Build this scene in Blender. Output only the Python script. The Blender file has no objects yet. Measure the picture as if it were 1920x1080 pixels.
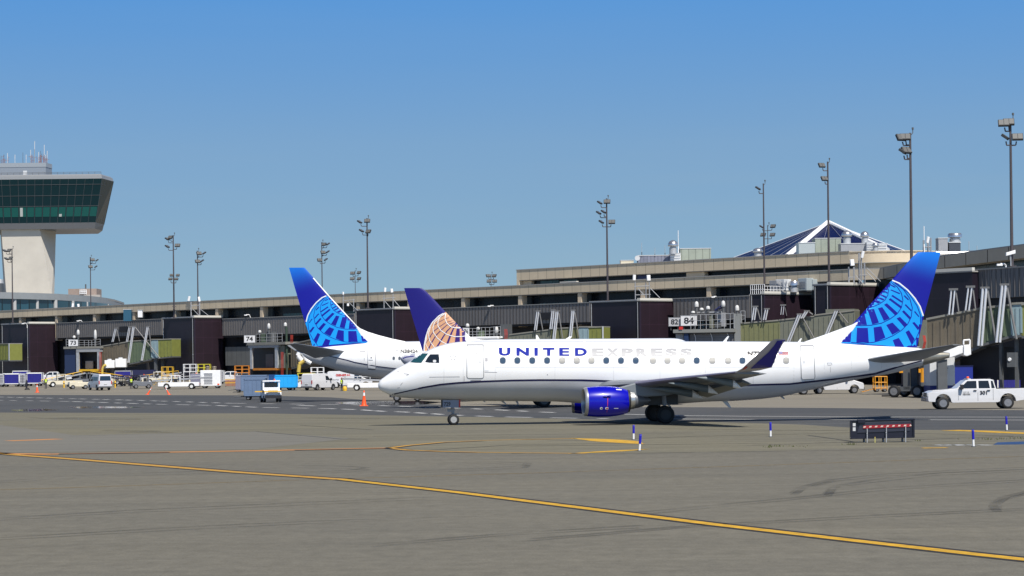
import bpy, bmesh, math, random
from mathutils import Vector, Matrix
from mathutils.bvhtree import BVHTree
random.seed(7)
SC = bpy.context.scene
COL = SC.collection
PI = math.pi

# ------------------------------------------------------------------ camera model
F = 4400.0          # focal length in photo pixels (1920 wide)
H = 3.33            # eye height
CX, YH = 960.0, 682.6
RHO = 0.0115
CR, SR = math.cos(RHO), math.sin(RHO)

def at(px, py, d):
    """world point seen at photo pixel (px,py) at depth d metres"""
    u = (px - CX) / F; v = (YH - py) / F
    return Vector((d * (u * CR + v * SR), d, H + d * (-u * SR + v * CR)))
def gnd(px, py, z=0.0):
    u = (px - CX) / F; v = (YH - py) / F
    k = -u * SR + v * CR
    return at(px, py, (z - H) / k)
# the apron rises gently towards the left half of the terminal
R0, R1, RZ = 325., 440., .95
def gv(px, py):
    g = gnd(px, py)
    if g.y < R0 and g.y > 0: return g
    u = (px - CX) / F; v = (YH - py) / F; k = -u * SR + v * CR; m = RZ/(R1-R0)
    d = (H + R0*m)/(m - k)
    if d > R1: d = (RZ - H)/k
    return at(px, py, d)
def rise(d): return max(0., min(RZ, (d-R0)*RZ/(R1-R0)))
def dgnd(px, py): return gv(px, py).y

# ------------------------------------------------------------------ materials
MATS = {}
def srgb(c): return tuple(((x/255.0)/12.92 if x/255.0 <= .04045 else ((x/255.0+.055)/1.055)**2.4) for x in c)
def mat(name, col, rough=.6, metal=0., var=.0, vscale=1., bump=0., bscale=20., coat=0., spec=None, stretch=(1,1,1), lines=None, emit=None):
    if name in MATS: return MATS[name]
    m = bpy.data.materials.new(name); m.use_nodes = True
    nt = m.node_tree; N = nt.nodes; L = nt.links
    b = N['Principled BSDF']
    b.inputs['Roughness'].default_value = rough
    b.inputs['Metallic'].default_value = metal
    if coat: b.inputs['Coat Weight'].default_value = coat; b.inputs['Coat Roughness'].default_value = .04
    if spec is not None: b.inputs['Specular IOR Level'].default_value = spec
    c4 = (*col, 1)
    b.inputs['Base Color'].default_value = c4
    src = None
    if var or bump or lines:
        tc = N.new('ShaderNodeTexCoord')
    if lines:
        # lines = (panel width, row height, line width, line darkness, swap axis)
        br = N.new('ShaderNodeTexBrick'); br.offset = 0.; br.squash = 1.
        mp = N.new('ShaderNodeMapping')
        if lines[4] == 'xz': mp.inputs['Rotation'].default_value = (-PI/2, 0, 0)
        elif lines[4] == 'yz': mp.inputs['Rotation'].default_value = (0, PI/2, PI/2)
        L.new(tc.outputs['Object'], mp.inputs['Vector']); L.new(mp.outputs['Vector'], br.inputs['Vector'])
        br.inputs['Scale'].default_value = 1.
        br.inputs['Brick Width'].default_value = lines[0]; br.inputs['Row Height'].default_value = lines[1]
        br.inputs['Mortar Size'].default_value = lines[2]; br.inputs['Mortar Smooth'].default_value = .1
        k2 = lines[5] if len(lines) > 5 else .88
        br.inputs['Color1'].default_value = c4
        br.inputs['Color2'].default_value = (*[x*k2 for x in col], 1)
        br.inputs['Mortar'].default_value = (*[x*lines[3] for x in col], 1)
        br.inputs['Bias'].default_value = -.2
        src = br.outputs['Color']
    if var:
        mp = N.new('ShaderNodeMapping'); mp.inputs['Scale'].default_value = stretch
        nz = N.new('ShaderNodeTexNoise'); nz.inputs['Scale'].default_value = vscale
        nz.inputs['Detail'].default_value = 6.; nz.inputs['Roughness'].default_value = .62
        L.new(tc.outputs['Object'], mp.inputs['Vector']); L.new(mp.outputs['Vector'], nz.inputs['Vector'])
        rp = N.new('ShaderNodeMapRange')
        rp.inputs['From Min'].default_value = .3; rp.inputs['From Max'].default_value = .7
        rp.inputs['To Min'].default_value = 1 - var; rp.inputs['To Max'].default_value = 1 + var
        L.new(nz.outputs['Fac'], rp.inputs['Value'])
        mx = N.new('ShaderNodeVectorMath'); mx.operation = 'SCALE'
        if src: L.new(src, mx.inputs[0])
        else: mx.inputs[0].default_value = col
        L.new(rp.outputs['Result'], mx.inputs['Scale'])
        src = mx.outputs['Vector']
    if src: L.new(src, b.inputs['Base Color'])
    if bump:
        nb = N.new('ShaderNodeTexNoise'); nb.inputs['Scale'].default_value = bscale; nb.inputs['Detail'].default_value = 4
        L.new(tc.outputs['Object'], nb.inputs['Vector'])
        bp = N.new('ShaderNodeBump'); bp.inputs['Strength'].default_value = bump; bp.inputs['Distance'].default_value = .05
        L.new(nb.outputs['Fac'], bp.inputs['Height']); L.new(bp.outputs['Normal'], b.inputs['Normal'])
    MATS[name] = m
    return m

def ground_mat(name, col, tint, streak=.18, grain=.16, patch=.12, rough=.85, gs=9.):
    """paved ground: fine grain, broad patches and tyre streaks along X"""
    m = bpy.data.materials.new(name); m.use_nodes = True
    nt = m.node_tree; N = nt.nodes; L = nt.links; b = N['Principled BSDF']
    b.inputs['Roughness'].default_value = rough; b.inputs['Specular IOR Level'].default_value = .25
    tc = N.new('ShaderNodeTexCoord')
    def noise(scale, stretch, detail=5, rough_=.6, w=0):
        mp = N.new('ShaderNodeMapping'); mp.inputs['Scale'].default_value = stretch
        mp.inputs['Location'].default_value = (w, w*1.7, 0); mp.inputs['Rotation'].default_value = (0, 0, math.radians(w*1.3))
        nz = N.new('ShaderNodeTexNoise'); nz.inputs['Scale'].default_value = scale; nz.inputs['Detail'].default_value = detail
        nz.inputs['Roughness'].default_value = rough_
        L.new(tc.outputs['Object'], mp.inputs['Vector']); L.new(mp.outputs['Vector'], nz.inputs['Vector'])
        return nz.outputs['Fac']
    def mr(v, a, lo, hi):
        r = N.new('ShaderNodeMapRange'); r.inputs['From Min'].default_value = .5-a; r.inputs['From Max'].default_value = .5+a
        r.inputs['To Min'].default_value = lo; r.inputs['To Max'].default_value = hi; L.new(v, r.inputs['Value']); return r.outputs['Result']
    def mul(a, c):
        k = N.new('ShaderNodeMath'); k.operation = 'MULTIPLY'; L.new(a, k.inputs[0]); L.new(c, k.inputs[1]); return k.outputs[0]
    g = mr(noise(gs, (1,1,1), 3, .85), .25, 1-grain, 1+grain)
    g2 = mr(noise(2.6, (1,.7,1), 4, .7, 5), .25, 1-grain*.6, 1+grain*.6)
    st = mr(noise(.5, (.06,1,1), 6, .65, 2), .22, 1-streak, 1+streak*.5)
    st2 = mr(noise(1.4, (.04,1,1), 6, .6, 9), .2, 1-streak*.7, 1+streak*.3)
    pt = mr(noise(.055, (1,1,1), 3, .5, 3), .2, 0, 1)
    k = mul(mul(mul(g, st), st2), g2)
    mix = N.new('ShaderNodeMix'); mix.data_type = 'RGBA'
    mix.inputs['A'].default_value = (*col, 1); mix.inputs['B'].default_value = (*tint, 1)
    L.new(pt, mix.inputs['Factor'])
    sc = N.new('ShaderNodeVectorMath'); sc.operation = 'SCALE'
    L.new(mix.outputs['Result'], sc.inputs[0]); L.new(k, sc.inputs['Scale'])
    L.new(sc.outputs['Vector'], b.inputs['Base Color'])
    bp = N.new('ShaderNodeBump'); bp.inputs['Strength'].default_value = .25; bp.inputs['Distance'].default_value = .02
    L.new(g, bp.inputs['Height']); L.new(bp.outputs['Normal'], b.inputs['Normal'])
    MATS[name] = m
    return m

def worn_mat(name, col, cover=.6, scale=1.2, stretch=(1,1,1), rough=.7, maxa=1.):
    """worn paint or rubber: patchy, the pavement shows through"""
    m = bpy.data.materials.new(name); m.use_nodes = True
    nt = m.node_tree; N = nt.nodes; L = nt.links; b = N['Principled BSDF']
    b.inputs['Base Color'].default_value = (*col, 1); b.inputs['Roughness'].default_value = rough
    tc = N.new('ShaderNodeTexCoord'); mp = N.new('ShaderNodeMapping'); mp.inputs['Scale'].default_value = stretch
    nz = N.new('ShaderNodeTexNoise'); nz.inputs['Scale'].default_value = scale; nz.inputs['Detail'].default_value = 7; nz.inputs['Roughness'].default_value = .7
    L.new(tc.outputs['Object'], mp.inputs['Vector']); L.new(mp.outputs['Vector'], nz.inputs['Vector'])
    r = N.new('ShaderNodeMapRange'); r.inputs['From Min'].default_value = .62-cover*.5; r.inputs['From Max'].default_value = .8-cover*.5
    r.inputs['To Max'].default_value = maxa
    L.new(nz.outputs['Fac'], r.inputs['Value']); L.new(r.outputs['Result'], b.inputs['Alpha'])
    MATS[name] = m
    return m

WHITE = mat('aircraft_white', (.80,.80,.80), .22, var=.03, vscale=.8, coat=.5)
BELLY = mat('aircraft_grey', (.50,.505,.515), .3, var=.05, vscale=.7, coat=.3)
NAVY = mat('navy_paint', (.006,.006,.05), .35)
UBLUE = mat('tail_blue', (.0,.001,.27), .4)
LBLUE = mat('light_blue_paint', (.0,.30,.80), .45)
GOLD = mat('gold_paint', (.62,.33,.18), .45)
PURP = mat('purple_blue_paint', (.006,.002,.155), .42)
WPAINT = mat('white_paint', (.8,.8,.8), .5, var=.05, vscale=2)
LGREY = mat('light_grey_paint', (.55,.56,.57), .45, var=.06, vscale=1.5)
MGREY = mat('mid_grey_paint', (.30,.31,.33), .5, var=.08, vscale=1.5)
DGREY = mat('dark_grey_paint', (.09,.095,.10), .6, var=.12, vscale=1.5)
BLACK = mat('black_rubber', (.012,.012,.013), .75, var=.2, vscale=6)
BLACKP = mat('black_plastic', (.018,.018,.022), .5)
STEEL = mat('steel', (.45,.45,.46), .35, .9, var=.1, vscale=3)
ALU = mat('bare_aluminium', (.60,.60,.60), .28, .85)
GALV = mat('galvanised_steel', (.48,.49,.50), .5, .4, var=.12, vscale=2)
POLE = mat('weathered_pole', (.075,.064,.07), .6, .2, var=.15, vscale=1.5)
LAMP = mat('lamp_housing', (.025,.028,.032), .6)
LENS = mat('lamp_lens', (.13,.13,.125), .25)
GLASS = mat('dark_glass', (.012,.018,.026), .06, spec=.8)
CABIN_BLUE = mat('cabin_window_glass', (.045,.08,.13), .12, spec=.7)
CABIN_SHADE = mat('window_shade', (.29,.285,.265), .4)
TEALG = mat('windscreen_glass', (.015,.07,.085), .06, spec=.9)
YELLOW = mat('yellow_paint', (.72,.42,.02), .5, var=.1, vscale=3)
ORANGE = mat('orange_plastic', (.85,.09,.012), .45)
ORPAINT = mat('orange_paint', (.62,.22,.02), .5, var=.12, vscale=2)
RED = mat('red_paint', (.55,.03,.025), .5)
CREAM = mat('cream_paint', (.66,.60,.46), .5, var=.06, vscale=2)
SKYBLUE = mat('sky_blue_panel', (.015,.36,.80), .45, var=.05, vscale=1.5)
BLUEGREY = mat('blue_grey_panel', (.13,.19,.30), .5, var=.08, vscale=1.2)
ROYAL = mat('royal_blue_curtain', (.012,.012,.20), .7, var=.25, vscale=3, stretch=(4,4,.5))
HIVIS = mat('hi_vis_vest', (.55,.72,.03), .6)
SKIN = mat('skin', (.35,.19,.13), .6)
CLOTH = mat('dark_work_clothes', (.02,.023,.04), .85)

# ------------------------------------------------------------------ mesh builder
class MB:
    def __init__(s): s.v = []; s.f = []; s.m = []; s.mi = 0
    def add(s, vs, fs):
        o = len(s.v); s.v += [tuple(p) for p in vs]
        for f in fs: s.f.append(tuple(o+i for i in f)); s.m.append(s.mi)
        return s
    def box(s, x0, x1, y0, y1, z0, z1):
        return s.add([(x0,y0,z0),(x1,y0,z0),(x1,y1,z0),(x0,y1,z0),(x0,y0,z1),(x1,y0,z1),(x1,y1,z1),(x0,y1,z1)],
                     [(0,3,2,1),(4,5,6,7),(0,1,5,4),(1,2,6,5),(2,3,7,6),(3,0,4,7)])
    def cbox(s, c, sx, sy, sz): return s.box(c[0]-sx/2,c[0]+sx/2,c[1]-sy/2,c[1]+sy/2,c[2]-sz/2,c[2]+sz/2)
    def hexa(s, b, t):
        """bottom quad, top quad (4 points each, counter-clockwise from above)"""
        return s.add(list(b)+list(t), [(3,2,1,0),(4,5,6,7),(0,1,5,4),(1,2,6,5),(2,3,7,6),(3,0,4,7)])
    def prism(s, pts, off):
        """polygon of 3-D points extruded by vector off"""
        n = len(pts); off = Vector(off)
        a = [Vector(p) for p in pts]; b = [p+off for p in a]
        return s.add(a+b, [tuple(range(n))[::-1], tuple(range(n, 2*n))]+[(i,(i+1)%n,n+(i+1)%n,n+i) for i in range(n)])
    def xz(s, pts, y0, y1): return s.prism([(x, y0, z) for x, z in pts], (0, y1-y0, 0))
    def xy(s, pts, z0, z1): return s.prism([(x, y, z0) for x, y in pts], (0, 0, z1-z0))
    def loft(s, rings, cap=True, closed=True):
        n = len(rings[0]); vs = [p for r in rings for p in r]; fs = []
        for k in range(len(rings)-1):
            for i in range(n if closed else n-1):
                j = (i+1) % n
                fs.append((k*n+i, k*n+j, (k+1)*n+j, (k+1)*n+i))
        if cap: fs += [tuple(range(n))[::-1], tuple((len(rings)-1)*n+i for i in range(n))]
        return s.add(vs, fs)
    def tube(s, p0, p1, r0, r1=None, n=8):
        p0 = Vector(p0); p1 = Vector(p1); r1 = r0 if r1 is None else r1
        d = (p1-p0); 
        if d.length < 1e-6: return s
        d.normalize(); a = d.orthogonal().normalized(); b = d.cross(a)
        rr = [[p+(a*math.cos(t)+b*math.sin(t))*r for t in [2*PI*i/n for i in range(n)]] for p, r in ((p0,r0),(p1,r1))]
        return s.loft(rr)
    def path(s, pts, r, n=6):
        for a, b in zip(pts, pts[1:]): s.tube(a, b, r, r, n)
        return s
    def lathe(s, c, axis, prof, n=24, cap=True):
        """prof = [(along axis, radius)]"""
        rings = []
        for u, r in prof:
            ring = []
            for i in range(n):
                t = 2*PI*i/n; ca, sa = r*math.cos(t), r*math.sin(t)
                ring.append({'x': (c[0]+u, c[1]+ca, c[2]+sa), 'y': (c[0]+sa, c[1]+u, c[2]+ca), 'z': (c[0]+ca, c[1]+sa, c[2]+u)}[axis])
            rings.append(ring)
        return s.loft(rings, cap)
    def build(s, name, material, parent=None, smooth=False, bevel=0, loc=None, rotz=0.):
        me = bpy.data.meshes.new(name); me.from_pydata(s.v, [], s.f)
        mats = material if isinstance(material, (list, tuple)) else [material]
        for m in mats: me.materials.append(m)
        if len(mats) > 1: me.polygons.foreach_set('material_index', s.m)
        bm = bmesh.new(); bm.from_mesh(me)
        bmesh.ops.recalc_face_normals(bm, faces=bm.faces[:]); bm.to_mesh(me); bm.free()
        if smooth:
            me.polygons.foreach_set('use_smooth', [True]*len(me.polygons))
            try: me.set_sharp_from_angle(angle=math.radians(smooth if smooth is not True else 40))
            except Exception: pass
        o = bpy.data.objects.new(name, me); COL.objects.link(o)
        if parent: o.parent = parent
        if loc is not None: o.location = loc
        if rotz: o.rotation_euler = (0, 0, rotz)
        if bevel:
            b = o.modifiers.new('bevel', 'BEVEL'); b.width = bevel; b.segments = 2; b.limit_method = 'ANGLE'
        return o

def thing(name, label, cat, loc=(0,0,0), rotz=0., group=None):
    o = bpy.data.objects.new(name, None); COL.objects.link(o)
    o.empty_display_size = .5
    o.location = loc; o.rotation_euler = (0,0,rotz); o['label'] = label; o['category'] = cat
    if group: o['group'] = group
    return o
def tag(o, label, cat, group=None):
    o['label'] = label; o['category'] = cat
    if group: o['group'] = group
    return o
def struct(o): o['kind'] = 'structure'; return o
def dup(root, loc=None, rotz=None, label=None, group=None):
    r = root.copy(); COL.objects.link(r)
    if loc is not None: r.location = loc
    if rotz is not None: r.rotation_euler = (0,0,rotz)
    if label: r['label'] = label
    if group: r['group'] = group
    for ch in list(root.children):
        c = ch.copy(); COL.objects.link(c); c.parent = r
        for g in list(ch.children):
            d = g.copy(); COL.objects.link(d); d.parent = c
    return r

# ------------------------------------------------------------------ lettering
_TXT = {}
def text2d(s, bold=.0, spacing=1.):
    """(verts 0..1 x 0..1, faces) of a word in the built-in font, filling its unit box"""
    key = (s, bold, spacing)
    if key in _TXT: return _TXT[key]
    cu = bpy.data.curves.new('lettering', 'FONT'); cu.body = s; cu.offset = bold; cu.space_character = spacing; cu.resolution_u = 4
    ob = bpy.data.objects.new('lettering', cu); COL.objects.link(ob)
    dg = bpy.context.evaluated_depsgraph_get()
    me = bpy.data.meshes.new_from_object(ob.evaluated_get(dg))
    bpy.data.objects.remove(ob); bpy.data.curves.remove(cu)
    bm = bmesh.new(); bm.from_mesh(me)
    xs = [v.co.x for v in bm.verts]; ys = [v.co.y for v in bm.verts]
    x0, x1, y0, y1 = min(xs), max(xs), min(ys), max(ys)
    for v in bm.verts: v.co = ((v.co.x-x0)/(x1-x0), (v.co.y-y0)/(y1-y0), 0)
    for k in range(1, 8):
        bmesh.ops.bisect_plane(bm, geom=bm.verts[:]+bm.edges[:]+bm.faces[:], plane_co=(0, k/8, 0), plane_no=(0,1,0))
    bm.verts.index_update()
    r = ([tuple(v.co[:2]) for v in bm.verts], [tuple(v.index for v in f.verts) for f in bm.faces])
    bm.free(); bpy.data.meshes.remove(me); _TXT[key] = r
    return r
def sign_text(parent, s, c, w, h, right, up, material, off=.012, bold=.02, name='lettering'):
    """lettering of size w x h centred on c, laid on a flat face"""
    v, f = text2d(s, bold); c = Vector(c); right = Vector(right).normalized(); up = Vector(up).normalized(); n = right.cross(up)
    mb = MB(); mb.add([c+right*((x-.5)*w)+up*((y-.5)*h)+n*off for x, y in v], f)
    return mb.build(name, material, parent)

def pchip(xs, ys):
    n = len(xs); hh = [xs[i+1]-xs[i] for i in range(n-1)]; dl = [(ys[i+1]-ys[i])/hh[i] for i in range(n-1)]
    m = [0.]*n; m[0] = dl[0]; m[-1] = dl[-1]
    for i in range(1, n-1):
        if dl[i-1]*dl[i] > 0:
            w1 = 2*hh[i]+hh[i-1]; w2 = hh[i]+2*hh[i-1]; m[i] = (w1+w2)/(w1/dl[i-1]+w2/dl[i])
    def f(x):
        x = min(max(x, xs[0]), xs[-1]); i = 0
        while i < n-2 and x > xs[i+1]: i += 1
        t = (x-xs[i])/hh[i]
        return ((1+2*t)*(1-t)**2*ys[i]+t*(1-t)**2*hh[i]*m[i]+t*t*(3-2*t)*ys[i+1]+t*t*(t-1)*hh[i]*m[i+1])
    return f

class Frame:
    """ground frame: local x to the picture's right, y away, z up"""
    def __init__(s, o, yaw): s.o = Vector((o[0], o[1], 0)); s.yaw = yaw; s.c = math.cos(yaw); s.s = math.sin(yaw)
    def world(s, x, y, z): return Vector((s.o.x+x*s.c-y*s.s, s.o.y+x*s.s+y*s.c, z))
    def local(s, p):
        q = p-s.o; return Vector((q.x*s.c+q.y*s.s, -q.x*s.s+q.y*s.c, p.z))
    def loc(s, px, py, yl=0.):
        """local (x,z) where the ray of a photo pixel meets the vertical plane y=yl"""
        a = s.local(Vector((0,0,H))); b = s.local(at(px, py, 100.))
        t = (yl-a.y)/(b.y-a.y); q = a+(b-a)*t
        return q.x, q.z
    def ray(s, px, py):
        a = s.local(Vector((0,0,H))); b = s.local(at(px, py, 100.))
        return a, (b-a).normalized()
class Skin:
    """a mesh that paint, windows and lettering can be laid on"""
    def __init__(s, fr, mb):
        s.fr = fr; s.bvh = BVHTree.FromPolygons([Vector(v) for v in mb.v], mb.f)
    def hit(s, px, py, off=.006):
        a, d = s.fr.ray(px, py)
        p, n, i, dist = s.bvh.ray_cast(a, d)
        if p is None: return None
        if n.dot(d) > 0: n = -n
        return p+n*off
    def poly(s, mb, pts, off=.006, step=3.):
        """polygon of photo pixels, cut into small faces and laid on the skin"""
        bm = bmesh.new(); vs = [bm.verts.new((x, y, 0)) for x, y in pts]
        bm.faces.new(vs)
        xs = [p[0] for p in pts]; ys = [p[1] for p in pts]
        for lo, hi, no in ((min(xs), max(xs), (1,0,0)), (min(ys), max(ys), (0,1,0))):
            n = int((hi-lo)/step)
            for k in range(1, n+1):
                c = lo+(hi-lo)*k/(n+1)
                bmesh.ops.bisect_plane(bm, geom=bm.verts[:]+bm.edges[:]+bm.faces[:], plane_co=(c,0,0) if no[0] else (0,c,0), plane_no=no)
        bmesh.ops.triangulate(bm, faces=bm.faces[:])
        bm.verts.index_update()
        pv = [s.hit(v.co.x, v.co.y, off) for v in bm.verts]
        fs = [tuple(v.index for v in f.verts) for f in bm.faces if all(pv[v.index] is not None for v in f.verts)]
        mb.add([p if p is not None else Vector((0,0,0)) for p in pv], fs); bm.free()
        return mb
    def line(s, mb, pts, w, off=.006, step=4.):
        """stroke of width w pixels along photo pixels"""
        q = [Vector((*pts[0], 0))]
        for a, b in zip(pts, pts[1:]):
            a = Vector((*a,0)); b = Vector((*b,0)); n = max(1, int((b-a).length/step))
            q += [a+(b-a)*k/n for k in range(1, n+1)]
        up = []; dn = []
        for i, p in enumerate(q):
            t = (q[min(i+1, len(q)-1)]-q[max(i-1, 0)]).normalized(); nrm = Vector((-t.y, t.x, 0))
            ww = w(i/(len(q)-1)) if callable(w) else w
            up.append(s.hit(*(p+nrm*ww/2)[:2], off)); dn.append(s.hit(*(p-nrm*ww/2)[:2], off))
        for i in range(len(q)-1):
            c = (up[i], up[i+1], dn[i+1], dn[i])
            if all(x is not None for x in c): mb.add(c, [(0,1,2,3)])
        return mb
    def text(s, mb, word, x0, x1, y0, y1, bold=.01, off=.006, spacing=1., shear=0.):
        v, f = text2d(word, bold, spacing)
        pv = [s.hit(x0+(x1-x0)*x+shear*(y-.5), y1+(y0-y1)*y, off) for x, y in v]
        mb.add([p if p is not None else Vector((0,0,0)) for p in pv], [q for q in f if all(pv[i] is not None for i in q)])
        return mb
def rrect(cx, cy, w, h, r=.35, n=4):
    r = r*min(w, h); pts = []
    for k, (sx, sy) in enumerate(((1,-1),(1,1),(-1,1),(-1,-1))):
        for i in range(n+1):
            t = (k-1)*PI/2+PI/2*i/n
            pts.append((cx+sx*(w/2-r)+r*math.cos(t), cy+sy*(h/2-r)+r*math.sin(t)))
    return pts
def interp(pts, x):
    if x <= pts[0][0]: return pts[0][1]
    for a, b in zip(pts, pts[1:]):
        if x <= b[0]: return a[1]+(b[1]-a[1])*(x-a[0])/(b[0]-a[0])
    return pts[-1][1]

# ------------------------------------------------------------------ world, sun, camera
SUN_EL, SUN_AZ = math.radians(55), math.atan2(-.907, .42)      # sun stands to the right, a little behind the viewer
SUN = Vector((math.cos(SUN_EL)*math.cos(SUN_AZ), math.cos(SUN_EL)*math.sin(SUN_AZ), math.sin(SUN_EL)))
def make_world():
    w = bpy.data.worlds.new("World"); SC.world = w; w.use_nodes = True
    N = w.node_tree.nodes; L = w.node_tree.links
    bg = N['Background']
    sky = N.new('ShaderNodeTexSky'); sky.sky_type = 'NISHITA'; sky.sun_disc = False
    sky.sun_elevation = SUN_EL; sky.sun_rotation = math.atan2(SUN.x, SUN.y)
    sky.altitude = 0; sky.air_density = 1.0; sky.dust_density = .25; sky.ozone_density = 1.
    tc = N.new('ShaderNodeTexCoord')
    mp = N.new('ShaderNodeMapping'); mp.inputs['Scale'].default_value = (1, 1, 2.2); mp.inputs['Location'].default_value = (0, 0, .30)
    nm = N.new('ShaderNodeVectorMath'); nm.operation = 'NORMALIZE'
    L.new(tc.outputs['Generated'], mp.inputs['Vector']); L.new(mp.outputs['Vector'], nm.inputs[0])
    L.new(nm.outputs['Vector'], sky.inputs['Vector'])
    # sky tint by height above the horizon, darkened overhead to cut fill light
    sp = N.new('ShaderNodeSeparateXYZ'); L.new(tc.outputs['Generated'], sp.inputs[0])
    rp = N.new('ShaderNodeValToRGB'); L.new(sp.outputs['Z'], rp.inputs['Fac'])
    e = rp.color_ramp.elements
    e[0].position = .03; e[0].color = (.70, .695, .54, 1); e[1].position = .48; e[1].color = (.15, .18, .25, 1)
    for p, c in ((.094, (.66, .755, .70)), (.155, (.42, .745, .90)), (.21, (.36, .66, .86))):
        q = e.new(p); q.color = (*c, 1)
    mu = N.new('ShaderNodeMix'); mu.data_type = 'RGBA'; mu.blend_type = 'MULTIPLY'; mu.inputs['Factor'].default_value = 1
    L.new(sky.outputs['Color'], mu.inputs['A']); L.new(rp.outputs['Color'], mu.inputs['B'])
    # a little uneven haze low over the horizon
    mh = N.new('ShaderNodeMapping'); mh.inputs['Scale'].default_value = (4, 4, 55); L.new(tc.outputs['Generated'], mh.inputs['Vector'])
    nz = N.new('ShaderNodeTexNoise'); nz.inputs['Scale'].default_value = 1.6; nz.inputs['Detail'].default_value = 5; L.new(mh.outputs['Vector'], nz.inputs['Vector'])
    r1 = N.new('ShaderNodeMapRange'); r1.inputs['From Min'].default_value = .48; r1.inputs['From Max'].default_value = .75; r1.inputs['To Max'].default_value = .22; L.new(nz.outputs['Fac'], r1.inputs['Value'])
    r2 = N.new('ShaderNodeMapRange'); r2.inputs['From Min'].default_value = .02; r2.inputs['From Max'].default_value = .11; r2.inputs['To Min'].default_value = 1; r2.inputs['To Max'].default_value = .12; L.new(sp.outputs['Z'], r2.inputs['Value'])
    hm = N.new('ShaderNodeMath'); hm.operation = 'MULTIPLY'; L.new(r1.outputs['Result'], hm.inputs[0]); L.new(r2.outputs['Result'], hm.inputs[1])
    hz = N.new('ShaderNodeMix'); hz.data_type = 'RGBA'; L.new(hm.outputs[0], hz.inputs['Factor']); L.new(mu.outputs['Result'], hz.inputs['A']); hz.inputs['B'].default_value = (1.25, 1.7, 2.1, 1)
    mu = hz
    sc2 = N.new('ShaderNodeVectorMath'); sc2.operation = 'SCALE'; sc2.inputs['Scale'].default_value = 2.
    L.new(mu.outputs['Result'], sc2.inputs[0]); L.new(sc2.outputs['Vector'], bg.inputs['Color']); bg.inputs['Strength'].default_value = .105
    l = bpy.data.lights.new('sun', 'SUN'); l.energy = 5.0; l.angle = math.radians(.5); l.color = (1., .95, .87)
    o = bpy.data.objects.new('sun', l); COL.objects.link(o)
    o.rotation_euler = (-SUN).to_track_quat('-Z', 'Y').to_euler()
    c = bpy.data.cameras.new('camera'); cam = bpy.data.objects.new('camera', c); COL.objects.link(cam)
    c.sensor_width = 36; c.lens = F/1920*36; c.shift_y = (YH-540)/1920; c.clip_end = 20000; c.clip_start = 1
    cam.matrix_world = Matrix(((CR, SR, 0, 0), (0, 0, -1, 0), (-SR, CR, 0, H), (0, 0, 0, 1)))
    SC.camera = cam
    SC.view_settings.view_transform = 'Standard'; SC.view_settings.look = 'None'
    SC.view_settings.exposure = .28; SC.view_settings.gamma = 1
    SC.cycles.max_bounces = 6
make_world()

# ------------------------------------------------------------------ the ground
M_APRON = ground_mat('apron_concrete', (.215,.195,.155), (.185,.17,.14), .16, .06)
M_ROAD = ground_mat('road_asphalt', (.060,.063,.066), (.076,.077,.078), .2, .16)
M_MID = ground_mat('taxiway_shoulder', (.165,.152,.105), (.142,.134,.102), .24, .2)
M_FORE = ground_mat('taxiway_asphalt', (.128,.121,.099), (.146,.135,.104), .12, .30, gs=20.)
mb = MB(); mb.add([(-6000,-300,0),(6000,-300,0),(6000,9000,0),(-6000,9000,0)], [(0,1,2,3)])
struct(mb.build('ground', M_APRON))
rmb = MB()
for i, (d0_, d1_, z0_, z1_) in enumerate(((R0, R1, .002, RZ), (R1, 900, RZ, RZ))):
    rmb.add([(-500,d0_,z0_),(400,d0_,z0_),(400,d1_,z1_),(-500,d1_,z1_)], [(0,1,2,3)])
struct(rmb.build('apron_rise', M_APRON))
def strip(name, top, bot, z, m, x0=-500, x1=2500, n=90):
    mb = MB(); prev = None
    xs = sorted(set([x0+(x1-x0)*i/n for i in range(n+1)]+[p[0] for p in top+bot if x0 < p[0] < x1]))
    vs = []; fs = []
    for i, x in enumerate(xs):
        vs += [gnd(x, interp(top, x), z), gnd(x, interp(bot, x), z)]
        if i: fs.append((2*i-2, 2*i-1, 2*i+1, 2*i))
    mb.add(vs, fs); return mb.build(name, m)
ROAD_T = [(-500,735),(0,740.5),(480,741.2),(620,745),(740,754),(850,760.5),(960,762),(1300,763.5),(1560,765),(1920,769),(2500,776)]
ROAD_B = [(-500,766),(0,773.5),(480,775),(700,778.5),(960,783),(1100,786.5),(1300,790),(1500,796),(1600,802),(1710,806),(1920,806.5),(2500,808)]
FORE_T = [(-500,868),(0,850),(150,848.5),(730,843.5),(960,850.5),(1200,850),(1440,845.5),(1700,838.5),(1920,834),(2500,822)]
struct(strip('service_road', ROAD_T, ROAD_B, .004, M_ROAD))
struct(strip('taxiway_shoulder', ROAD_B, FORE_T, .004, M_MID))
mb = MB()
vs = []; xs = [-500+3000*i/90 for i in range(91)]
for x in xs: vs.append(gnd(x, interp(FORE_T, x), .004))
vs += [Vector((90, -60, .004)), Vector((-90, -60, .004))]
mb.add(vs, [tuple(range(len(vs)))[::-1]])
struct(mb.build('taxiway', M_FORE))
# grey slab left of the shoulder
def patch(name, pts, z, m):
    mb = MB(); mb.add([gnd(x, y, z) for x, y in pts], [tuple(range(len(pts)))[::-1]]); return struct(mb.build(name, m))
patch('concrete_slab', [(-300,795),(0,797),(70,806),(140,816),(480,809),(660,822),(640,824),(480,842),(150,847),(0,848.5),(-300,858)], .008,
      ground_mat('slab_concrete', (.160,.153,.128), (.148,.142,.122), .14, .10))

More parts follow.
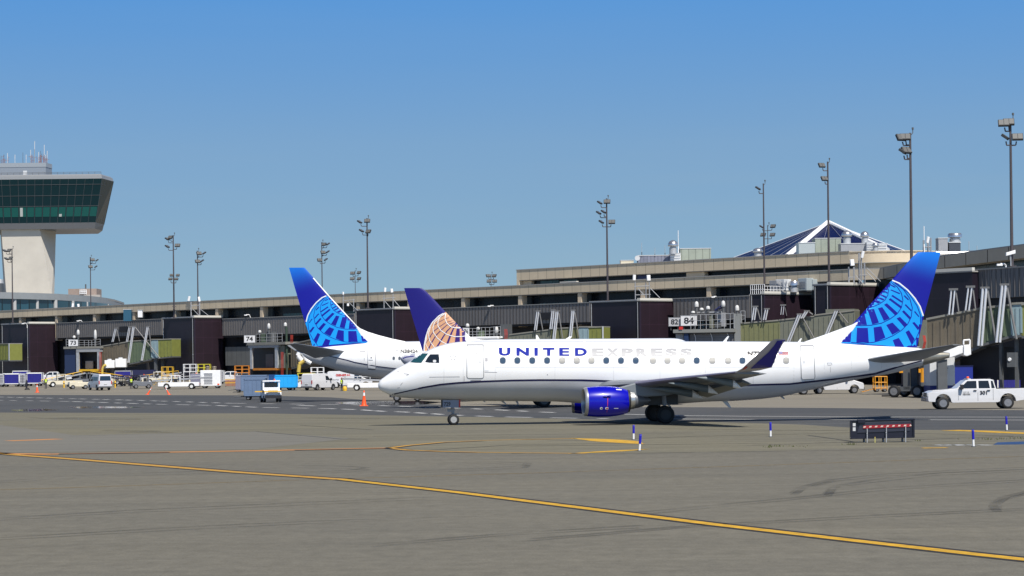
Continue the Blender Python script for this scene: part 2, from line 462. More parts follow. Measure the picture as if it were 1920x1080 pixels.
def paint(pts, w, z, mb=None, dash=None, taper=False):
    """a painted line of width w metres along photo pixels"""
    mb = mb or MB(); q = []
    for a, b in zip(pts, pts[1:]):
        n = max(1, int(math.hypot(b[0]-a[0], b[1]-a[1])/6))
        for k in range(n): q.append(gnd(a[0]+(b[0]-a[0])*k/n, a[1]+(b[1]-a[1])*k/n, z))
    q.append(gnd(*pts[-1], z)); s = 0.
    L = sum((q[i+1]-q[i]).length for i in range(len(q)-1))
    def side(i):
        t = (q[min(i+1,len(q)-1)]-q[max(i-1,0)]).normalized(); return Vector((-t.y, t.x, 0))
    for i in range(len(q)-1):
        l = (q[i+1]-q[i]).length; k = s/L
        on = dash is None or (s % (dash[0]+dash[1])) < dash[0]
        s += l
        if not on: continue
        w0 = w*(math.sin(PI*min(max(k,.02),.98)) if taper else 1); w1 = w*(math.sin(PI*min(max(s/L,.02),.98)) if taper else 1)
        n0, n1 = side(i), side(i+1)
        mb.add([q[i]-n0*w0/2, q[i+1]-n1*w1/2, q[i+1]+n1*w1/2, q[i]+n0*w0/2], [(0,1,2,3)])
    return mb
def mark(name, mb, m): return struct(mb.build(name, m))
YL = mat('yellow_road_paint', (.50,.285,.010), .65, var=.3, vscale=3.)
WYL = worn_mat('worn_yellow_paint', (.42,.23,.03), .75, 1.5)
WOR = worn_mat('worn_orange_paint', (.50,.20,.04), .95, 1.2)
WBL = worn_mat('worn_black_paint', (.012,.011,.010), .8, 1.2)
FADE = worn_mat('faded_line_paint', (.20,.14,.05), .6, .9, maxa=.75)
WWH = worn_mat('worn_white_paint', (.66,.66,.64), .78, 1.1)
RUB = worn_mat('tyre_rubber_mark', (.035,.034,.032), .5, .35, (.5,.5,1), maxa=.2)
TAR = worn_mat('crack_sealer', (.03,.029,.026), .62, .5, maxa=.8)
MAINL = [(-120,838),(-20,848.5),(40,853.5),(150,861.5),(300,873.5),(450,885.5),(640,898.5),(860,923),(1100,953),(1340,983),(1600,1013),(1830,1039),(2000,1057),(2300,1092)]
k = [i for i, p in enumerate(MAINL) if p[0] == 640][0]
mark('taxi_line_edge', paint(MAINL[k:], .74, .008), mat('black_road_paint', (.018,.015,.013), .75, var=.2, vscale=2))
mark('taxi_line', paint(MAINL[k:], .36, .012), YL)
mark('worn_taxi_line_edge', paint(MAINL[:k+1], .95, .008), WBL)
mark('worn_taxi_line', paint(MAINL[:k+1], .5, .012), WYL)
mark('lead_line', paint([(-200,853),(0,850.5),(90,851.5),(300,848),(480,845),(735,839.8)], .75, .012), WOR)
mark('lead_line_edge', paint([(110,851.2),(300,848.4),(480,845.4),(735,840.4)], .5, .016, dash=(4.2,5.0)), WBL)
mark('fork_line', paint([(728,840),(765,835),(830,829),(900,826),(960,824.3),(1080,822)], .34, .012), WYL)
mark('fork_line_edge', paint([(728,840.4),(765,835.6),(830,829.6),(900,826.6)], .7, .008), WBL)
mark('fork_line', paint([(728,840),(765,843.8),(830,846.3),(900,848),(1100,850)], .34, .012), WYL)
mark('fork_line_edge', paint([(728,840.2),(765,844.2),(830,846.7),(900,848.4)], .7, .008), WBL)
mark('hold_mark', paint([(1070,821.4),(1120,824),(1165,828),(1206,832.5)], 1.6, .012, taper=True), YL)
mark('hold_mark', paint([(1065,850.4),(1120,847.5),(1218,841.8)], .8, .012, taper=True), YL)
mark('yellow_bar', paint([(1729,840),(1776,839.3)], .55, .012), YL)
mark('edge_line', paint([(1780,806.5),(1830,808),(1880,810.5),(1990,815)], 1.1, .012, taper=False), YL)
mark('faded_bar', paint([(15,826.5),(60,825),(110,823)], .9, .012), WOR)
mark('faded_line', paint([(-100,921),(200,912),(550,900),(760,894),(960,888),(1440,872),(1960,854)], .22, .008), FADE)
# white road markings
DL = [(-60,743),(80,746.2),(217,749.5),(337,753),(430,756)]
mark('road_dashes', paint(DL, .45, .012, dash=(2.2,1.8)), WWH)
mark('road_dashes', paint([(-60,749),(0,750.4),(130,752.6),(300,758),(400,760),(487,763.8),(565,765),(617,766),(672,768),(717,771),(760,772.5),(830,777),(880,779.5),(955,781.8),(1033,783.3),(1140,784.9)], .4, .012, dash=(2.6,1.9)), WWH)
mark('road_dashes', paint([(430,756),(532,757.3),(582,758),(635,758.5),(705,760),(760,762),(880,766),(947,769),(1013,772.5),(1060,774)], .4, .012, dash=(2.6,2.6)), WWH)
mark('road_line', paint([(1100,774.6),(1170,776.5),(1275,779),(1400,780.4),(1600,781.7),(1800,781.8),(2100,782.5)], .34, .012), WWH)
mark('road_line', paint([(1240,784.8),(1290,785.6),(1450,786.6),(1720,787),(2100,788)], .34, .012), WWH)
mark('road_line', paint([(560,760.2),(590,761)], .5, .012), WWH)
# tyre marks and sealed cracks
rm = MB()
for a in ([(1490,924),(1505,913),(1560,899),(1660,889),(1780,882),(1960,875)], [(1552,926),(1566,911),(1640,899),(1760,887),(1930,880)],
          [(1866,956),(1866,945),(1884,932),(1930,921),(2000,914)],
          [(820,868),(930,866),(990,868),(985,873),(900,878),(700,886)], [(560,873),(650,874),(688,877),(660,881),(560,886)],
          [(-40,905),(120,893),(300,886),(520,879)], [(-60,975),(240,957),(500,945),(800,932)], [(0,1008),(400,985),(640,975),(900,968)],
          [(1000,1010),(1300,985),(1600,968),(1960,951)], [(700,1020),(950,1000),(1200,985)], [(1200,960),(1500,932),(1650,915),(1960,897)]):
    paint(a, .3, .008, rm)
    paint([(x+random.uniform(-6,6), y+3+random.uniform(0,2)) for x, y in a], .22, .009, rm)
mark('tyre_marks', rm, RUB)
mark('dark_stain', paint([(50,782),(150,785),(250,786),(330,784)], 3.5, .010, taper=True), RUB)
mark('dark_stain', paint([(200,806),(260,810),(330,811)], 3.0, .010, taper=True), RUB)
mark('dark_stain', paint([(560,783),(700,785),(800,784)], 2., .010, taper=True), RUB)
mark('dark_stain', paint([(1650,1009),(1700,1010.5),(1750,1011)], .5, .010, taper=True), RUB)
mark('dark_stain', paint([(700,922.5),(760,923.5)], .35, .010, taper=True), RUB)
cm = MB()
for a in ([(480,809),(560,816),(640,823),(690,823.5)], [(130,818),(260,814),(480,809)], [(960,824),(1100,826),(1300,818),(1440,815),(1600,811)], [(1515,816),(1560,822),(1600,828)],
          [(1400,835),(1500,832),(1600,828),(1720,824),(1900,818)], [(960,836),(1150,834.5),(1440,831)], [(960,849.6),(1200,849.4),(1440,846),(1640,843)],
          [(0,788),(120,784),(300,781)], [(240,760),(300,761)], [(1700,812),(1920,818)], [(700,818),(960,815),(1300,812)], [(560,797),(700,806)], [(1240,804),(1500,807),(1590,807)],
          [(780,845.5),(960,834),(1180,831)]):
    paint(a, .16, .010, cm)
mark('sealed_cracks', cm, TAR)
# a wet patch under the nose and a blue painted panel by the edge
wet = mat('wet_asphalt', (.02,.021,.023), .06, spec=.6)
def blob(name, pts, z, m):
    mb = MB(); mb.add([gnd(x, y, z) for x, y in pts], [tuple(range(len(pts)))[::-1]]); return struct(mb.build(name, m))
blob('puddle', [(628,755.5),(655,753.5),(700,753),(735,752),(790,751.5),(830,754),(800,757.5),(770,759.5),(735,759),(690,758.4),(650,757.8)], .008, wet)
blob('puddle', [(120,763.6),(160,762),(240,762.4),(275,763.4),(235,765),(150,765.6)], .008, wet)
blob('puddle', [(20,768),(80,766.4),(112,768.6),(70,771),(25,770.8)], .008, wet)
blob('painted_panel', [(1870,829.4),(2050,823),(2050,830),(1900,833.4),(1862,833.8)], .008, mat('faded_blue_paint', (.018,.05,.14), .6, var=.2, vscale=1.5))
pm = MB()
for x0, x1 in ((1757,1786),(1789,1812),(1815,1828),(1838,1850)): paint([(x0,834.6),(x1,834.0)], .7, .012, pm)
mark('painted_panel', pm, worn_mat('worn_panel_paint', (.5,.52,.55), .55, 1.6))
mark('dark_stain', paint([(1705,835.5),(1760,834.8),(1860,833.8)], 2.0, .008, taper=True), RUB)
# tufts of grass in the joints
gm = MB()
for px, py, n, sp in ((1593,834,26,14),(1725,827,12,8),(1455,837,30,22),(1500,838,18,26),(1860,824,60,60),(1905,822,30,20),(1440,839,20,10)):
    for i in range(n):
        p = gnd(px+random.gauss(0, sp*.45), py+random.gauss(0, .5)); a = random.uniform(0, 2*PI); h = random.uniform(.03,.1)
        d = Vector((math.cos(a), math.sin(a), 0))*.05
        gm.add([p-d*.4, p+d*.4, p+d*random.uniform(-1,1)+Vector((0,0,h))], [(0,1,2)])
o = gm.build('grass', mat('dry_grass', (.07,.085,.025), .9)); o['kind'] = 'stuff'

# ------------------------------------------------------------------ the regional jet in front
def wheel_mb(r, w, n=22):
    t = MB().lathe((0,0,0), 'y', [(-w/2, r*.62),(-w/2, r*.86),(-w*.38, r*.96),(-w*.18, r),(w*.18, r),(w*.38, r*.96),(w/2, r*.86),(w/2, r*.62),(w*.3,r*.6),(-w*.3,r*.6),(-w/2,r*.62)], n, False)
    h = MB().lathe((0,0,0), 'y', [(-w*.47, r*.63),(-w*.47,r*.57),(-w*.38, r*.50),(-w*.36, r*.24),(-w*.5, r*.18),(-w*.5, .001),(w*.5,0.001),(w*.5, r*.18),(w*.36, r*.24),(w*.38, r*.50),(w*.47,r*.57),(w*.47, r*.63)], n)
    return t, h
_WH = {}
def wheel(parent, x, y, z, r, w, rimmat=None, name='wheel', rim=True):
    key = (r, w, rimmat.name if rimmat else '')
    if key not in _WH:
        t, h = wheel_mb(r, w); a = t.build(name, BLACK, parent, smooth=40); b = h.build('rim', rimmat or mat('dull_rim', (.20,.20,.205), .5, .3), a, smooth=40); _WH[key] = (a.data, b.data)
    else:
        a = bpy.data.objects.new(name, _WH[key][0]); COL.objects.link(a); a.parent = parent
        if rim:
            b = bpy.data.objects.new('rim', _WH[key][1]); COL.objects.link(b); b.parent = a
    a.location = (x, y, z)
    return a

def fuselage(top, bot, zs_pts, hw_ratio, hw_max, x0, x1, n=90, ns=26, wpts=None):
    """top/bot/zs_pts: functions of local x; ring split at the stripe height so paint follows it"""
    mb = MB(); rings = []; L = x1-x0; xs = []
    for i in range(n+1):
        t = i/n; xs.append(x0+L*(t*t*(3-2*t)*.35+t*.65) if False else x0+L*t)
    xs = sorted(set([x0+L*1e-4]+[x0+L*(k/12)**2*.06 for k in range(1,13)]+[x1-L*(k/8)**2*.04 for k in range(0,9)]+[x0+L*(.06+.9*i/n) for i in range(n)]))
    for x in xs:
        a, b = top(x), bot(x); zc = (a+b)/2; hz = max((a-b)/2, .004)
        hw = min(hw_max, hz*hw_ratio) if wpts is None else min(wpts(x), hw_max)
        s = (zs_pts(x)-zc)/hz; s = min(max(s, -.96), .8); th = math.asin(s)
        ring = []
        for k in range(ns+1):       # over the top, near side (y<0) to far side
            t = th+(PI-2*th)*k/ns; ring.append((x, -hw*math.cos(t), zc+hz*math.sin(t)))
        for k in range(1, ns):      # under the belly back to the near side
            t = (PI-th)+(PI+2*th)*k/ns; ring.append((x, -hw*math.cos(t), zc+hz*math.sin(t)))
        rings.append(ring)
    m = len(rings[0])
    o = 0; mb.v = [p for r in rings for p in r]
    for k in range(len(rings)-1):
        for i in range(m):
            j = (i+1) % m
            mb.f.append((k*m+i, k*m+j, (k+1)*m+j, (k+1)*m+i)); mb.m.append(0 if i < ns else 1)
    mb.f += [tuple(range(m))[::-1], tuple((len(rings)-1)*m+i for i in range(m))]; mb.m += [0, 0]
    return mb

YAW = math.radians(3.)
g0 = gnd(850, 797)
FR = Frame((g0.x, g0.y), YAW)
nx = FR.loc(709, 723.4)[0]
o_ = FR.world(nx, 0, 0); FR = Frame((o_.x, o_.y), YAW)      # origin under the nose tip
jet = thing('regional_jet', 'white regional jet with blue globe tail and blue engine, wheels on the taxiway in front', 'airplane', (o_.x, o_.y, 0), YAW)
def prof(pts):
    q = [FR.loc(*p) for p in pts]; x0 = q[0][0]
    f = pchip([math.sqrt(max(p[0], 0)+1e-6) if i else 0. for i, p in enumerate(q)], [p[1] for p in q])
    return lambda x: f(math.sqrt(max(x, 0)))
TOP = prof([(709,723.4),(712,714),(720.5,707),(731.5,699),(747,688.8),(763,680.8),(779,670.8),(791,662.6),(804,655.9),(819.6,649.6),(841.6,643.6),(862,640.8),(900,639.4),(1000,639.3),(1270,640),(1500,641),(1566,643),(1650,648),(1719,652.5),(1750,657.5),(1779,661.5)])
BOT = prof([(709,723.4),(712.6,731.3),(720.5,736),(731.5,740.7),(747,744.7),(778.7,747.8),(826,750),(857,751.2),(960,752.2),(1100,753),(1280,753.4),(1355,752.5),(1400,750.3),(1463,743.6),(1512,732.8),(1563,721.2),(1620,709),(1667,701),(1732,685),(1760,677),(1779,671)])
STRIPE = [(731.5,741),(740,738.5),(763,733.4),(794.4,726.4),(826,721),(857.4,718),(904.6,715.2),(960,713.3),(1012.5,712.6),(1090,712.8),(1168,715.4),(1250,719),(1320,721.5),(1384,722.3),(1480,720),(1502,717.6),(1563,711),(1620,703.6),(1640,700.8),(1682,688.6),(1729,676)]
_sx = [FR.loc(*p, -1.4) for p in STRIPE]
ZS = pchip([p[0] for p in _sx], [p[1] for p in _sx])
xe = FR.loc(1779,665)[0]
body = fuselage(TOP, BOT, lambda x: ZS(x)-.03, .9, 1.505, 0, xe, 110, 30)
# the aft end of the tail cone is bare metal: its own part
xc = FR.loc(1731,680)[0]
hull = MB(); cone = MB(); hull.v = body.v; cone.v = body.v
for f, m in zip(body.f, body.m):
    c = sum(body.v[i][0] for i in f)/len(f)
    t = cone if c > xc else hull
    t.f.append(f); t.m.append(m)
fo = hull.build('fuselage', [WHITE, BELLY], jet, smooth=50)
co = cone.build('tail_cone', mat('tail_cone_metal', (.30,.285,.24), .35, .6, var=.12, vscale=2), jet, smooth=50)
sk = Skin(FR, body)
# belly fairing
cxa, cza = FR.loc(1185, 737)
fb = MB(); rings = []; x0_, x1_ = FR.loc(1030,740)[0], FR.loc(1345,740)[0]
for i in range(31):
    t = i/30; x = x0_+(x1_-x0_)*t; k = min(1, t/.3)*min(1, (1-t)/.35); k = k*k*(3-2*k)
    a, b = TOP(x), BOT(x); zc = (a+b)/2; hz = (a-b)/2; hw = min(1.505, hz*.9); r = []
    for q in range(25):
        th = math.radians(-21)-math.radians(138)*q/24; e = math.sin(PI*q/24)**.5
        r.append((x, -hw*(1+.045*k*e+.001)*math.cos(th), zc+hz*(1+.085*k*e+.001)*math.sin(th)))
    rings.append(r)
fb.loft(rings, cap=False, closed=False).build('belly_fairing', BELLY, jet, smooth=60)
# markings
def dec(name, m, fn, parent=None):
    mb = MB(); fn(mb); return mb.build(name, m, parent or jet, smooth=60)
dec('stripe', NAVY, lambda m: sk.line(m, STRIPE, lambda k: 3.3 if .05 < k < .95 else 2.2, .006))
TITLE = mat('title_blue', (.003,.014,.26), .6, spec=.15)
def title(m):
    for i, c in enumerate('UNITED'):
        x0 = (935.5,968.3,1002,1018,1048.5,1078)[i]; x1 = (957,992,1008.5,1039.5,1067.5,1100.5)[i]
        y = 652.2+i*.1
        sk.text(m, c, x0, x1, y, y+14.8, .048 if c in 'UNTD' else .032, .016)
dec('lettering', TITLE, title)
XP = mat('pale_grey_lettering', (.33,.33,.34), .5)
def title2(m):
    for i, c in enumerate('EXPRESS'):
        x0 = 1110+i*27.6; sk.text(m, c, x0, x0+22, 653.4, 667.6, .05, .018)
dec('lettering', XP, title2)
dec('registration', mat('charcoal_lettering', (.02,.02,.025), .6), lambda m: sk.text(m, 'N729YX', 1401.5, 1452, 659, 668, .045, .024))
def flag(m):
    for i in range(7): sk.poly(m, [(1459.5,659.6+i*1.05),(1478.5,659.6+i*1.05),(1478.5,660.2+i*1.05),(1459.5,660.2+i*1.05)], .02, 4)
dec('flag', mat('flag_red', (.45,.12,.14), .5), flag)
dec('flag', mat('flag_blue', (.10,.09,.28), .5), lambda m: sk.poly(m, [(1459.5,659.4),(1467,659.4),(1467,663.6),(1459.5,663.6)], .026, 3))
def star(m):
    for k in range(5):
        a = -PI/2+2*PI*k/5; cx, cy = 850+4.6*math.cos(a), 670.4+4.6*math.sin(a)
        sk.poly(m, [(cx+1.7*math.cos(a), cy+1.7*math.sin(a)), (cx+1.3*math.cos(a+2.2), cy+1.3*math.sin(a+2.2)), (cx+1.3*math.cos(a-2.2), cy+1.3*math.sin(a-2.2))], .02, 9)
dec('emblem', mat('emblem_grey', (.2,.21,.23), .5), star)
small = mat('small_print_grey', (.30,.30,.32), .5)
def prints(m):
    sk.line(m, [(805,707),(862,706.4)], .8, .007); sk.line(m, [(908.5,697.8),(932,698.3)], .9, .007); sk.line(m, [(908.5,695.3),(916,695.4)], .6, .007)
    sk.poly(m, [(909.5,671),(914.5,671),(914.5,677.6),(909.5,677.6)], .007, 9)
    for q in ([(757,700.5),(767,701.8)],[(762,704),(766.5,702)],[(751,722),(755,717.4)],[(745,727.4),(750,726.2)]): sk.line(m, q, .8, .009)
    sk.poly(m, rrect(746.5,696.6,2.2,1.8), .009, 9); sk.poly(m, rrect(1026.5,702.5,2,1.6), .009, 9)
    sk.line(m, [(882,712.9),(902,713.1)], 1.3, .012)
    for x, y in ((1608,655),(1613,656),(1611,661),(1616,664),(1609,668),(1614,671)): sk.line(m, [(x-3,y),(x+3,y+.1)], .6, .007)
dec('small_print', small, prints)
# windows: open shades look blue, closed ones grey
for i, x in enumerate((942.7,970,998,1025.8,1054,1081.5,1109,1136.7,1164.3,1192,1224.4,1251.5,1278.8,1306.3,1335.6,1365.2,1392,1420,1447,1474)):
    g = i in (4,5,6,10,11,12,14,15,19)
    mb = MB(); sk.poly(mb, rrect(x, 675.9, 10.4, 11.6, .42), .010, 4); w = mb.build('window', CABIN_SHADE if g else CABIN_BLUE, jet)
    if g: w['label'] = 'pale grey window with its shade down'
    mb = MB(); q = rrect(x, 675.9, 10.9, 12.1, .42); sk.line(mb, q+[q[0]], 1.1, .008); mb.build('frame', small, w)
# cockpit glass
dec('windshield', TEALG, lambda m: sk.poly(m, [(769.5,679.2),(775.5,673.5),(783,667.2),(790,663.1),(802.8,663),(797,671),(790,680.4),(779,680.2)], .012, 2))
dec('cockpit_window', GLASS, lambda m: sk.poly(m, [(797.2,678.8),(801.5,671),(806.8,664.6),(822.6,664.4),(823.6,672),(823.6,680.5),(805,680)], .012, 2))
mb = MB(); sk.poly(mb, rrect(815, 677.4, 6, 5), .016, 3); mb.build('sun_visor', LGREY, jet)
# doors
def door(q, hx, hy, name='door'):
    mb = MB(); sk.poly(mb, q, .010, 4); d = mb.build(name, WHITE, jet, smooth=60)
    mb = MB(); sk.line(mb, q+[q[0]], 1.25, .014, 3); top = q[:]
    mb.build('door_seal', mat('door_seal_grey', (.22,.23,.24), .5), d)
    mb = MB(); sk.poly(mb, rrect(hx, hy, 4.2, 5.4), .018, 5); mb.build('handle', LGREY, d)
    mb = MB(); sk.poly(mb, rrect(hx+(-7 if hx < 1000 else 5), hy-15, 1.6, 1.6), .018, 5); mb.build('peephole', BLACKP, d)
    mb = MB(); ys = min(p[1] for p in q); xs = [p[0] for p in q if p[1] < ys+4]; sk.line(mb, [(min(xs), ys+.2),(max(xs), ys+.2)], 2.2, .02); mb.build('rain_gutter', MGREY, d)
door(rrect(891.2, 678, 31.5, 62.5, .12), 900, 678)
door([(1500.5,649.8),(1503,648.2),(1522,648.2),(1525.4,650),(1528,706),(1527,710.3),(1505,711.4),(1502.6,709)], 1507.5, 678.5)
dec('cargo_door_line', small, lambda m: (sk.line(m, [(870.5,705),(870.5,714)], .7, .008), sk.line(m, [(1551,680.5),(1559,680.5),(1560,683),(1558,684.5),(1552,684.5),(1551,680.5)], .8, .01), sk.line(m, [(1557,688),(1557,698)], .6, .008)))
# antennas, drains
def blade(px0, px1, pyb, pyt, lean, name='antenna', m=WHITE, yl=0):
    a = FR.loc(px0, pyb, yl); b = FR.loc(px1, pyb, yl); c = FR.loc(px1+lean, pyt, yl); d = FR.loc((px0+px1)/2+lean, pyt, yl)
    MB().xz([a, b, c, d], yl-.03, yl+.03).build(name, m, jet)
blade(1355,1361,641,630.5,6); blade(1495,1500,642,634.5,3.5); blade(1092,1097,640,637,1); blade(1180,1186,640,638,1)
blade(903,908,751,753.8,3,'drain_mast',MGREY); blade(938,944,751.5,757.6,6,'drain_mast',MGREY)
blade(1354,1364,752,764,7,'antenna',LGREY); blade(1462,1468,743,748,4,'drain_mast',MGREY); blade(966,971,751.5,759,2,'drain_mast',MGREY)

# ---- tail fin
def airfoil_levels(levels, th, yc=0., n=9):
    """levels: (xLE, xTE, z) -> closed symmetrical sections stacked upward"""
    rings = []
    for le, te, z in levels:
        c = te-le; r = []
        st = [(1-math.cos(PI*i/n))/2 for i in range(n+1)]
        f = lambda t: th*c*.5*(2.97*math.sqrt(t)-1.26*t-3.52*t*t+2.84*t**3-1.02*t**4)*.98+.002
        r += [(le+c*t, yc-f(t), z) for t in st]+[(le+c*t, yc+f(t), z) for t in st[::-1][1:-1]]
        rings.append(r)
    return rings
LEf = lambda y: 1566+(643-y)*(1719-1566)/(643-472)
TEf = lambda y: interp([(472,1764),(595,1731.5),(652,1719)], y)
lv = []
for y in (651,643,630,612,595,575,555,535,515,500,485,478,474,472.4):
    rr = max(0, (484-y)/12)
    le = FR.loc(LEf(y)+(rr*rr*3), y); te = FR.loc(TEf(y), y)
    lv.append((le[0], te[0], te[1]))
def fin_material():
    m = bpy.data.materials.new('tail_fin_paint'); m.use_nodes = True; N = m.node_tree.nodes; L = m.node_tree.links; b = N['Principled BSDF']
    b.inputs['Roughness'].default_value = .42
    tc = N.new('ShaderNodeTexCoord'); sp = N.new('ShaderNodeSeparateXYZ'); L.new(tc.outputs['Object'], sp.inputs[0])
    ad = N.new('ShaderNodeMath'); ad.operation = 'MULTIPLY_ADD'; L.new(sp.outputs['X'], ad.inputs[0]); ad.inputs[1].default_value = .28; L.new(sp.outputs['Z'], ad.inputs[2])
    mr = N.new('ShaderNodeMapRange'); L.new(ad.outputs[0], mr.inputs['Value'])
    mr.interpolation_type = 'SMOOTHSTEP'
    zt = lv[-1][2]; xt = lv[-1][0]
    mr.inputs['From Min'].default_value = zt-1.75+xt*.28; mr.inputs['From Max'].default_value = zt+.75+xt*.28
    mx = N.new('ShaderNodeMix'); mx.data_type = 'RGBA'; L.new(mr.outputs['Result'], mx.inputs['Factor'])
    mx.inputs['A'].default_value = (.0,.001,.27,1); mx.inputs['B'].default_value = (.0,.20,.78,1)
    L.new(mx.outputs['Result'], b.inputs['Base Color']); return m
fin = MB().loft(airfoil_levels(lv, .10)); fino = fin.build('tail_fin', fin_material(), jet, smooth=50)
fsk = Skin(FR, fin)
df = MB(); pts = [FR.loc(1506,641.6), FR.loc(1545,628), FR.loc(1598,608.5), FR.loc(1612,600), FR.loc(1585,648), FR.loc(1540,646)]
zc = [(p[0], p[1]) for p in pts]
df.add([(x, -.14, z) for x, z in zc]+[(x, .14, z) for x, z in zc], [(0,1,2,3,4,5), (11,10,9,8,7,6)]+[(i, (i+1)%6, 6+(i+1)%6, 6+i) for i in range(6)])
df.build('dorsal_fin', WHITE, jet, bevel=.08)
# globe on the fin, drawn from zoomed coordinates
Z1 = lambda x, y: (1550+x/5.142, 460+y/5.142)
GL = dict(
 region=[(612,330),(700,365),(780,430),(850,510),(900,590),(938,700),(924,745),(912,800),(896,880),(872,992),(700,978),(470,958),(82,940),(232,772),(345,630),(440,520)],
 line=[(612,330),(700,365),(780,430),(850,510),(900,590),(938,702)],
 arcs=[[(578,380),(597,430),(590,480),(560,530),(510,565),(450,590),(380,600)],
       [(612,352),(680,400),(720,460),(735,530),(720,600),(680,660),(610,710),(530,750),(430,770),(330,775),(236,770)],
       [(640,352),(740,425),(800,510),(825,600),(815,690),(780,760),(720,820),(640,870),(560,905),(450,935),(350,945),(235,936)],
       [(660,355),(790,460),(870,580),(903,670),(905,750),(890,830),(860,900),(805,978)]],
 cells=[[(548,405),(556,400),(588,418),(588,428)],[(520,432),(530,424),(590,455),(586,466)],[(492,468),(504,456),(578,496),(570,508)],[(466,496),(480,484),(556,520),(546,532)],[(438,526),(456,512),(524,548),(496,562)],[(405,560),(430,548),(440,588),(375,602)],
  [(603,380),(612,372),(668,402),(655,408)],[(613,432),(625,426),(710,462),(700,470)],[(622,488),(636,478),(730,540),(722,552)],[(598,522),(616,510),(724,590),(714,608)],[(553,572),(580,558),(688,655),(662,676)],[(494,606),(536,596),(608,704),(552,728)],[(395,622),(456,614),(503,745),(440,762)],[(300,690),(360,632),(388,766),(296,768)],
  [(742,488),(752,480),(792,520),(788,532)],[(752,576),(762,566),(818,624),(812,636)],[(726,638),(744,626),(812,696),(800,716)],[(674,704),(706,690),(776,760),(752,792)],[(574,768),(634,744),(708,820),(632,862)],[(452,792),(526,780),(566,890),(464,932)],[(292,796),(396,796),(406,936),(286,936)],[(236,778),(242,800),(230,934),(90,934)],
  [(842,640),(852,634),(892,684),(886,692)],[(824,746),(846,740),(892,792),(880,818)],[(760,836),(792,818),(848,904),(818,955)],[(636,914),(696,892),(748,980),(660,975)],[(838,962),(852,955),(862,985),(848,988)]])
def globe(skin, fx, parent, tfm, arcw=7, dark=UBLUE, off=.010):
    P = lambda q: [tfm(*p) for p in q]
    mb = MB(); skin.poly(mb, P(GL['region']), off, 5); mb.build('globe_panel', LBLUE, parent)
    mb = MB()
    for c in GL['cells']: skin.poly(mb, P(c), off+.006, 6)
    for a in GL['arcs']: skin.line(mb, P(a), arcw/fx, off+.008)
    mb.build('globe_pattern', dark, parent)
    mb = MB()
    skin.line(mb, P(GL['line']), 12/fx, off+.010); mb.build('globe_outline', WHITE, parent)
globe(fsk, 5.142, jet, Z1)

# ---- wings
def wing(side, m):
    L = lambda px, py, yl: FR.loc(px, py, yl)
    sec = []
    for px, py, yl, ch, inc, th in ((1118,724,-1.2,5.6,3.5,.13),(1188,719.6,-3.9,3.9,4.5,.12),(1290,708,-8.4,2.55,4.,.11),(1378,698.3,-12.3,1.62,3.,.10)):
        x, z = L(px, py, yl); sec.append((x, yl, z, ch, math.radians(inc), th))
    rings = []
    for x, y, z, ch, inc, th in sec:
        st = [(1-math.cos(PI*i/10))/2 for i in range(11)]
        f = lambda t: th*ch*.5*(2.97*math.sqrt(t)-1.26*t-3.52*t*t+2.84*t**3-1.02*t**4)+.003
        r = []
        for t, s in [(t, 1) for t in st]+[(t, -1) for t in st[::-1][1:-1]]:
            q = s*f(t)*(1.15 if s > 0 else .75); a = t*ch
            r.append((x+a*math.cos(inc)+q*math.sin(inc), side*-y if side > 0 else y, z-a*math.sin(inc)+q*math.cos(inc)))
        rings.append(r)
    return rings, sec
WTOP = mat('wing_shade_grey', (.175,.19,.215), .4, .1, var=.05, vscale=1)  # grey darkened throughout to stand in for the shaded underside
rings, sec = wing(-1, None)
def le_part(rings, side):
    """the bare leading edge, a skin a few millimetres proud of the wing"""
    mb = MB()
    rr = []
    for r in rings[1:]:
        q = [r[-2], r[-1], r[0], r[1], r[2], r[3]]; c = sum((Vector(p) for p in r), Vector())/len(r)
        rr.append([tuple(Vector(p)+(Vector((p[0],0,p[2]))-Vector((c.x,0,c.z))).normalized()*.008) for p in q])
    return mb.loft(rr, cap=False, closed=False)
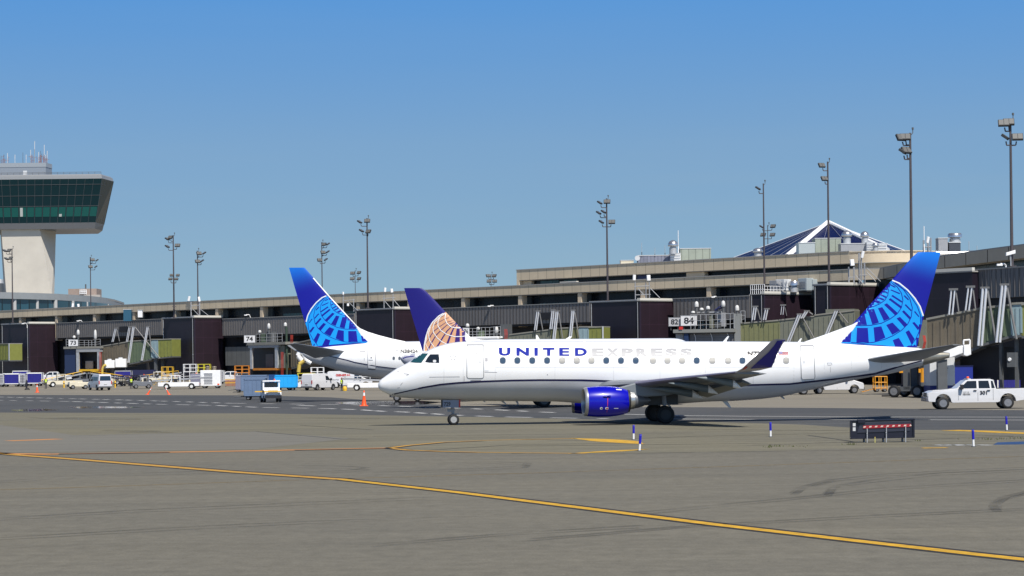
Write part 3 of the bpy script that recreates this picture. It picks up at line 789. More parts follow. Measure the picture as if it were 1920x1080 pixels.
for side in (-1, 1):
    rg = rings if side < 0 else [[(x, -y, z) for x, y, z in r] for r in rings]
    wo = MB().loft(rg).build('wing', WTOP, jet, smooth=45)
    le_part(rg, side).build('leading_edge', mat('leading_edge_metal', (.24,.23,.33), .3, .55), wo, smooth=60)
    # flap track fairings, shaded body and sunlit ends put into the colours
    for (px, py, yl, ln) in ((1318,747.5,-4.9,2.9),(1346,738.8,-7.2,2.6),(1390.5,728.6,-9.9,2.3)):
        x, z = FR.loc(px, py, yl); y = yl*-side if side > 0 else yl
        y = -yl if side > 0 else yl
        rr = []
        for k, (u, wd, up, dn) in enumerate(((0,.05,.62,.60),(.25,.14,.66,.40),(.5,.17,.62,.24),(.72,.17,.52,.10),(.80,.16,.50,.06))):
            xx = x-ln*(1-u); rr.append([(xx, y+wd*math.cos(a), z+(up+dn)/2+(up-dn)/2*math.sin(a)) for a in [2*PI*q/10 for q in range(10)]])
        fa = MB().loft(rr).build('flap_fairing', mat('fairing_shade_grey', (.125,.155,.17), .4), wo, smooth=60)
        t = []
        for u, wd, up, dn in ((.801,.165,.50,.055),(.88,.12,.34,.02),(1.,.03,.03,.0)):
            xx = x-ln*(1-u); t.append([(xx, y+wd*math.cos(a), z+(up+dn)/2+(up-dn)/2*math.sin(a)) for a in [2*PI*q/10 for q in range(10)]])
        MB().loft(t).build('fairing_lit_end', WPAINT, wo, smooth=60)
    # flaps, slightly lowered
    fl = MB()
    for (a, b, u0, u1) in ((1, 2, .0, .96), (2, 3, .04, .45)):
        def te(k):
            i = a if k < .5 else b; A, B = sec[a], sec[b]
            return [A[j]+(B[j]-A[j])*k for j in range(4)]
        P = []
        for k in (u0, u1):
            x, y, z, ch = te(k); y = y if side < 0 else -y
            P.append([(x+ch*.80, y, z-ch*.075-.05),(x+ch*1.03, y, z-ch*.15-.13),(x+ch*1.02, y, z-ch*.16-.16),(x+ch*.80, y, z-ch*.10-.16)])
        fl.loft(P)
    fl.build('flap', mat('flap_grey', (.09,.105,.115), .45), wo)
    # raked winglet
    wr = []
    for (lx, ly, tx, ty, yl, th) in ((1378,698.3,1425,694.5,-12.35,.10),(1392,690.5,1432,692.6,-12.9,.10),(1404,679,1447,689,-13.35,.085),(1430,655,1459,661,-13.95,.08),(1446,639.5,1468,644,-14.3,.08),(1453,636,1474.5,635.4,-14.4,.07)):
        a = FR.loc(lx, ly, yl); b = FR.loc(tx, ty, yl); y = yl if side < 0 else -yl
        ch = Vector((b[0]-a[0], 0, b[1]-a[1])); n = Vector((-ch.z, 0, ch.x)).normalized()*.4+Vector((0, -1 if side < 0 else 1, 0)); n.normalize()
        st = [(1-math.cos(PI*i/7))/2 for i in range(8)]
        f = lambda t: th*ch.length*.5*(2.97*math.sqrt(t)-1.26*t-3.52*t*t+2.84*t**3-1.02*t**4)+.004
        A = Vector((a[0], y, a[1]))
        wr.append([tuple(A+ch*t+n*f(t)) for t in st]+[tuple(A+ch*t-n*f(t)) for t in st[::-1][1:-1]])
    wl = MB().loft(wr); wlo = wl.build('winglet', mat('winglet_grey', (.42,.40,.44), .35, .2), jet, smooth=50)
    if side < 0:
        wsk = Skin(FR, wl)
        mb = MB(); wsk.poly(mb, [(1407,690.5),(1414,684),(1440,661),(1451,648),(1457,638.5),(1472.5,637),(1466,648.5),(1458,664),(1446,688)], .03, 3); mb.build('winglet_paint', mat('winglet_navy', (.003,.005,.22), .35, coat=.2), wlo)
        mb = MB(); wsk.poly(mb, [(1391,692.5),(1400,685.5),(1402,687.5),(1396,691.5)], .04, 3); mb.build('position_light', mat('light_red_lens', (.55,.06,.05), .2), wlo)

# ---- engines
def engine(side):
    s = side; yl = -3.9
    cxp = lambda px, py: FR.loc(px, py, yl)
    xc, zc = cxp(1095, 754); S = 4400/126.
    def X(px): return cxp(px, 754)[0]
    y = yl if s < 0 else -yl
    en = MB().lathe((0, y, zc+.02), 'x', [(X(1101),.70),(X(1099),.775),(X(1108),.81),(X(1124),.835),(X(1142),.825),(X(1158),.775),(X(1170),.70),(X(1176),.645),(X(1176),.60)], 40, False).build('engine_nacelle', mat('engine_blue', (.002,.002,.36), .3, coat=.6, spec=.25), jet, smooth=45)
    MB().lathe((0, y, zc+.02), 'x', [(X(1099.2),.778),(X(1096),.768),(X(1094),.745),(X(1093.2),.715),(X(1094),.685),(X(1097),.66),(X(1110),.645)], 40, False).build('inlet_lip', mat('lip_metal', (.38,.385,.40), .35, .6), en, smooth=60)
    MB().lathe((0, y, zc+.02), 'x', [(X(1106),.01),(X(1114),.12),(X(1118),.2),(X(1118.5),.645)], 30).build('fan', mat('fan_blades', (.06,.06,.065), .4, .6), en, smooth=30)
    MB().lathe((0, y, zc+.05), 'x', [(X(1175.5),.648),(X(1180),.62),(X(1180.2),.3)], 36, False).build('nozzle_band', BLACKP, en, smooth=40)
    MB().lathe((0, y, zc+.08), 'x', [(X(1180.3),.45),(X(1181),.50),(X(1189),.475),(X(1190),.42)], 36).build('exhaust_ring', ALU, en, smooth=40)
    MB().lathe((0, y, zc+.06), 'x', [(X(1189.5),.43),(X(1198),.40),(X(1206),.33),(X(1216),.16),(X(1222),.02)], 30).build('exhaust_cone', mat('exhaust_grey', (.15,.16,.18), .4, .4), en, smooth=40)
    pl = [cxp(*p) for p in ((1150,729),(1172,723),(1190,718),(1215,717),(1262,722),(1285,734),(1250,742),(1210,744),(1183,743),(1170,735))]
    MB().xz(pl, y-.16, y+.16).build('engine_pylon', mat('pylon_grey', (.17,.19,.21), .4), jet, bevel=.07)
    MB().xz([cxp(*p) for p in ((1108,727),(1116,724.0),(1118,727.4))], y-.02, y+.02).build('strake', mat('engine_blue', (.003,.004,.42)), en)
    MB().xz([cxp(*p) for p in ((1126,743),(1139,740.5),(1140,743.2))], y-(.87 if s<0 else -.78), y-(.78 if s < 0 else -.87)).build('strake', mat('engine_blue', (.003,.004,.42)), en)
    th = math.radians(5.) * (1 if s < 0 else -1); C_ = Vector((X(1140), y, zc))
    en.matrix_local = Matrix.Translation(C_) @ Matrix.Rotation(th, 4, 'Z') @ Matrix.Translation(-C_)
    return en
for s in (-1, 1):
    en = engine(s)
    if s < 0:
        # stencils on the near nacelle
        em = MB().lathe((0, -3.9, FR.loc(1095,754,-3.9)[1]+.02), 'x', [(FR.loc(q,754,-3.9)[0], r) for q, r in ((1099,.775),(1108,.81),(1124,.835),(1142,.825),(1158,.775),(1170,.70))], 60)
        es = Skin(FR, em)
        mb = MB(); es.poly(mb, rrect(1125,765.6,5,4.4), .010, 3); es.poly(mb, rrect(1135.5,765.6,6,4.4), .010, 3); es.line(mb, [(1149,765.6),(1157.5,765.6)], 1.1, .01); es.poly(mb, [(1154,729.6),(1164.5,730.2),(1164.5,732),(1154,731.2)], .012, 4)
        mb.build('stencil', WPAINT, en)
        mb = MB(); es.line(mb, [(1137,746.5),(1136.6,762)], 1.0, .01); es.line(mb, [(1134,765.6),(1138,765.6)], 1.8, .014); es.line(mb, [(1136,764),(1136,773)], .6, .013)
        mb.build('stencil', RED, en)
        mb = MB(); es.line(mb, [(1124,764.4),(1127,766.8)], .8, .014); es.line(mb, [(1124,766.8),(1127,764.4)], .8, .014); mb.build('stencil', BLACKP, en)

# ---- undercarriage
gx = 15.55
for s in (-1, 1):
    mg = MB(); y = 2.6*s
    z1 = 1.7
    mg.tube((gx, y, .45), (gx, y*.96, 1.15), .085, .085, 12); mg.tube((gx, y*.96, 1.0), (gx-.05, y*.9, 2.0), .12, .12, 12)
    mg.tube((gx, y*.95, 1.05), (gx+.1, y*.45, 1.7), .06, .06); mg.tube((gx, y, .47), (gx+.35, y*.97, .9), .035, .035); mg.tube((gx+.35, y*.97, .9), (gx, y*.96, 1.15), .035, .035)
    mg.tube((gx, y-.42, .49), (gx, y+.42, .49), .06, .06)
    go = mg.build('main_gear', MGREY, jet, smooth=40)
    MB().box(gx-1.05, gx+.75, y-s*.2-.02, y-s*.2+.02, 1.02, 1.8).build('gear_bay_shade_door', mat('gear_bay_shade', (.045,.048,.052), .5), go)  # door enlarged and darkened to stand in for the gear bay's shadow
    for dy in (-.3, .3): wheel(go, gx, y+dy, .49, .49, .38, mat('shaded_rim', (.03,.03,.032), .6))  # rim colour darkened to carry the shade under the wing
gn = FR.loc(850, 797)[0]
ng = MB(); ng.tube((gn, 0, .3), (gn, 0, .72), .05, .05, 10); ng.tube((gn-.02, 0, .66), (gn-.1, 0, 1.5), .085, .085, 10)
ng.tube((gn, -.26, .3), (gn, .26, .3), .045, .045)
ng.box(gn-.32, gn+.08, -.10, .10, .74, .94); ng.box(gn-.12, gn+.3, -.05, .05, .58, .63)
go = ng.build('nose_gear', MGREY, jet, smooth=40)
for dy in (-.19, .19): 
    w_ = wheel(go, gn+(.02 if dy < 0 else -.02), dy, .305, .305, .2, mat('nose_rim', (.40,.40,.39), .4, .3))
a0, a1, b1, b0 = [FR.loc(*p, -.42) for p in ((829,750),(860.5,750),(860,764.5),(830,764))]
for y in (-.45, .45):
    d = MB().xz([a0, a1, b1, b0], y-.02, y+.02).build('nose_gear_door', mat('gear_door_light', (.24,.26,.32), .45), jet)
    xr = FR.loc(861.5, 757, -.45)[0]
    MB().box(xr-.02, xr+.05, y-.05, y+.05, b0[1], a0[1]).build('door_edge', RED, d)
    xl = FR.loc(829.3, 757, -.45)[0]
    MB().box(xl-.05, xl+.02, y-.04, y+.04, b0[1], a0[1]).build('door_edge', BLACKP, d)
    if y < 0:
        c = FR.loc(838.5, 757.6, -.47); sign_text(d, '729', (c[0], y-.02, c[1]), .36, .22, (1,0,0), (0,0,1), BLACKP, .008, .015)

# ---- tailplane and small tail pieces
for s in (-1, 1):
    rr = []
    for (lx, ly, tx, ty, yl, th) in ((1624,674.5,1727,675.5,-.75,.10),(1700,660.5,1758,664,-2.8,.10),(1786,646.2,1803,646.8,-4.95,.09)):
        a = FR.loc(lx, ly, yl); b = FR.loc(tx, ty, yl); y = yl if s < 0 else -yl
        ch = Vector((b[0]-a[0], 0, b[1]-a[1])); n = Vector((-ch.z, 0, ch.x)).normalized(); A = Vector((a[0], y, a[1]))
        st = [(1-math.cos(PI*i/8))/2 for i in range(9)]
        f = lambda t: th*ch.length*.5*(2.97*math.sqrt(t)-1.26*t-3.52*t*t+2.84*t**3-1.02*t**4)+.004
        rr.append([tuple(A+ch*t+n*f(t)) for t in st]+[tuple(A+ch*t-n*f(t)) for t in st[::-1][1:-1]])
    tp = MB().loft(rr).build('tailplane', mat('tailplane_dimmed_grey', (.23,.24,.25), .4, .1, var=.05, vscale=2), jet, smooth=50)  # underside shade worked into a darker grey
xa = FR.loc(1779, 666)
MB().lathe((0, 0, xa[1]), 'x', [(xa[0]-.05,.10),(xa[0]+.02,.14),(xa[0]+.02,.11),(xa[0]-.2,.1)], 20).build('exhaust_pipe', BLACKP, jet, smooth=40)
def tailfair(m): sk.poly(m, [(1622,676),(1627,672),(1660,677),(1650,681),(1634,688),(1634,700),(1622,702),(1631,690)], .008, 3)

# skin joints: fine seams round the hull
sm = mat('skin_seam_grey', (.50,.50,.51), .5)
for i, x in enumerate((832, 868, 928, 1040, 1150, 1237, 1322, 1412, 1488, 1545, 1596, 1652)):
    mb = MB(); ya = FR and 642; sk.line(mb, [(x, 643),(x+.6, 690),(x+.2, 735 if x < 1500 else 700)], .42, .005, 6); mb.build('skin_seam', sm, jet)
mb = MB(); sk.line(mb, [(930,688.4),(1180,688.8)], .4, .005, 6); mb.build('skin_seam', sm, jet)
mb = MB(); sk.line(mb, [(1330,689.2),(1480,689.4)], .4, .005, 6); mb.build('skin_seam', sm, jet)

# ------------------------------------------------------------------ the two aircraft parked behind
def affine(src, dst):
    (x1,y1),(x2,y2),(x3,y3) = src
    D = (x1*(y2-y3)+x2*(y3-y1)+x3*(y1-y2)); R = []
    for k in (0, 1):
        a, b, c = dst[0][k], dst[1][k], dst[2][k]
        p = (a*(y2-y3)+b*(y3-y1)+c*(y1-y2))/D; q = (a*(x3-x2)+b*(x1-x3)+c*(x2-x1))/D
        R.append((p, q, a-p*x1-q*y1))
    return lambda x, y: tuple(r[0]*x+r[1]*y+r[2] for r in R)
def frame_at(px, d, yaw):
    p = at(px, 690, d); return Frame((p.x, p.y), yaw)
def fin_from(fr, le, te, ys, th=.09):
    lv = []
    for y in ys:
        a = fr.loc(interp(le, y), y); b = fr.loc(interp(te, y), y); lv.append((min(a[0], b[0]), max(a[0], b[0]), (a[1]+b[1])/2, a, b))
    rings = []
    for lo, hi, z, a, b in lv:   # a = leading edge, b = trailing edge
        A = Vector((a[0], 0, a[1])); B = Vector((b[0], 0, b[1])); c = (B-A).length
        st = [(1-math.cos(PI*i/9))/2 for i in range(10)]
        f = lambda t: th*c*.5*(2.97*math.sqrt(t)-1.26*t-3.52*t*t+2.84*t**3-1.02*t**4)+.003
        rings.append([tuple(A+(B-A)*t+Vector((0,-f(t),0))) for t in st]+[tuple(A+(B-A)*t+Vector((0,f(t),0))) for t in st[::-1][1:-1]])
    return MB().loft(rings)
def airliner(fr, root, xs_top, xs_bot, stripe, hw_max, length, split, wing_x, span, engine_x):
    """hull with gear, wings and engines; local x points to the nose"""
    top = pchip([p[0] for p in xs_top], [p[1] for p in xs_top]); bot = pchip([p[0] for p in xs_bot], [p[1] for p in xs_bot])
    zs = pchip([p[0] for p in stripe], [p[1] for p in stripe])
    body = fuselage(top, bot, zs, .94, hw_max, xs_top[0][0], length, 70, 22)
    body.build('fuselage', [WHITE, BELLY], root, smooth=50)
    zw = bot(wing_x)+.55
    for s in (-1, 1):
        A = [(wing_x+3.4, s*1.2, zw),(wing_x-3.6, s*1.2, zw-.25),(wing_x-3.6, s*1.2, zw+.25),(wing_x+3.4, s*1.2, zw+.45)]
        xt = wing_x-span*.36; zt = zw+span*.075
        B = [(xt+.5, s*span, zt),(xt-1.1, s*span, zt),(xt-1.1, s*span, zt+.06),(xt+.5, s*span, zt+.12)]
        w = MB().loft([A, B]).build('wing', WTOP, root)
        MB().loft([[(xt+.5, s*span, zt),(xt-1.1, s*span, zt),(xt-1.1, s*span, zt+.06),(xt+.5, s*span, zt+.12)],
                   [(xt-1.2, s*(span+.7), zt+2.),(xt-1.9, s*(span+.7), zt+2.),(xt-1.9, s*(span+.75), zt+2.03),(xt-1.2, s*(span+.75), zt+2.06)]]).build('winglet', UBLUE, w)
        ey = s*span*.3; ez = zw-.85
        e = MB().lathe((engine_x, ey, ez), 'x', [(1.6,.62),(1.65,.78),(1.2,.92),(0,.9),(-1.4,.62),(-1.4,.4)], 24).build('engine_nacelle', LGREY, root, smooth=40)
        MB().lathe((engine_x, ey, ez), 'x', [(-1.41,.45),(-2.1,.2),(-2.2,.02)], 16).build('exhaust_cone', STEEL, e, smooth=40)
        g = MB().tube((wing_x-1.6, s*2.7, .5), (wing_x-1.6, s*2.6, zw+.2), .12).build('main_gear', MGREY, root)
        for dy in (-.3,.3): wheel(g, wing_x-1.6, s*2.7+dy, .53, .53, .38, DGREY)
    g = MB().tube((length-4.2, 0, .4), (length-4.2, 0, bot(length-4.2)+.3), .09).build('nose_gear', MGREY, root)
    for dy in (-.2,.2): wheel(g, length-4.2, dy, .34, .34, .2, MGREY)
    return body

# tail with the globe, registration N38424
F2 = frame_at(572, 222, math.radians(6))
p2 = thing('airliner', 'white airliner parked tail first with light blue globe fin, registration N38424', 'airplane', (F2.o.x, F2.o.y, 0), F2.yaw)
L2 = 39.
tp = [F2.loc(*p) for p in ((567.5,663),(569,660.5),(585,655),(610,650.5),(650,646.5),(690,642.8),(730,641),(764,640.2))]
zt = tp[-1][1]; tp += [(22, zt+.05), (33.5, zt+.02), (36.2, zt-.7), (38, zt-1.8), (L2, zt-3.1)]
bp_ = [F2.loc(*p) for p in ((567.5,664.5),(570,668),(574,671.5),(589,680.6),(620,690.5),(652,700),(706,708.8),(744,713))]
zb = 1.45; bp_ += [(20, zb+.05), (33, zb), (37, zb+.45), (L2, zt-3.25)]
s2 = [F2.loc(*p, -1.5) for p in ((585,660.5),(600,663.7),(610,666.2),(652.5,675.6),(665,679.3),(690,683.7),(706,686.8),(744,691.3),(800,696))]
b2 = airliner(F2, p2, tp, bp_, s2+[(38.9, s2[-1][1]-.3)], 1.88, L2, 0, 19.5, 14.5, 21.5)
k2 = Skin(F2, b2)
def dec2(name, m, fn, par=None):
    mb = MB(); fn(mb); return mb.build(name, m, par or p2, smooth=60)
dec2('stripe', NAVY, lambda m: k2.line(m, [(600,663.7),(610,666.2),(630,670.4),(652.5,675.6),(665,679.3),(690,683.7),(706,686.8),(744,691.3),(790,696)], 1.7, .02))
dec2('registration', mat('grey_lettering', (.05,.05,.055), .5), lambda m: k2.text(m, 'N38424', 751, 783.5, 655.2, 661.8, .045, .04))
dec2('flag', LGREY, lambda m: k2.poly(m, [(735,655.6),(746.5,655.6),(746.5,661),(735,661)], .02, 4))
dec2('flag', MGREY, lambda m: k2.poly(m, [(742,655.4),(746.7,655.4),(746.7,657.8),(742,657.8)], .026, 4))
d = dec2('door', WHITE, lambda m: k2.poly(m, [(689.2,658),(704,657.2),(704.5,691.5),(690,689.8)], .02, 4))
dec2('door_seal', small, lambda m: k2.line(m, [(689.2,658),(704,657.2),(704.5,691.8),(690,690),(689.2,658)], .9, .03), d)
dec2('handle', BLACKP, lambda m: k2.poly(m, rrect(696, 670.8, 2.2, 2.2), .035, 4), d)
dec2('sill_plate', DGREY, lambda m: k2.line(m, [(690,692.4),(704,692.8)], 1.4, .035), d)
dec2('small_print', small, lambda m: (k2.line(m, [(691,675),(699,675.3)], 1., .035), k2.line(m, [(674,659.6),(685,659.4)], 1.8, .02), k2.line(m, [(683,671),(683,676)], .8, .02)))
for x in (738.3, 749.2):
    w = dec2('window', mat('window_grey_glass', (.10,.11,.12), .15), lambda m: k2.poly(m, rrect(x, 671.6, 4.6, 6.2, .45), .02, 3))
def lef(y): return interp([(501.8,571),(553,615.7),(614,672),(621,681),(647,704)], y)
le2 = [(501.8,571),(505,574),(553,615.7),(614,672),(648,703.5)]; te2 = [(501.8,541.8),(557.6,558),(607,572.5),(650,586.2)]
f2 = fin_from(F2, le2, te2, [651,640,625,610,590,570,550,530,515,507,503.5,501.8], .07)
fm2 = MATS.get('x') or bpy.data.materials['tail_fin_paint'].copy(); fm2.name = 'airliner_fin_paint'
nt = fm2.node_tree
for nd in nt.nodes:
    if nd.type == 'MATH': nd.inputs[1].default_value = -.28
    if nd.type == 'MAP_RANGE':
        a = F2.loc(542, 502); b = F2.loc(560, 540)
        nd.inputs['From Min'].default_value = b[1]-.28*b[0]-.6; nd.inputs['From Max'].default_value = a[1]-.28*a[0]+1.2
f2o = f2.build('tail_fin', fm2, p2, smooth=50)
T2 = affine([(80,940),(612,330),(938,700)], [(700.7,641.6),(615.8,553),(572.8,607)])
globe(Skin(F2, f2), 6.6, p2, T2, 6.4, off=.03)
fk = Skin(F2, f2)
mb = MB(); fk.line(mb, [(570.6,502.2),(614.8,553.4),(671,614.5),(681,625)], 1.6, .04); mb.build('fin_edge', WPAINT, f2o)
q = [F2.loc(*p) for p in ((664,607),(676,616),(690,622.3),(710,628.5),(735,635),(764,641),(740,648),(690,650),(676,630))]
MB().xz(q, -.16, .16).build('dorsal_fin', WHITE, p2, bevel=.08)
def tailplane(fr, root, secs, m, both=True):
    for s in ((-1, 1) if both else (-1,)):
        rr = []
        for (lx, ly, tx, ty, yl, th) in secs:
            a = fr.loc(lx, ly, yl); b = fr.loc(tx, ty, yl); y = yl if s < 0 else -yl
            ch = Vector((b[0]-a[0], 0, b[1]-a[1])); n = Vector((-ch.z, 0, ch.x)).normalized(); A = Vector((a[0], y, a[1]))
            st = [(1-math.cos(PI*i/8))/2 for i in range(9)]
            f = lambda t: th*ch.length*.5*(2.97*math.sqrt(t)-1.26*t-3.52*t*t+2.84*t**3-1.02*t**4)+.004
            rr.append([tuple(A+ch*t+n*f(t)) for t in st]+[tuple(A+ch*t-n*f(t)) for t in st[::-1][1:-1]])
        MB().loft(rr).build('tailplane', m, root, smooth=50)
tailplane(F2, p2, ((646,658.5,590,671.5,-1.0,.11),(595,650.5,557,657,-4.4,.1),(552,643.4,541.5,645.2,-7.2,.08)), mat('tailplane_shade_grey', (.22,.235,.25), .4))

# older tail with the gold globe
F3 = frame_at(752, 182, math.radians(3))
p3 = thing('airliner', 'white airliner half hidden behind the jet, dark blue fin with gold globe', 'airplane', (F3.o.x, F3.o.y, 0), F3.yaw)
tp = [F3.loc(*p) for p in ((751.5,672),(753,668.4),(765,665),(790,659.5),(840,648),(884,638.3),(930,636.2),(1000,635.8),(1150,634.9),(1258,634.2),(1272,635.2),(1288,641),(1303,655),(1308,668))]
bt = [F3.loc(*p) for p in ((751.5,675.5),(757,682),(800,700),(860,722),(950,736),(1240,736),(1290,722),(1308,671))]
st3 = [(x, z*.62+z2*.38) for (x, z), z2 in zip(bt, [pchip([p[0] for p in tp],[p[1] for p in tp])(b[0]) for b in bt])]
b3 = airliner(F3, p3, tp, bt, st3, 1.75, tp[-1][0], 0, 12.5, 11., 15)
k3 = Skin(F3, b3)
mb = MB(); k3.poly(mb, [(751,664.5),(778,661),(780,672),(776,690),(751,690)], .02, 3); mb.build('tail_cone', mat('tail_cone_lavender', (.33,.34,.40), .4), p3, smooth=60)
mb = MB(); k3.line(mb, [(752,673.5),(762,669.8),(776,668.2)], 1.6, .035); mb.build('stripe', PURP, p3)
for px, py, w in ((1006,636,1),(1066,635.5,-1),(1003,636,0)):
    if not w: continue
    if w > 0: q = [(1005,637),(1012,636.5),(1008,629),(1005,627.6)]
    else: q = [(1060,636),(1068,636),(1072.5,631),(1068,630.5)]
    MB().xz([F3.loc(*c) for c in q], -.05, .05).build('antenna', WHITE, p3)
le3 = [(539.4,789),(543,795.4),(562.4,814.8),(585,835.6),(604,853.7),(618,868.5),(632.4,881),(639,886),(662,900)]; te3 = [(540.4,757.8),(582,769.4),(634,785),(664,793.7)]
f3 = fin_from(F3, le3, te3, [664,650,639,632,618,604,590,575,560,550,544,541.5,540], .07)
f3.build('tail_fin', PURP, p3, smooth=50)
q3 = Skin(F3, f3); Z3 = lambda x, y: (750+x/7.713, 530+y/7.713)
G = lambda pts: [Z3(*p) for p in pts]
mb = MB(); q3.poly(mb, G([(660,425),(560,482),(470,572),(410,672),(375,780),(352,900),(347,1000),(640,1000),(1100,1000),(1060,850),(1010,790),(930,680),(860,612),(800,572)]), .02, 4); mb.build('globe_panel', GOLD, p3)
mb = MB()
for c in ([(820,662),(862,660),(868,960),(778,960)],[(893,675),(932,690),(972,765),(1008,960),(908,960)]): q3.poly(mb, G(c), .03, 6)
for a, w in (([(560,512),(650,472),(700,452)],.5),([(480,622),(560,572),(650,522),(740,495)],.8),([(425,790),(490,702),(570,637),(660,577),(770,545)],1.2),([(372,880),(400,835),(450,775)],.8),([(400,985),(450,880),(520,762),(600,682),(680,612),(790,570)],1.9),([(500,985),(560,890),(620,790),(680,700),(740,640),(805,590)],2.7),([(640,985),(690,870),(730,760),(770,670),(815,605)],4.)):
    q3.line(mb, G(a), (lambda w: lambda t: w*(1.25-.75*t))(w), .03)
mb.build('globe_pattern', mat('globe_purple', (.035,.008,.14), .4), p3)
mb = MB()
for a, w in (([(660,425),(560,482),(470,572),(410,672),(375,780),(352,900),(347,1000)], 1.7), ([(650,445),(585,490),(550,552),(548,622),(590,690),(680,750),(790,780),(900,778),(975,765)], 1.4), ([(658,445),(650,520),(680,590),(740,640),(810,655),(872,655)], 1.4),
          ([(570,500),(500,572),(475,652),(485,722),(540,800),(600,850),(660,882),(800,905),(1000,900)], 1.3), ([(440,640),(410,740),(430,840),(500,940)], 1.2), ([(385,770),(372,890),(425,985)], 1.)):
    q3.line(mb, G(a), w, .04)
mb.build('globe_outline', WPAINT, p3)
MB().xz([F3.loc(*c) for c in ((872,622),(884,633.5),(900,636.6),(915,637),(890,650),(870,640))], -.15, .15).build('dorsal_fin', WHITE, p3, bevel=.08)
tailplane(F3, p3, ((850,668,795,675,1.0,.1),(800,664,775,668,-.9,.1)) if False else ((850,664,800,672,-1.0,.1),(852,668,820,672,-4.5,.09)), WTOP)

# ------------------------------------------------------------------ terminal, laid out along its facade line
TS = 1.25
B0 = Vector((170/F*293*TS, 293*TS, 0))
UX = Vector((3922., -4400., 0)).normalized()        # along the facade, to the right and nearer
NX = Vector((4400., 3922., 0)).normalized()         # into the building
TROT = math.atan2(UX.y, UX.x)
def T(px, o=0.):
    """facade coordinate t under photo column px on the line o metres in front of the facade"""
    k = (px-CX)/F; b = B0-NX*o
    return (k*b.y-b.x)/(UX.x-k*UX.y)
def FD(px, o=0.): return (B0-NX*o+UX*T(px, o)).y
def FZ(px, py, o=0.): return at(px, py, FD(px, o)).z
TERM_SH = mat('terminal_concrete', (.62,.515,.365), .8, var=.06, vscale=.6, lines=(2.05, 60, .035, .35, 'xz', .93))
TERM_PL = mat('terminal_plain_concrete', (.64,.53,.38), .8, var=.08, vscale=.5)
COLM = mat('column_concrete', (.58,.47,.34), .8, var=.06, vscale=1)
GLZ = mat('terminal_glazing', (.010,.017,.026), .25, spec=.2, lines=(1.25, 60, .05, .25, 'xz', .3))
GLT = mat('lit_interior_glazing', (.02,.085,.085), .12, lines=(.9, 60, .06, .2, 'xz', .45))
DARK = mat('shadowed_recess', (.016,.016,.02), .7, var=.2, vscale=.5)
CORR = mat('corrugated_cladding', (.185,.172,.165), .5, .1, var=.06, vscale=.8, lines=(.78, 60, .045, .3, 'xz', .92))
LOWW = mat('lower_wall_cladding', (.14,.142,.135), .6, var=.08, vscale=.6, lines=(1.5, 60, .05, .5, 'xz', .95))
MAROON = mat('maroon_cladding', (.018,.009,.016), .5, var=.15, vscale=.4, lines=(2.0, 3.0, .02, 2.2, 'yz', .75))
MARX = mat('maroon_cladding_shaded', (.012,.008,.016), .5, var=.15, vscale=.4, lines=(2.0, 3.0, .02, 1.8, 'xz', .8))  # darker, bluer copy for the front faces, their shade put into the colour
COPING = mat('pale_coping', (.62,.60,.54), .6)

term = thing('terminal_building', 'long beige concrete terminal with dark window bands, stretching across the background', 'building', (B0.x, B0.y, 0), TROT)
tL, tR = T(-180), T(1600)
zA = FZ(1130, 528.6, .6); zB = FZ(1130, 546, .6)            # lower fascia
zC = FZ(1130, 497); zD = FZ(1130, 516.6)                     # upper fascia
zE = zB-1.75*TS
def tb(name, m, x0, x1, y0, y1, z0, z1, par=None): return MB().box(x0,x1,y0,y1,z0,z1).build(name, m, par or term)
tb('fascia', TERM_SH, tL, tR, -.6, .5, zB, zA)
tb('fascia_coping', mat('coping_grey', (.33,.32,.30), .7), tL, tR, -.68, .55, zA, zA+.14)
tb('roof', mat('roof_gravel', (.30,.29,.27), .9), tL, tR, .5, 26, zA-.35, zA-.05)
tb('window_band', GLZ, tL, tR, 1.6, 1.9, zE-1., zB)
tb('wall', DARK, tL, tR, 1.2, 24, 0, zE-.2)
tb('soffit', mat('soffit', (.25,.23,.20), .8), tL, tR, -.55, 1.6, zB-.12, zB-.002)
for a, b in ((520,560),(880,972),(1000,1075),(600,665),(905,970),(150,172),(288,320)):
    MB().box(T(a), T(b), 1.52, 1.598, zE-.9, zE+.75).build('lit_window', GLT, term)
for px in (-28, 42, 110, 181, 255, 332, 411, 495, 585, 676, 772, 873, 980, 1092, 1210, 1334, 1462, 1590):
    t = T(px); tb('column', COLM, t-.42, t+.42, -.45, .75, zE-3, zB-.13)
# upper storey
t0, t1 = T(970.5, -1.5), T(1595, -1.5)
tb('upper_fascia', TERM_SH, t0+.6, t1, 1.5, 2.6, zD, zC)
tb('end_wall', TERM_PL, t0, t0+.6, 1.5, 20, zA-.05, zC)
tb('upper_coping', bpy.data.materials['coping_grey'], t0-.08, t1, 1.42, 2.65, zC, zC+.13)
tb('upper_roof', bpy.data.materials['roof_gravel'], t0+.6, t1, 2.6, 20, zC-.5, zC-.1)
tb('upper_window_band', GLZ, T(985,-3), t1, 2.9, 3.2, zA-.05, zD)
tb('upper_wall', TERM_PL, t0+.6, T(1004,-3), 2.3, 2.89, zA-.05, zD-.002)
tb('pier', TERM_PL, T(1288,-2), T(1322,-2), 2.1, 2.89, zA-.05, zD-.002)
tb('upper_soffit', bpy.data.materials['soffit'], t0+.6, t1, 1.55, 2.9, zD-.1, zD-.001)
for a, b in ((1016,1050),(1060,1085)): MB().box(T(a,-2.9), T(b,-2.9), 2.82, 2.898, zA+.1, zD-.25).build('lit_window', GLT, term)
tb('light_shelf', COPING, T(1052,-1), T(1083,-1), .9, 1.4, zA+.28, zA+.42)
tb('blue_panel', mat('dusk_blue_panel', (.02,.03,.14), .3), T(1197,-2.8), T(1219,-2.8), 2.8, 2.89, zA-.02, zD-.12)
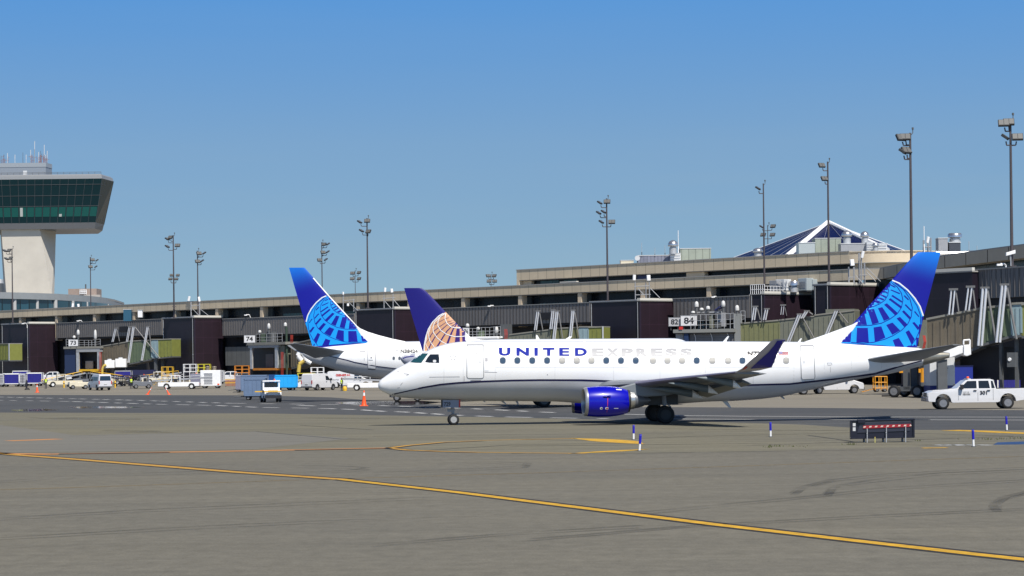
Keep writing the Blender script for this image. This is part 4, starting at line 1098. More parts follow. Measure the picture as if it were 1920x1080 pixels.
# rounded corner of the upper storey and the wing that bends towards the viewer
def ring_wall(pts, z0, z1, th=.5):
    """wall along plan points (facade frame), thickness to the inside"""
    mb = MB(); n = len(pts); L = []; R = []
    for i, p in enumerate(pts):
        a = Vector(pts[max(i-1,0)]); b = Vector(pts[min(i+1,n-1)]); t = (b-a).normalized(); nn = Vector((-t.y, t.x))
        L.append(Vector(p)); R.append(Vector(p)+nn*th)
    rings = [[(l.x,l.y,z0),(l.x,l.y,z1),(r.x,r.y,z1),(r.x,r.y,z0)] for l, r in zip(L, R)]
    return mb.loft(rings)
RC = 6.5*TS
arc = [(t1-.05+RC*math.sin(a), 1.5+RC*(1-math.cos(a))) for a in [PI*.62*i/14 for i in range(15)]]
ring_wall(arc, zD, zC, .6).build('corner_fascia', TERM_PL, term, smooth=30)
ring_wall([(x-.0, y) for x, y in [(t1-.05+(RC-1.2)*math.sin(a), 2.7+(RC-1.2)*(1-math.cos(a))) for a in [PI*.62*i/14 for i in range(15)]]], zA-.05, zD, .4).build('corner_wall', TERM_PL, term, smooth=30)
mb = MB(); mb.xy([(t1-.1, 20)]+[(x, y) for x, y in arc[:]][::1]+[(arc[-1][0], 20)], zC-.4, zC-.1); mb.build('upper_roof', bpy.data.materials['roof_gravel'], term)
def wpt(px, py, z):
    """plan point of known height z under a pixel"""
    v = YH-RHO*(px-CX)-py; d = (z-H)*F/v; p = at(px, py, d); q = Vector((p.x, p.y, 0))-B0
    return (q.dot(UX), q.dot(NX))
bend = [(tR-.02, -.6)]+[wpt(px, py, zA) for px, py in ((1650,504),(1700,494),(1760,481.5),(1840,470),(1920,459.5),(2010,447),(2120,431))]
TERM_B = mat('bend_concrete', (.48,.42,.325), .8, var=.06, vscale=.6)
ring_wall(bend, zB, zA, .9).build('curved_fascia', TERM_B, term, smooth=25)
ring_wall(bend, zA, zA+.14, .95).build('curved_coping', bpy.data.materials['coping_grey'], term)
off = lambda pts, k: [(x+k*.9, y+k*.5) for x, y in pts]
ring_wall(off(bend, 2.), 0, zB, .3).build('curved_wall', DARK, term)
ring_wall(off(bend, 1.9), zE, zB-.05, .1).build('curved_window_band', mat('bend_glazing', (.012,.028,.036), .25, spec=.25), term)
mb = MB(); mb.xy(off(bend, .9)+[(bend[-1][0]+1.5, bend[-1][1]+1.0), (tR, 30)], zA-.4, zA-.1); mb.build('curved_roof', bpy.data.materials['roof_gravel'], term)
for a in (1,2,3,4,5):
    for f_ in (.15, .65):
        x = bend[a][0]+(bend[a+1][0]-bend[a][0])*f_; y = bend[a][1]+(bend[a+1][1]-bend[a][1])*f_
        MB().box(x-.03, x+.03, y-.045, y+.2, zB, zA).build('panel_joint', DARK, term)

# gatehouse blocks: pxL, pxC, pxR, py top at the corner, label
def gate_block(pxL, pxC, pxR, pyT, label, cop=(1,1), cop_h=.34, zb=0., mid=None):
    tc = T(pxR); k = (pxC-CX)/F
    # offset o in front of the facade so that the corner appears at pxC
    # B0 + UX*tc - NX*o : x = k*y
    a = B0+UX*tc
    o = (a.x-k*a.y)/(NX.x-k*NX.y)
    p = a-NX*o; z = at(pxC, pyT, p.y).z
    tl = T(pxL, o); w = tc-tl
    b = thing('gatehouse', label, 'building', (p.x, p.y, 0), TROT, 'gatehouse blocks along the terminal')
    MB().box(-w, -.004, 0, .25, zb, z).build('front_wall', MARX, b)
    MB().box(-.25, 0, .25, o+.3, zb, z).build('side_wall', MAROON, b)
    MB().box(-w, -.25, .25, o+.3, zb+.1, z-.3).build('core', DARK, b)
    MB().box(-w-.1, .12, -.12, o+.2, z, z+.12).build('roof', bpy.data.materials['coping_grey'], b)
    if cop[1]: MB().box(-.45, .16, -.1, o+.2, z+.12, z+.12+cop_h).build('coping', COPING, b)
    if cop[0]: MB().box(-w-.1, -.45, -.16, .12, z+.12, z+.12+cop_h*.45).build('coping', COPING if cop[0] == 2 else MGREY, b)
    for x_, m_ in ((-w+.35, GALV), (-.4, MGREY)):
        MB().tube((x_, -.1, zb+1), (x_, -.1, z-.1), .05).tube((x_, -.1, z*.45), (x_, -.1, z*.46), .1).build('conduit', m_, b)
    return dict(root=b, o=o, tc=tc, z=z+.12, w=w, d=p.y)
BA = gate_block(4, 55, 106, 607.5, 'maroon gatehouse block at the far left beside the gate 73 bridge', (1,1))
BB = gate_block(306, 365, 417, 596, 'maroon gatehouse block between the gate 73 and gate 74 bridges', (1,1))
BC = gate_block(667, 741, 796, 580, 'maroon gatehouse block behind the two parked tail fins', (1,1))
BD = gate_block(1108, 1201, 1263, 564.5, 'maroon gatehouse block left of the number 82 sign', (1,1))
BE = gate_block(1408, 1434, 1520, 552, 'maroon gatehouse block carrying roof plant behind a white railing', (0,1))
BF = gate_block(1527, 1558, 1646, 535, 'maroon gatehouse block just left of the tall blue fin', (1,1))
# elevated corrugated passages between the blocks
def passage(a, b, pyT, pyB, o, label, lower=None):
    pm = (a+b)/2; t0, t1 = T(a, o), T(b, o)
    z1, z0 = FZ(pm, pyT, o), FZ(pm, pyB, o)
    p = B0-NX*o+UX*(t0+t1)/2; hw = (t1-t0)/2
    g = thing('passage', label, 'walkway', (p.x, p.y, 0), TROT, 'corrugated passages along the terminal')
    m = MB(); m.box(-hw, hw, 0, o+.9, z0, z1)
    n = int(2*hw/.78)
    for i in range(n): m.box(-hw+.78*i+.62, -hw+.78*i+.7, -.05, -.002, z0+.05, z1-.05)
    m.build('cladding', CORR, g)
    MB().box(-hw-.02, hw+.02, -.1, o+.85, z1, z1+.12).build('roof', mat('passage_roof', (.27,.27,.26), .7), g)
    MB().box(-hw, hw, .3, o+.9, z0-.35, z0).build('floor_edge', DARK, g)
    for i in range(3):
        x = -hw+2*hw*(i+.5)/3; MB().box(x-.25, x+.25, .8, 1.3, 0, z0-.35).build('support', DARK, g)
    if lower:
        MB().box(-hw, hw, .6, o+.9, FZ(pm, lower[1], o), FZ(pm, lower[0], o)).build('lower_wall', LOWW, g)
    return g
passage(106, 304, 602.5, 631, 1.6, 'corrugated grey passage above the gate 73 bridge')
passage(418, 665, 594, 626, 1.6, 'corrugated grey passage above the gate 74 bridge', lower=(648,684))
passage(797, 1107, 574, 608.5, 1.6, 'corrugated grey passage with dark opening, right of the gold globe fin')
passage(1264, 1407, 558, 598, 1.6, 'corrugated grey passage behind the 82 and 84 signs')
# block and passage standing before the bend
fG = Frame(at(1690,690,222).xy, math.atan2(at(1823,690,215).y-at(1690,690,222).y, at(1823,690,215).x-at(1690,690,222).x))
bG = thing('gatehouse', 'maroon gatehouse block just right of the tall blue fin', 'building', (fG.o.x, fG.o.y, 0), fG.yaw, 'gatehouse blocks along the terminal')
xg, zg = fG.loc(1823, 510)
MB().box(0, xg, 0, 4.5, 0, zg).build('front_wall', MARX, bG); MB().box(-.1, xg+.1, -.12, 4.6, zg, zg+.12).build('roof', bpy.data.materials['coping_grey'], bG); MB().box(xg*.5, xg+.12, -.16, .2, zg+.12, zg+.42).build('coping', COPING, bG)
fP = Frame(at(1826,690,216).xy, math.atan2(at(1990,690,206).y-at(1826,690,216).y, at(1990,690,206).x-at(1826,690,216).x))
gP = thing('passage', 'corrugated grey passage at the far right edge', 'walkway', (fP.o.x, fP.o.y, 0), fP.yaw, 'corrugated passages along the terminal')
x1_, _ = fP.loc(1990, 500); _, zt_ = fP.loc(1860, 505); _, zb2 = fP.loc(1860, 559)
m = MB(); m.box(0, x1_, 0, 3, zb2, zt_)
for i in range(int(x1_/.62)): m.box(.62*i, .62*i+.1, -.05, -.002, zb2+.05, zt_-.05)
m.build('cladding', CORR, gP); MB().box(-.05, x1_, -.1, 3, zt_, zt_+.12).build('roof', MATS['passage_roof'] if 'passage_roof' in MATS else mat('passage_roof', (.27,.27,.26), .7), gP); MB().box(0, x1_, .3, 3, 0, zb2-.002).build('under_wall', DARK, gP)
for a, b, y0, y1, o in ((1013,1034,586,599,1.75),(225,243,612,622,1.75),):
    pm = (a+b)/2; p = B0-NX*o+UX*(T(a,o)+T(b,o))/2; hw = (T(b,o)-T(a,o))/2
    g = MB().box(-hw, hw, -.12, .2, FZ(pm,y1,o), FZ(pm,y0,o)).build('passage_opening', DARK, None, loc=(p.x,p.y,0), rotz=TROT)
    tag(g, {1013:'dark opening in the passage between the grey support frames',225:'dark opening in the passage above the gate 73 bridge',1892:'dark opening in the passage at the right edge'}[a], 'opening')

# roofs' plant on block E and blocks' railings
def on_block(B, x, y): 
    """world point on a block's roof, x from the corner along the front (negative left), y inward"""
    p = B['root'].matrix_basis @ Vector((x, y, B['z'])); return p
def vent_dome(p, r, h, label, dome=True):
    r *= TS; h *= TS
    g = thing('roof_ventilator', label, 'ventilator', p, TROT, 'metal roof ventilators')
    MB().lathe((0,0,0), 'z', [(0,r*.75),(h*.45,r*.75),(h*.45,r*.62),(h*.55,r*.62)], 18).build('base', GALV, g, smooth=40)
    MB().lathe((0,0,0), 'z', [(h*.55,r),(h*.62,r*1.05),(h*.75,r),(h*.9,r*.75),(h,r*.25),(h,.01)] if dome else [(h*.55,r*.8),(h*.6,r),(h*.9,r*.98),(h,r*.85),(h,.01)], 20).build('hood', ALU, g, smooth=50)
    return g
def cabinet(p, w, d, h, label, m=None, rot=TROT):
    w *= TS; d *= TS; h *= TS
    g = thing('roof_unit', label, 'roof unit', p, rot, 'cabinets on the roofs')
    MB().box(-w/2, w/2, -d/2, d/2, .12, h).build('casing', m or LGREY, g, bevel=.04)
    MB().box(-w/2+.05, w/2-.05, -d/2+.05, d/2-.05, 0, .12).build('base', DGREY, g)
    lou = MB()
    for i in range(5): lou.box(-w*.36, w*.36, -d/2-.03, -d/2-.002, h*.25+i*h*.11, h*.30+i*h*.11)
    lou.build('louvre', MGREY, g)
    return g
bp = on_block(BE, -.2, 2.4)
def place_on(px, py, d): return at(px, py, d)
dE = BE['d']
vent_dome(at(1489, 548, dE+3.5), .62, 1.25, 'large round metal ventilator on the block with the white railing', False)
cabinet(at(1469, 547, dE+4), 1.3, 1.2, 1.4, 'pale cabinet left of the big roof ventilator')
cabinet(at(1455, 547.5, dE+3.6), 1.1, 1.0, 1.3, 'dark screened cabinet beside the white railing', MGREY)
cabinet(at(1511, 546.5, dE+4.5), 1.3, 1.2, 1.5, 'grey cabinet right of the big roof ventilator', mat('unit_grey', (.36,.41,.43), .5))
cabinet(at(1524, 545.5, dE+5.), 1.1, 1.2, 1.3, 'rightmost grey cabinet on the railed roof', mat('unit_grey', (.36,.41,.43), .5))
rl = thing('railing', 'white railing along the roof edge with the big ventilator', 'railing', on_block(BE, .0, .1), TROT)
m = MB(); L_ = BE['o']
for i in range(16): m.tube((0, L_*i/15, 0), (0, L_*i/15, 1.05), .03)
for z in (.55, 1.05): m.tube((0,0,z), (0,L_,z), .035)
for i in range(8): m.tube((-BE['w']*i/7, 0, 0), (-BE['w']*i/7, 0, 1.3), .04)
for z in (.6, 1.3): m.tube((0,0,z), (-BE['w'],0,z), .035)
m.build('rail', WPAINT, rl)

# ------------------------------------------------------------------ boarding bridges
OLIVE = mat('olive_bridge_paint', (.17,.175,.085), .55, var=.1, vscale=1.2)
OLIVE2 = mat('grey_olive_bridge_paint', (.16,.165,.13), .55, var=.1, vscale=1.2)
GREEN = mat('dull_green_bridge_paint', (.10,.135,.085), .55, var=.1, vscale=1.2)
BROWN = mat('brown_bridge_paint', (.125,.105,.075), .55, var=.12, vscale=1.2)
LIME = mat('lime_bridge_paint', (.19,.205,.05), .55, var=.1, vscale=1.2)
PALEB = mat('pale_blue_panel', (.24,.33,.36), .5, var=.06, vscale=1.5)
BRROOF = mat('bridge_roof', (.22,.215,.19), .7, var=.1, vscale=1)
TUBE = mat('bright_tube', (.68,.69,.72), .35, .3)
TUBED = mat('dark_tube', (.20,.195,.19), .5, .2)  # darker grey for the rear brace tubes
CURT = mat('canopy_fabric', (.20,.20,.205), .8, var=.12, vscale=.8, lines=(60, .22, .03, .5, 'xz', .9))
def bridge(label, pxA, dA, pxB, dB, sections, frames=(), gear=None, wid=3.0):
    A = at(pxA, 690, dA); B = at(pxB, 690, dB)
    fr = Frame((A.x, A.y), math.atan2(B.y-A.y, B.x-A.x))
    g = thing('jet_bridge', label, 'jet bridge', (A.x, A.y, 0), fr.yaw, 'jet bridges at the gates')
    for i, (x0, x1, t0, t1, b0, b1, m) in enumerate(sections):
        a, za = fr.loc(x0, t0); _, zb = fr.loc(x0, b0); c, zc = fr.loc(x1, t1); _, zd = fr.loc(x1, b1)
        n_ = .04*(i % 2)
        mb = MB(); y0, y1 = n_, wid-n_
        mb.hexa([(a,y0,zb),(c,y0,zd),(c,y1,zd),(a,y1,zb)], [(a,y0,za),(c,y0,zc),(c,y1,zc),(a,y1,za)])
        k = max(2, int(abs(c-a)/.62))
        for j in range(k+1):
            x = a+(c-a)*j/k; z1 = za+(zc-za)*j/k; z0 = zb+(zd-zb)*j/k
            w = .09
            mb.box(x-w, x+w, y0-.07, y0-.002, z0+.12, z1-.30)
        tn = mb.build('tunnel', m, g)
        rm_ = MB()
        rm_.hexa([(a,y0-.10,za-.02),(c,y0-.10,zc-.02),(c,y1+.1,zc-.02),(a,y1+.1,za-.02)], [(a,y0-.10,za+.16),(c,y0-.10,zc+.16),(c,y1+.1,zc+.16),(a,y1+.1,za+.16)])
        rm_.build('tunnel_roof', BRROOF, g)
        MB().hexa([(a,y0-.06,zb-.22),(c,y0-.06,zd-.22),(c,y1,zd-.22),(a,y1,zb-.22)], [(a,y0-.06,zb-.002),(c,y0-.06,zd-.002),(c,y1,zd-.002),(a,y1,zb-.002)]).build('sill_beam', DGREY, g)
    for (ax, ay), f1, f2, r in frames:
        r = r*TS; a, za = fr.loc(ax, ay, -.45); p, zp = fr.loc(*f1, -.45)
        mb = MB()
        for s in (-.15, .15): mb.tube((p+s, -.45, zp), (a+s, -.45, za), r*.62)
        fo_ = mb.build('support_frame', TUBE, g, smooth=40)
        mb = MB(); mb.box(a-.35, a+.4, -.55, -.3, za-.02, za+.16)
        if f2:
            q, zq = fr.loc(*f2, -.35); mb.tube((q, -.35, zq), (a+.2, -.35, za), r*.55)
        mb.build('frame_brace', TUBED, fo_, smooth=40)
    if gear:
        x0, zt = fr.loc(gear[0], gear[1]); zb_ = zt
        mb = MB()
        for y in (.4, wid-.4): mb.box(x0-.3, x0+.3, y-.2, y+.2, .7, zb_)
        mb.box(x0-1.3, x0+1.3, .2, wid-.2, .55, .95)
        dg = mb.build('drive_column', DGREY, g)
        for sx in (-1.05, 1.05):
            for y in (.0, wid): wheel(dg, x0+sx, y, .55, .55, .38)
    return g, fr
def rail_set(g, fr, pts, yl, h0, m=GALV, name='railing'):
    """posts and rails between (px, y top, y base)"""
    mb = MB(); P = []
    for px, yt, yb in pts:
        x, zt = fr.loc(px, yt, yl); _, zb = fr.loc(px, yb, yl); P.append((x, zt, zb)); mb.tube((x, yl, zb), (x, yl, zt), .035)
    for a, b in zip(P, P[1:]):
        for k in (1., .62, .3):
            mb.tube((a[0], yl, a[2]+(a[1]-a[2])*k), (b[0], yl, b[2]+(b[1]-b[2])*k), .03)
    return mb.build(name, m, g)
def lbox(g, fr, name, m, x0, x1, yt, yb, y0, y1, bevel=0):
    a, zt = fr.loc(x0, yt, y0); c, zb = fr.loc(x1, yb, y0)
    return MB().box(a, c, y0, y1, zb, zt).build(name, m, g, bevel=bevel)
def beacon(g, fr, px, yt, yb, yl=-.2):
    x, zt = fr.loc(px, yt, yl); _, zb = fr.loc(px, yb, yl); h = zt-zb
    st = MB().tube((x, yl, zb), (x, yl, zb+h*.45), .17).build('lamp_post', DGREY, g, smooth=40)
    MB().lathe((x, yl, zb), 'z', [(h*.45,.18),(h*.5,.28),(h*.7,.29),(h*.92,.22),(h,.06)], 12).build('lamp_hood', mat('lamp_hood_white', (.55,.55,.54), .5), st, smooth=50)

# far left, mostly outside the frame
gL, fL = bridge('lime green end of a jet bridge at the left edge', -60, FD(-60,13), 17, FD(17,13), [(-60,17,646,645,676,675.5,LIME)])
lbox(gL, fL, 'end_post', LGREY, 15.5, 18, 644, 676, -.12, -.08)
# gate 73
d73 = FD(200, 15)
g73, f73 = bridge('brown and green jet bridge of gate 73 with black cab opening', 186, d73, 322, FD(322,10),
    [(190,240,650,641.5,690,684,BROWN),(240,284,640.5,638.5,682,673,GREEN),(284,296,637,637,671,671,PALEB),(296,321.5,637.4,636.2,671,668,LIME)],
    [((217,616),(211,641),(224,640),.10),((243,613),(238,641),None,.10),((250.5,612.5),(241,680),(300,672),.13),((277,613),(266,676),(284,660),.13)], gear=(290,672))
lbox(g73, f73, 'cab_side', mat('cab_blue_side', (.02,.035,.09), .5), 121, 142.5, 654, 700, -.5, 2.4)
lbox(g73, f73, 'cab_floor', YELLOW, 148, 186, 692.5, 695.5, -.95, 2.4)
for a in ((142.6,148,657,697),(182,187,654,692)): lbox(g73, f73, 'cab_post', GALV, *a, -.9, -.6)
lbox(g73, f73, 'cab_header', MGREY, 142.6, 187, 652.5, 659.5, -.93, 2.4)
lbox(g73, f73, 'cab_interior', BLACKP, 148.2, 181.8, 659.7, 692.3, 1.4, 1.6)
lbox(g73, f73, 'cab_panel', MGREY, 160, 174, 677, 692.3, .8, 1.1)
lbox(g73, f73, 'cab_roof', BRROOF, 119, 188, 650.2, 653.2, -1.0, 2.5)
rail_set(g73, f73, [(124,636,650),(130,636,650),(148,638,650),(158,638,650),(166,638,650),(172,638,650),(178,637,650),(188,636,648)], -.9, 0)
beacon(g73, f73, 146.5, 618, 637); beacon(g73, f73, 178.6, 618, 650); beacon(g73, f73, 139, 629, 638)
for px in (122, 146, 184): lbox(g73, f73, 'cab_leg', DGREY, px-1.5, px+1.5, 692, 727, .8, 1.2)
def red_hose(g, fr, px, y0, y1, n=4):
    mb = MB()
    for i in range(n):
        x, z1 = fr.loc(px+i*1.3, y0, -1.2); _, z0 = fr.loc(px+i*1.3, y1, -1.2); mb.path([(x,-1.2,z1),(x+.12,-1.3,(z0+z1)/2),(x-.05,-1.2,z0)], .03)
    mb.build('hose_bundle', mat('red_hose', (.42,.035,.02), .55), g)
red_hose(g73, f73, 186, 660, 703)
# gate 74
d74 = FD(505, 14)
g74, f74 = bridge('grey and black jet bridge cab of gate 74 left of the parked tail', 544, d74, 600, FD(600,11),
    [(546,600,646,634,690,676,BROWN)], [])
lbox(g74, f74, 'cab_header', MGREY, 465, 522, 645.5, 651.5, -.93, 2.4)
lbox(g74, f74, 'cab_roof', BRROOF, 463, 535, 642.5, 645.8, -1.1, 2.5)
for a in ((468.5,472.5,652,692),(515,520.5,650,690)): lbox(g74, f74, 'cab_post', GALV, *a, -.9, -.6)
lbox(g74, f74, 'cab_interior', BLACKP, 472.7, 514.8, 651.7, 690, 1.2, 1.4)
lbox(g74, f74, 'cab_panel', DGREY, 498, 513, 664, 689, .6, .9)
lbox(g74, f74, 'cab_side', OLIVE2, 520.7, 534, 648, 690, -.5, 2.4)
lbox(g74, f74, 'cab_floor', ORPAINT, 474, 519, 690.5, 694, -.95, 2.4)
lbox(g74, f74, 'roof_cabinet', GREEN, 489, 498, 625, 643, .0, 1.2); lbox(g74, f74, 'roof_cabinet', DGREY, 500, 508, 622, 643, .2, 1.4)
x_, z1_ = f74.loc(537, 613, -.3); _, z0_ = f74.loc(537, 700, -.3)
MB().tube((x_, -.3, 0), (x_, -.3, z1_), .19).build('post', mat('dark_green_post', (.035,.06,.04), .6), g74, smooth=40)
rail_set(g74, f74, [(480,627,643),(487,626,643),(500,626,643),(512,625,643),(520,625,643),(529,625,642)], -.9, 0)
beacon(g74, f74, 504, 606, 626); beacon(g74, f74, 535, 604.5, 618, -.3); beacon(g74, f74, 487, 619, 628)
red_hose(g74, f74, 527, 660, 704); red_hose(g74, f74, 545, 628, 644)
for px in (470, 518): lbox(g74, f74, 'cab_leg', DGREY, px-1.5, px+1.5, 694, 728, .8, 1.2)
# bridge behind the white crowns
gM, fM = bridge('olive jet bridge behind the gold globe airliner', 953, FD(953,18), 1130, FD(1130,12),
    [(955,1032,628.5,619,668,662,OLIVE2),(1032,1086,617,614.6,662,658,OLIVE),(1086,1103,613.6,613.6,655,655,PALEB),(1103,1129,614.6,613.6,657,655,LIME)],
    [((1008.5,584),(1004,619),(1017.5,618),.12),((1037,582),(1033,617),None,.12),((1044.5,584),(1038.5,637),(1055,634),.14),((1074.5,582.5),(1069.5,632),(1086,634),.14)], gear=(1095,658))
lbox(gM, fM, 'end_post', LGREY, 1129, 1132, 612, 655, -.12, -.08)
lbox(gM, fM, 'cab', OLIVE2, 880, 954, 634.5, 672, -.6, 2.6)
lbox(gM, fM, 'cab_canopy', WPAINT, 882, 934, 631.5, 636, -1.2, 2.6, .12)
lbox(gM, fM, 'roof_cabinet', GREEN, 895, 903, 620, 632, .2, 1.2); lbox(gM, fM, 'roof_cabinet', DGREY, 938, 953, 608, 634, .4, 1.8)
rail_set(gM, fM, [(878,616,632),(886,616,632),(894,616,632),(903,614,632),(910,614,632),(918,614,632),(926,613,632),(938,612,632)], -.9, 0)
beacon(gM, fM, 876.5, 606.5, 618); beacon(gM, fM, 896.5, 613, 622); beacon(gM, fM, 931, 612, 634)
red_hose(gM, fM, 945.5, 617, 640, 5)
# gates 82 / 84
gE, fE = bridge('olive jet bridge with the 82 and 84 gate signs, behind the winglet', 1386, FD(1386,22), 1600, FD(1600,15),
    [(1388,1461,607.3,601.5,668,664,OLIVE),(1461,1527,601.2,594,664,660,OLIVE2),(1527,1602,592,583,660,655,OLIVE2)],
    [((1416,575.5),(1412.5,600),(1425.5,599.5),.12),((1437.5,580),(1433.5,600),None,.12),((1468,573),(1466,590),(1475,592),.06),((1499,590),(1478,642),(1528,637),.14),((1512.5,584),(1504,597),(1524,590),.14),((1568.5,582.5),(1549,630),(1590,606),.14)], gear=(1560,660))
lbox(gE, fE, 'roof_box', OLIVE2, 1548, 1602, 580, 592, .2, 2.8)
lbox(gE, fE, 'platform', mat('platform_grey', (.22,.225,.21), .6), 1262, 1377, 618, 622.5, -1.1, 2.4)
lbox(gE, fE, 'platform_edge', BLACKP, 1264, 1376, 622.6, 624.2, -1.0, 2.4)
lbox(gE, fE, 'canopy', CURT, 1291, 1376, 624.4, 662, -.3, 2.2)
for px in (1300.5, 1331.5, 1363): 
    x, z1 = fE.loc(px, 624, -.42); _, z0 = fE.loc(px+6, 642, -.42)
    mb = MB(); h_ = z1-z0; mb.path([(x, -.42, z1), (x+.18, -.42, z1-h_*.25), (x+.28, -.42, z1-h_*.6), (x+.26, -.42, z0-1)], .05); mb.build('canopy_rib', WPAINT, gE)
lbox(gE, fE, 'blue_post', mat('blue_post', (.012,.03,.09), .5), 1282.5, 1291, 620, 664, -.9, -.2)
lbox(gE, fE, 'side_panel', MGREY, 1267, 1282, 624.5, 664, -.2, 1.8)
lbox(gE, fE, 'corner_post', mat('post_grey', (.23,.24,.235), .6), 1376.5, 1388, 588, 668, -.5, .6)
rail_set(gE, fE, [(1295,590,618),(1303,590,618),(1313,590,618),(1324,590,617),(1335,590,617),(1345,589,616),(1358,588,616),(1369,588,616),(1376,587,615)], -1.0, 0)
rail_set(gE, fE, [(1310,602,618),(1318,600,618),(1330,600,618),(1342,600,617),(1352,600,616)], 1.4, 0, mat('teal_rail', (.13,.20,.21), .5))
lbox(gE, fE, 'roof_cabinet', OLIVE2, 1330, 1337, 588, 615, .2, 1.1); lbox(gE, fE, 'roof_cabinet', MGREY, 1346, 1357, 586, 612, .6, 1.8); lbox(gE, fE, 'roof_cabinet', DGREY, 1340, 1350, 604, 614, -.4, .2)
lbox(gE, fE, 'roof_rack', MGREY, 1303, 1350, 584.5, 586.5, .0, 1.8)
x0, z1 = fE.loc(1340, 582.5, -.3); x1, z2 = fE.loc(1351, 574.5, -.3)
MB().hexa([(x0,-.3,z1),(x1,-.3,z2),(x1,1.4,z2),(x0,1.4,z1)], [(x0,-.3,z1+.12),(x1,-.3,z2+.12),(x1,1.4,z2+.12),(x0,1.4,z1+.12)]).build('solar_panel', mat('solar_blue', (.01,.012,.12), .2), gE)
for a in ((1306,565,585),(1356,563.5,586),(1382,572,592),(1327.5,573.5,586)): beacon(gE, fE, *a, yl=-.35)
for a in ((1299.5,583,591),(1315.5,577,586)): beacon(gE, fE, *a, yl=-.5)
lbox(gE, fE, 'red_lamp', RED, 1273, 1279, 612.5, 618, -1.2, -.8)
rail_set(gE, fE, [(1389,583,606),(1397,583,604)], -.4, 0)
# right edge bridge
gR, fR = bridge('brown and green jet bridge with tall bright support frames, at the right edge', 1728, 205, 2010, 199,
    [(1737,1836,600,580.5,690,648,BROWN),(1836,1897,579.5,573,646,628,GREEN),(1897,1915,571,570,630,627,PALEB),(1915,2010,572,565,630,615,LIME)],
    [((1787,544),(1782.5,590),(1797.5,584),.10),((1819,539),(1813.5,582),(1829,579),.10),((1846,541),(1837.5,648),(1868,643),.15),((1882.5,535),(1871.5,642),(1906,636),.15)], gear=(1698,690))
lbox(gR, fR, 'cab', OLIVE2, 1722, 1737, 600, 690, -.4, 2.8)
lbox(gR, fR, 'utility_box', DGREY, 1888, 1903, 661, 688, -1.2, -.2)
for px in (1876, 1905): lbox(gR, fR, 'support_leg', DGREY, px-3, px+3, 628, 735, .8, 1.4)
x, z = fR.loc(1893, 674, -1.22); MB().lathe((x, -1.22, z), 'y', [(-.06,.14),(.02,.16)], 10).build('lamp', WPAINT, gR)
red_hose(gR, fR, 1730.5, 629, 653, 4)
lbox(gR, fR, 'under_store', BLACKP, 1800, 1960, 652, 712, 2.2, 2.9)

# gate number signs
def gate_sign(word, x0, x1, y0, y1, d, label, lam=.62, hang=None):
    p = at((x0+x1)/2, y1, d); q = at(x1, y0, d); o = at(x0, y1, d)
    w = q.x-o.x; h = at((x0+x1)/2, y0, d).z-p.z
    g = thing('gate_sign', label, 'sign', (p.x, p.y, p.z), 0, 'gate number signs')
    MB().box(-w/2, w/2, -.1, .1, 0, h).build('sign_plate', mat('sign_white%d' % int(lam*100), (lam, lam, lam+.01), .5), g)
    fm = MB(); 
    for a in ((-w/2-.05,w/2+.05,-.05,-.001),(-w/2-.05,w/2+.05,h+.001,h+.05)): fm.box(a[0], a[1], -.12, .12, a[2], a[3])
    fm.build('sign_frame', MGREY, g)
    sign_text(g, word, (0, -.1, h/2), w*.62, h*.68, (1,0,0), (0,0,1), BLACKP, .012, .03)
    mb = MB()
    for x in (-w*.3, w*.3): mb.tube((x, .12, -.6), (x, .12, h*.8), .05)
    mb.build('bracket', DGREY, g)
gate_sign('73', 128.8, 146.2, 637, 648.6, f73.world(0,0,0).y-2, 'white gate sign reading 73 on the left bridge cab')
gate_sign('74', 458, 478.3, 629, 642, f74.world(0,0,0).y-2, 'white gate sign reading 74 left of the parked tail')
gate_sign('76', 868, 880, 615, 628, fM.world(0,0,0).y-2, 'small white gate sign behind the gold globe fin')
gate_sign('82', 1253.8, 1275.6, 596, 611, fE.world(-25,0,0).y-2, 'grey white gate sign reading 82', .42)
gate_sign('84', 1276.6, 1306.6, 592.2, 610.3, fE.world(-25,0,0).y-2.5, 'large white gate sign reading 84')

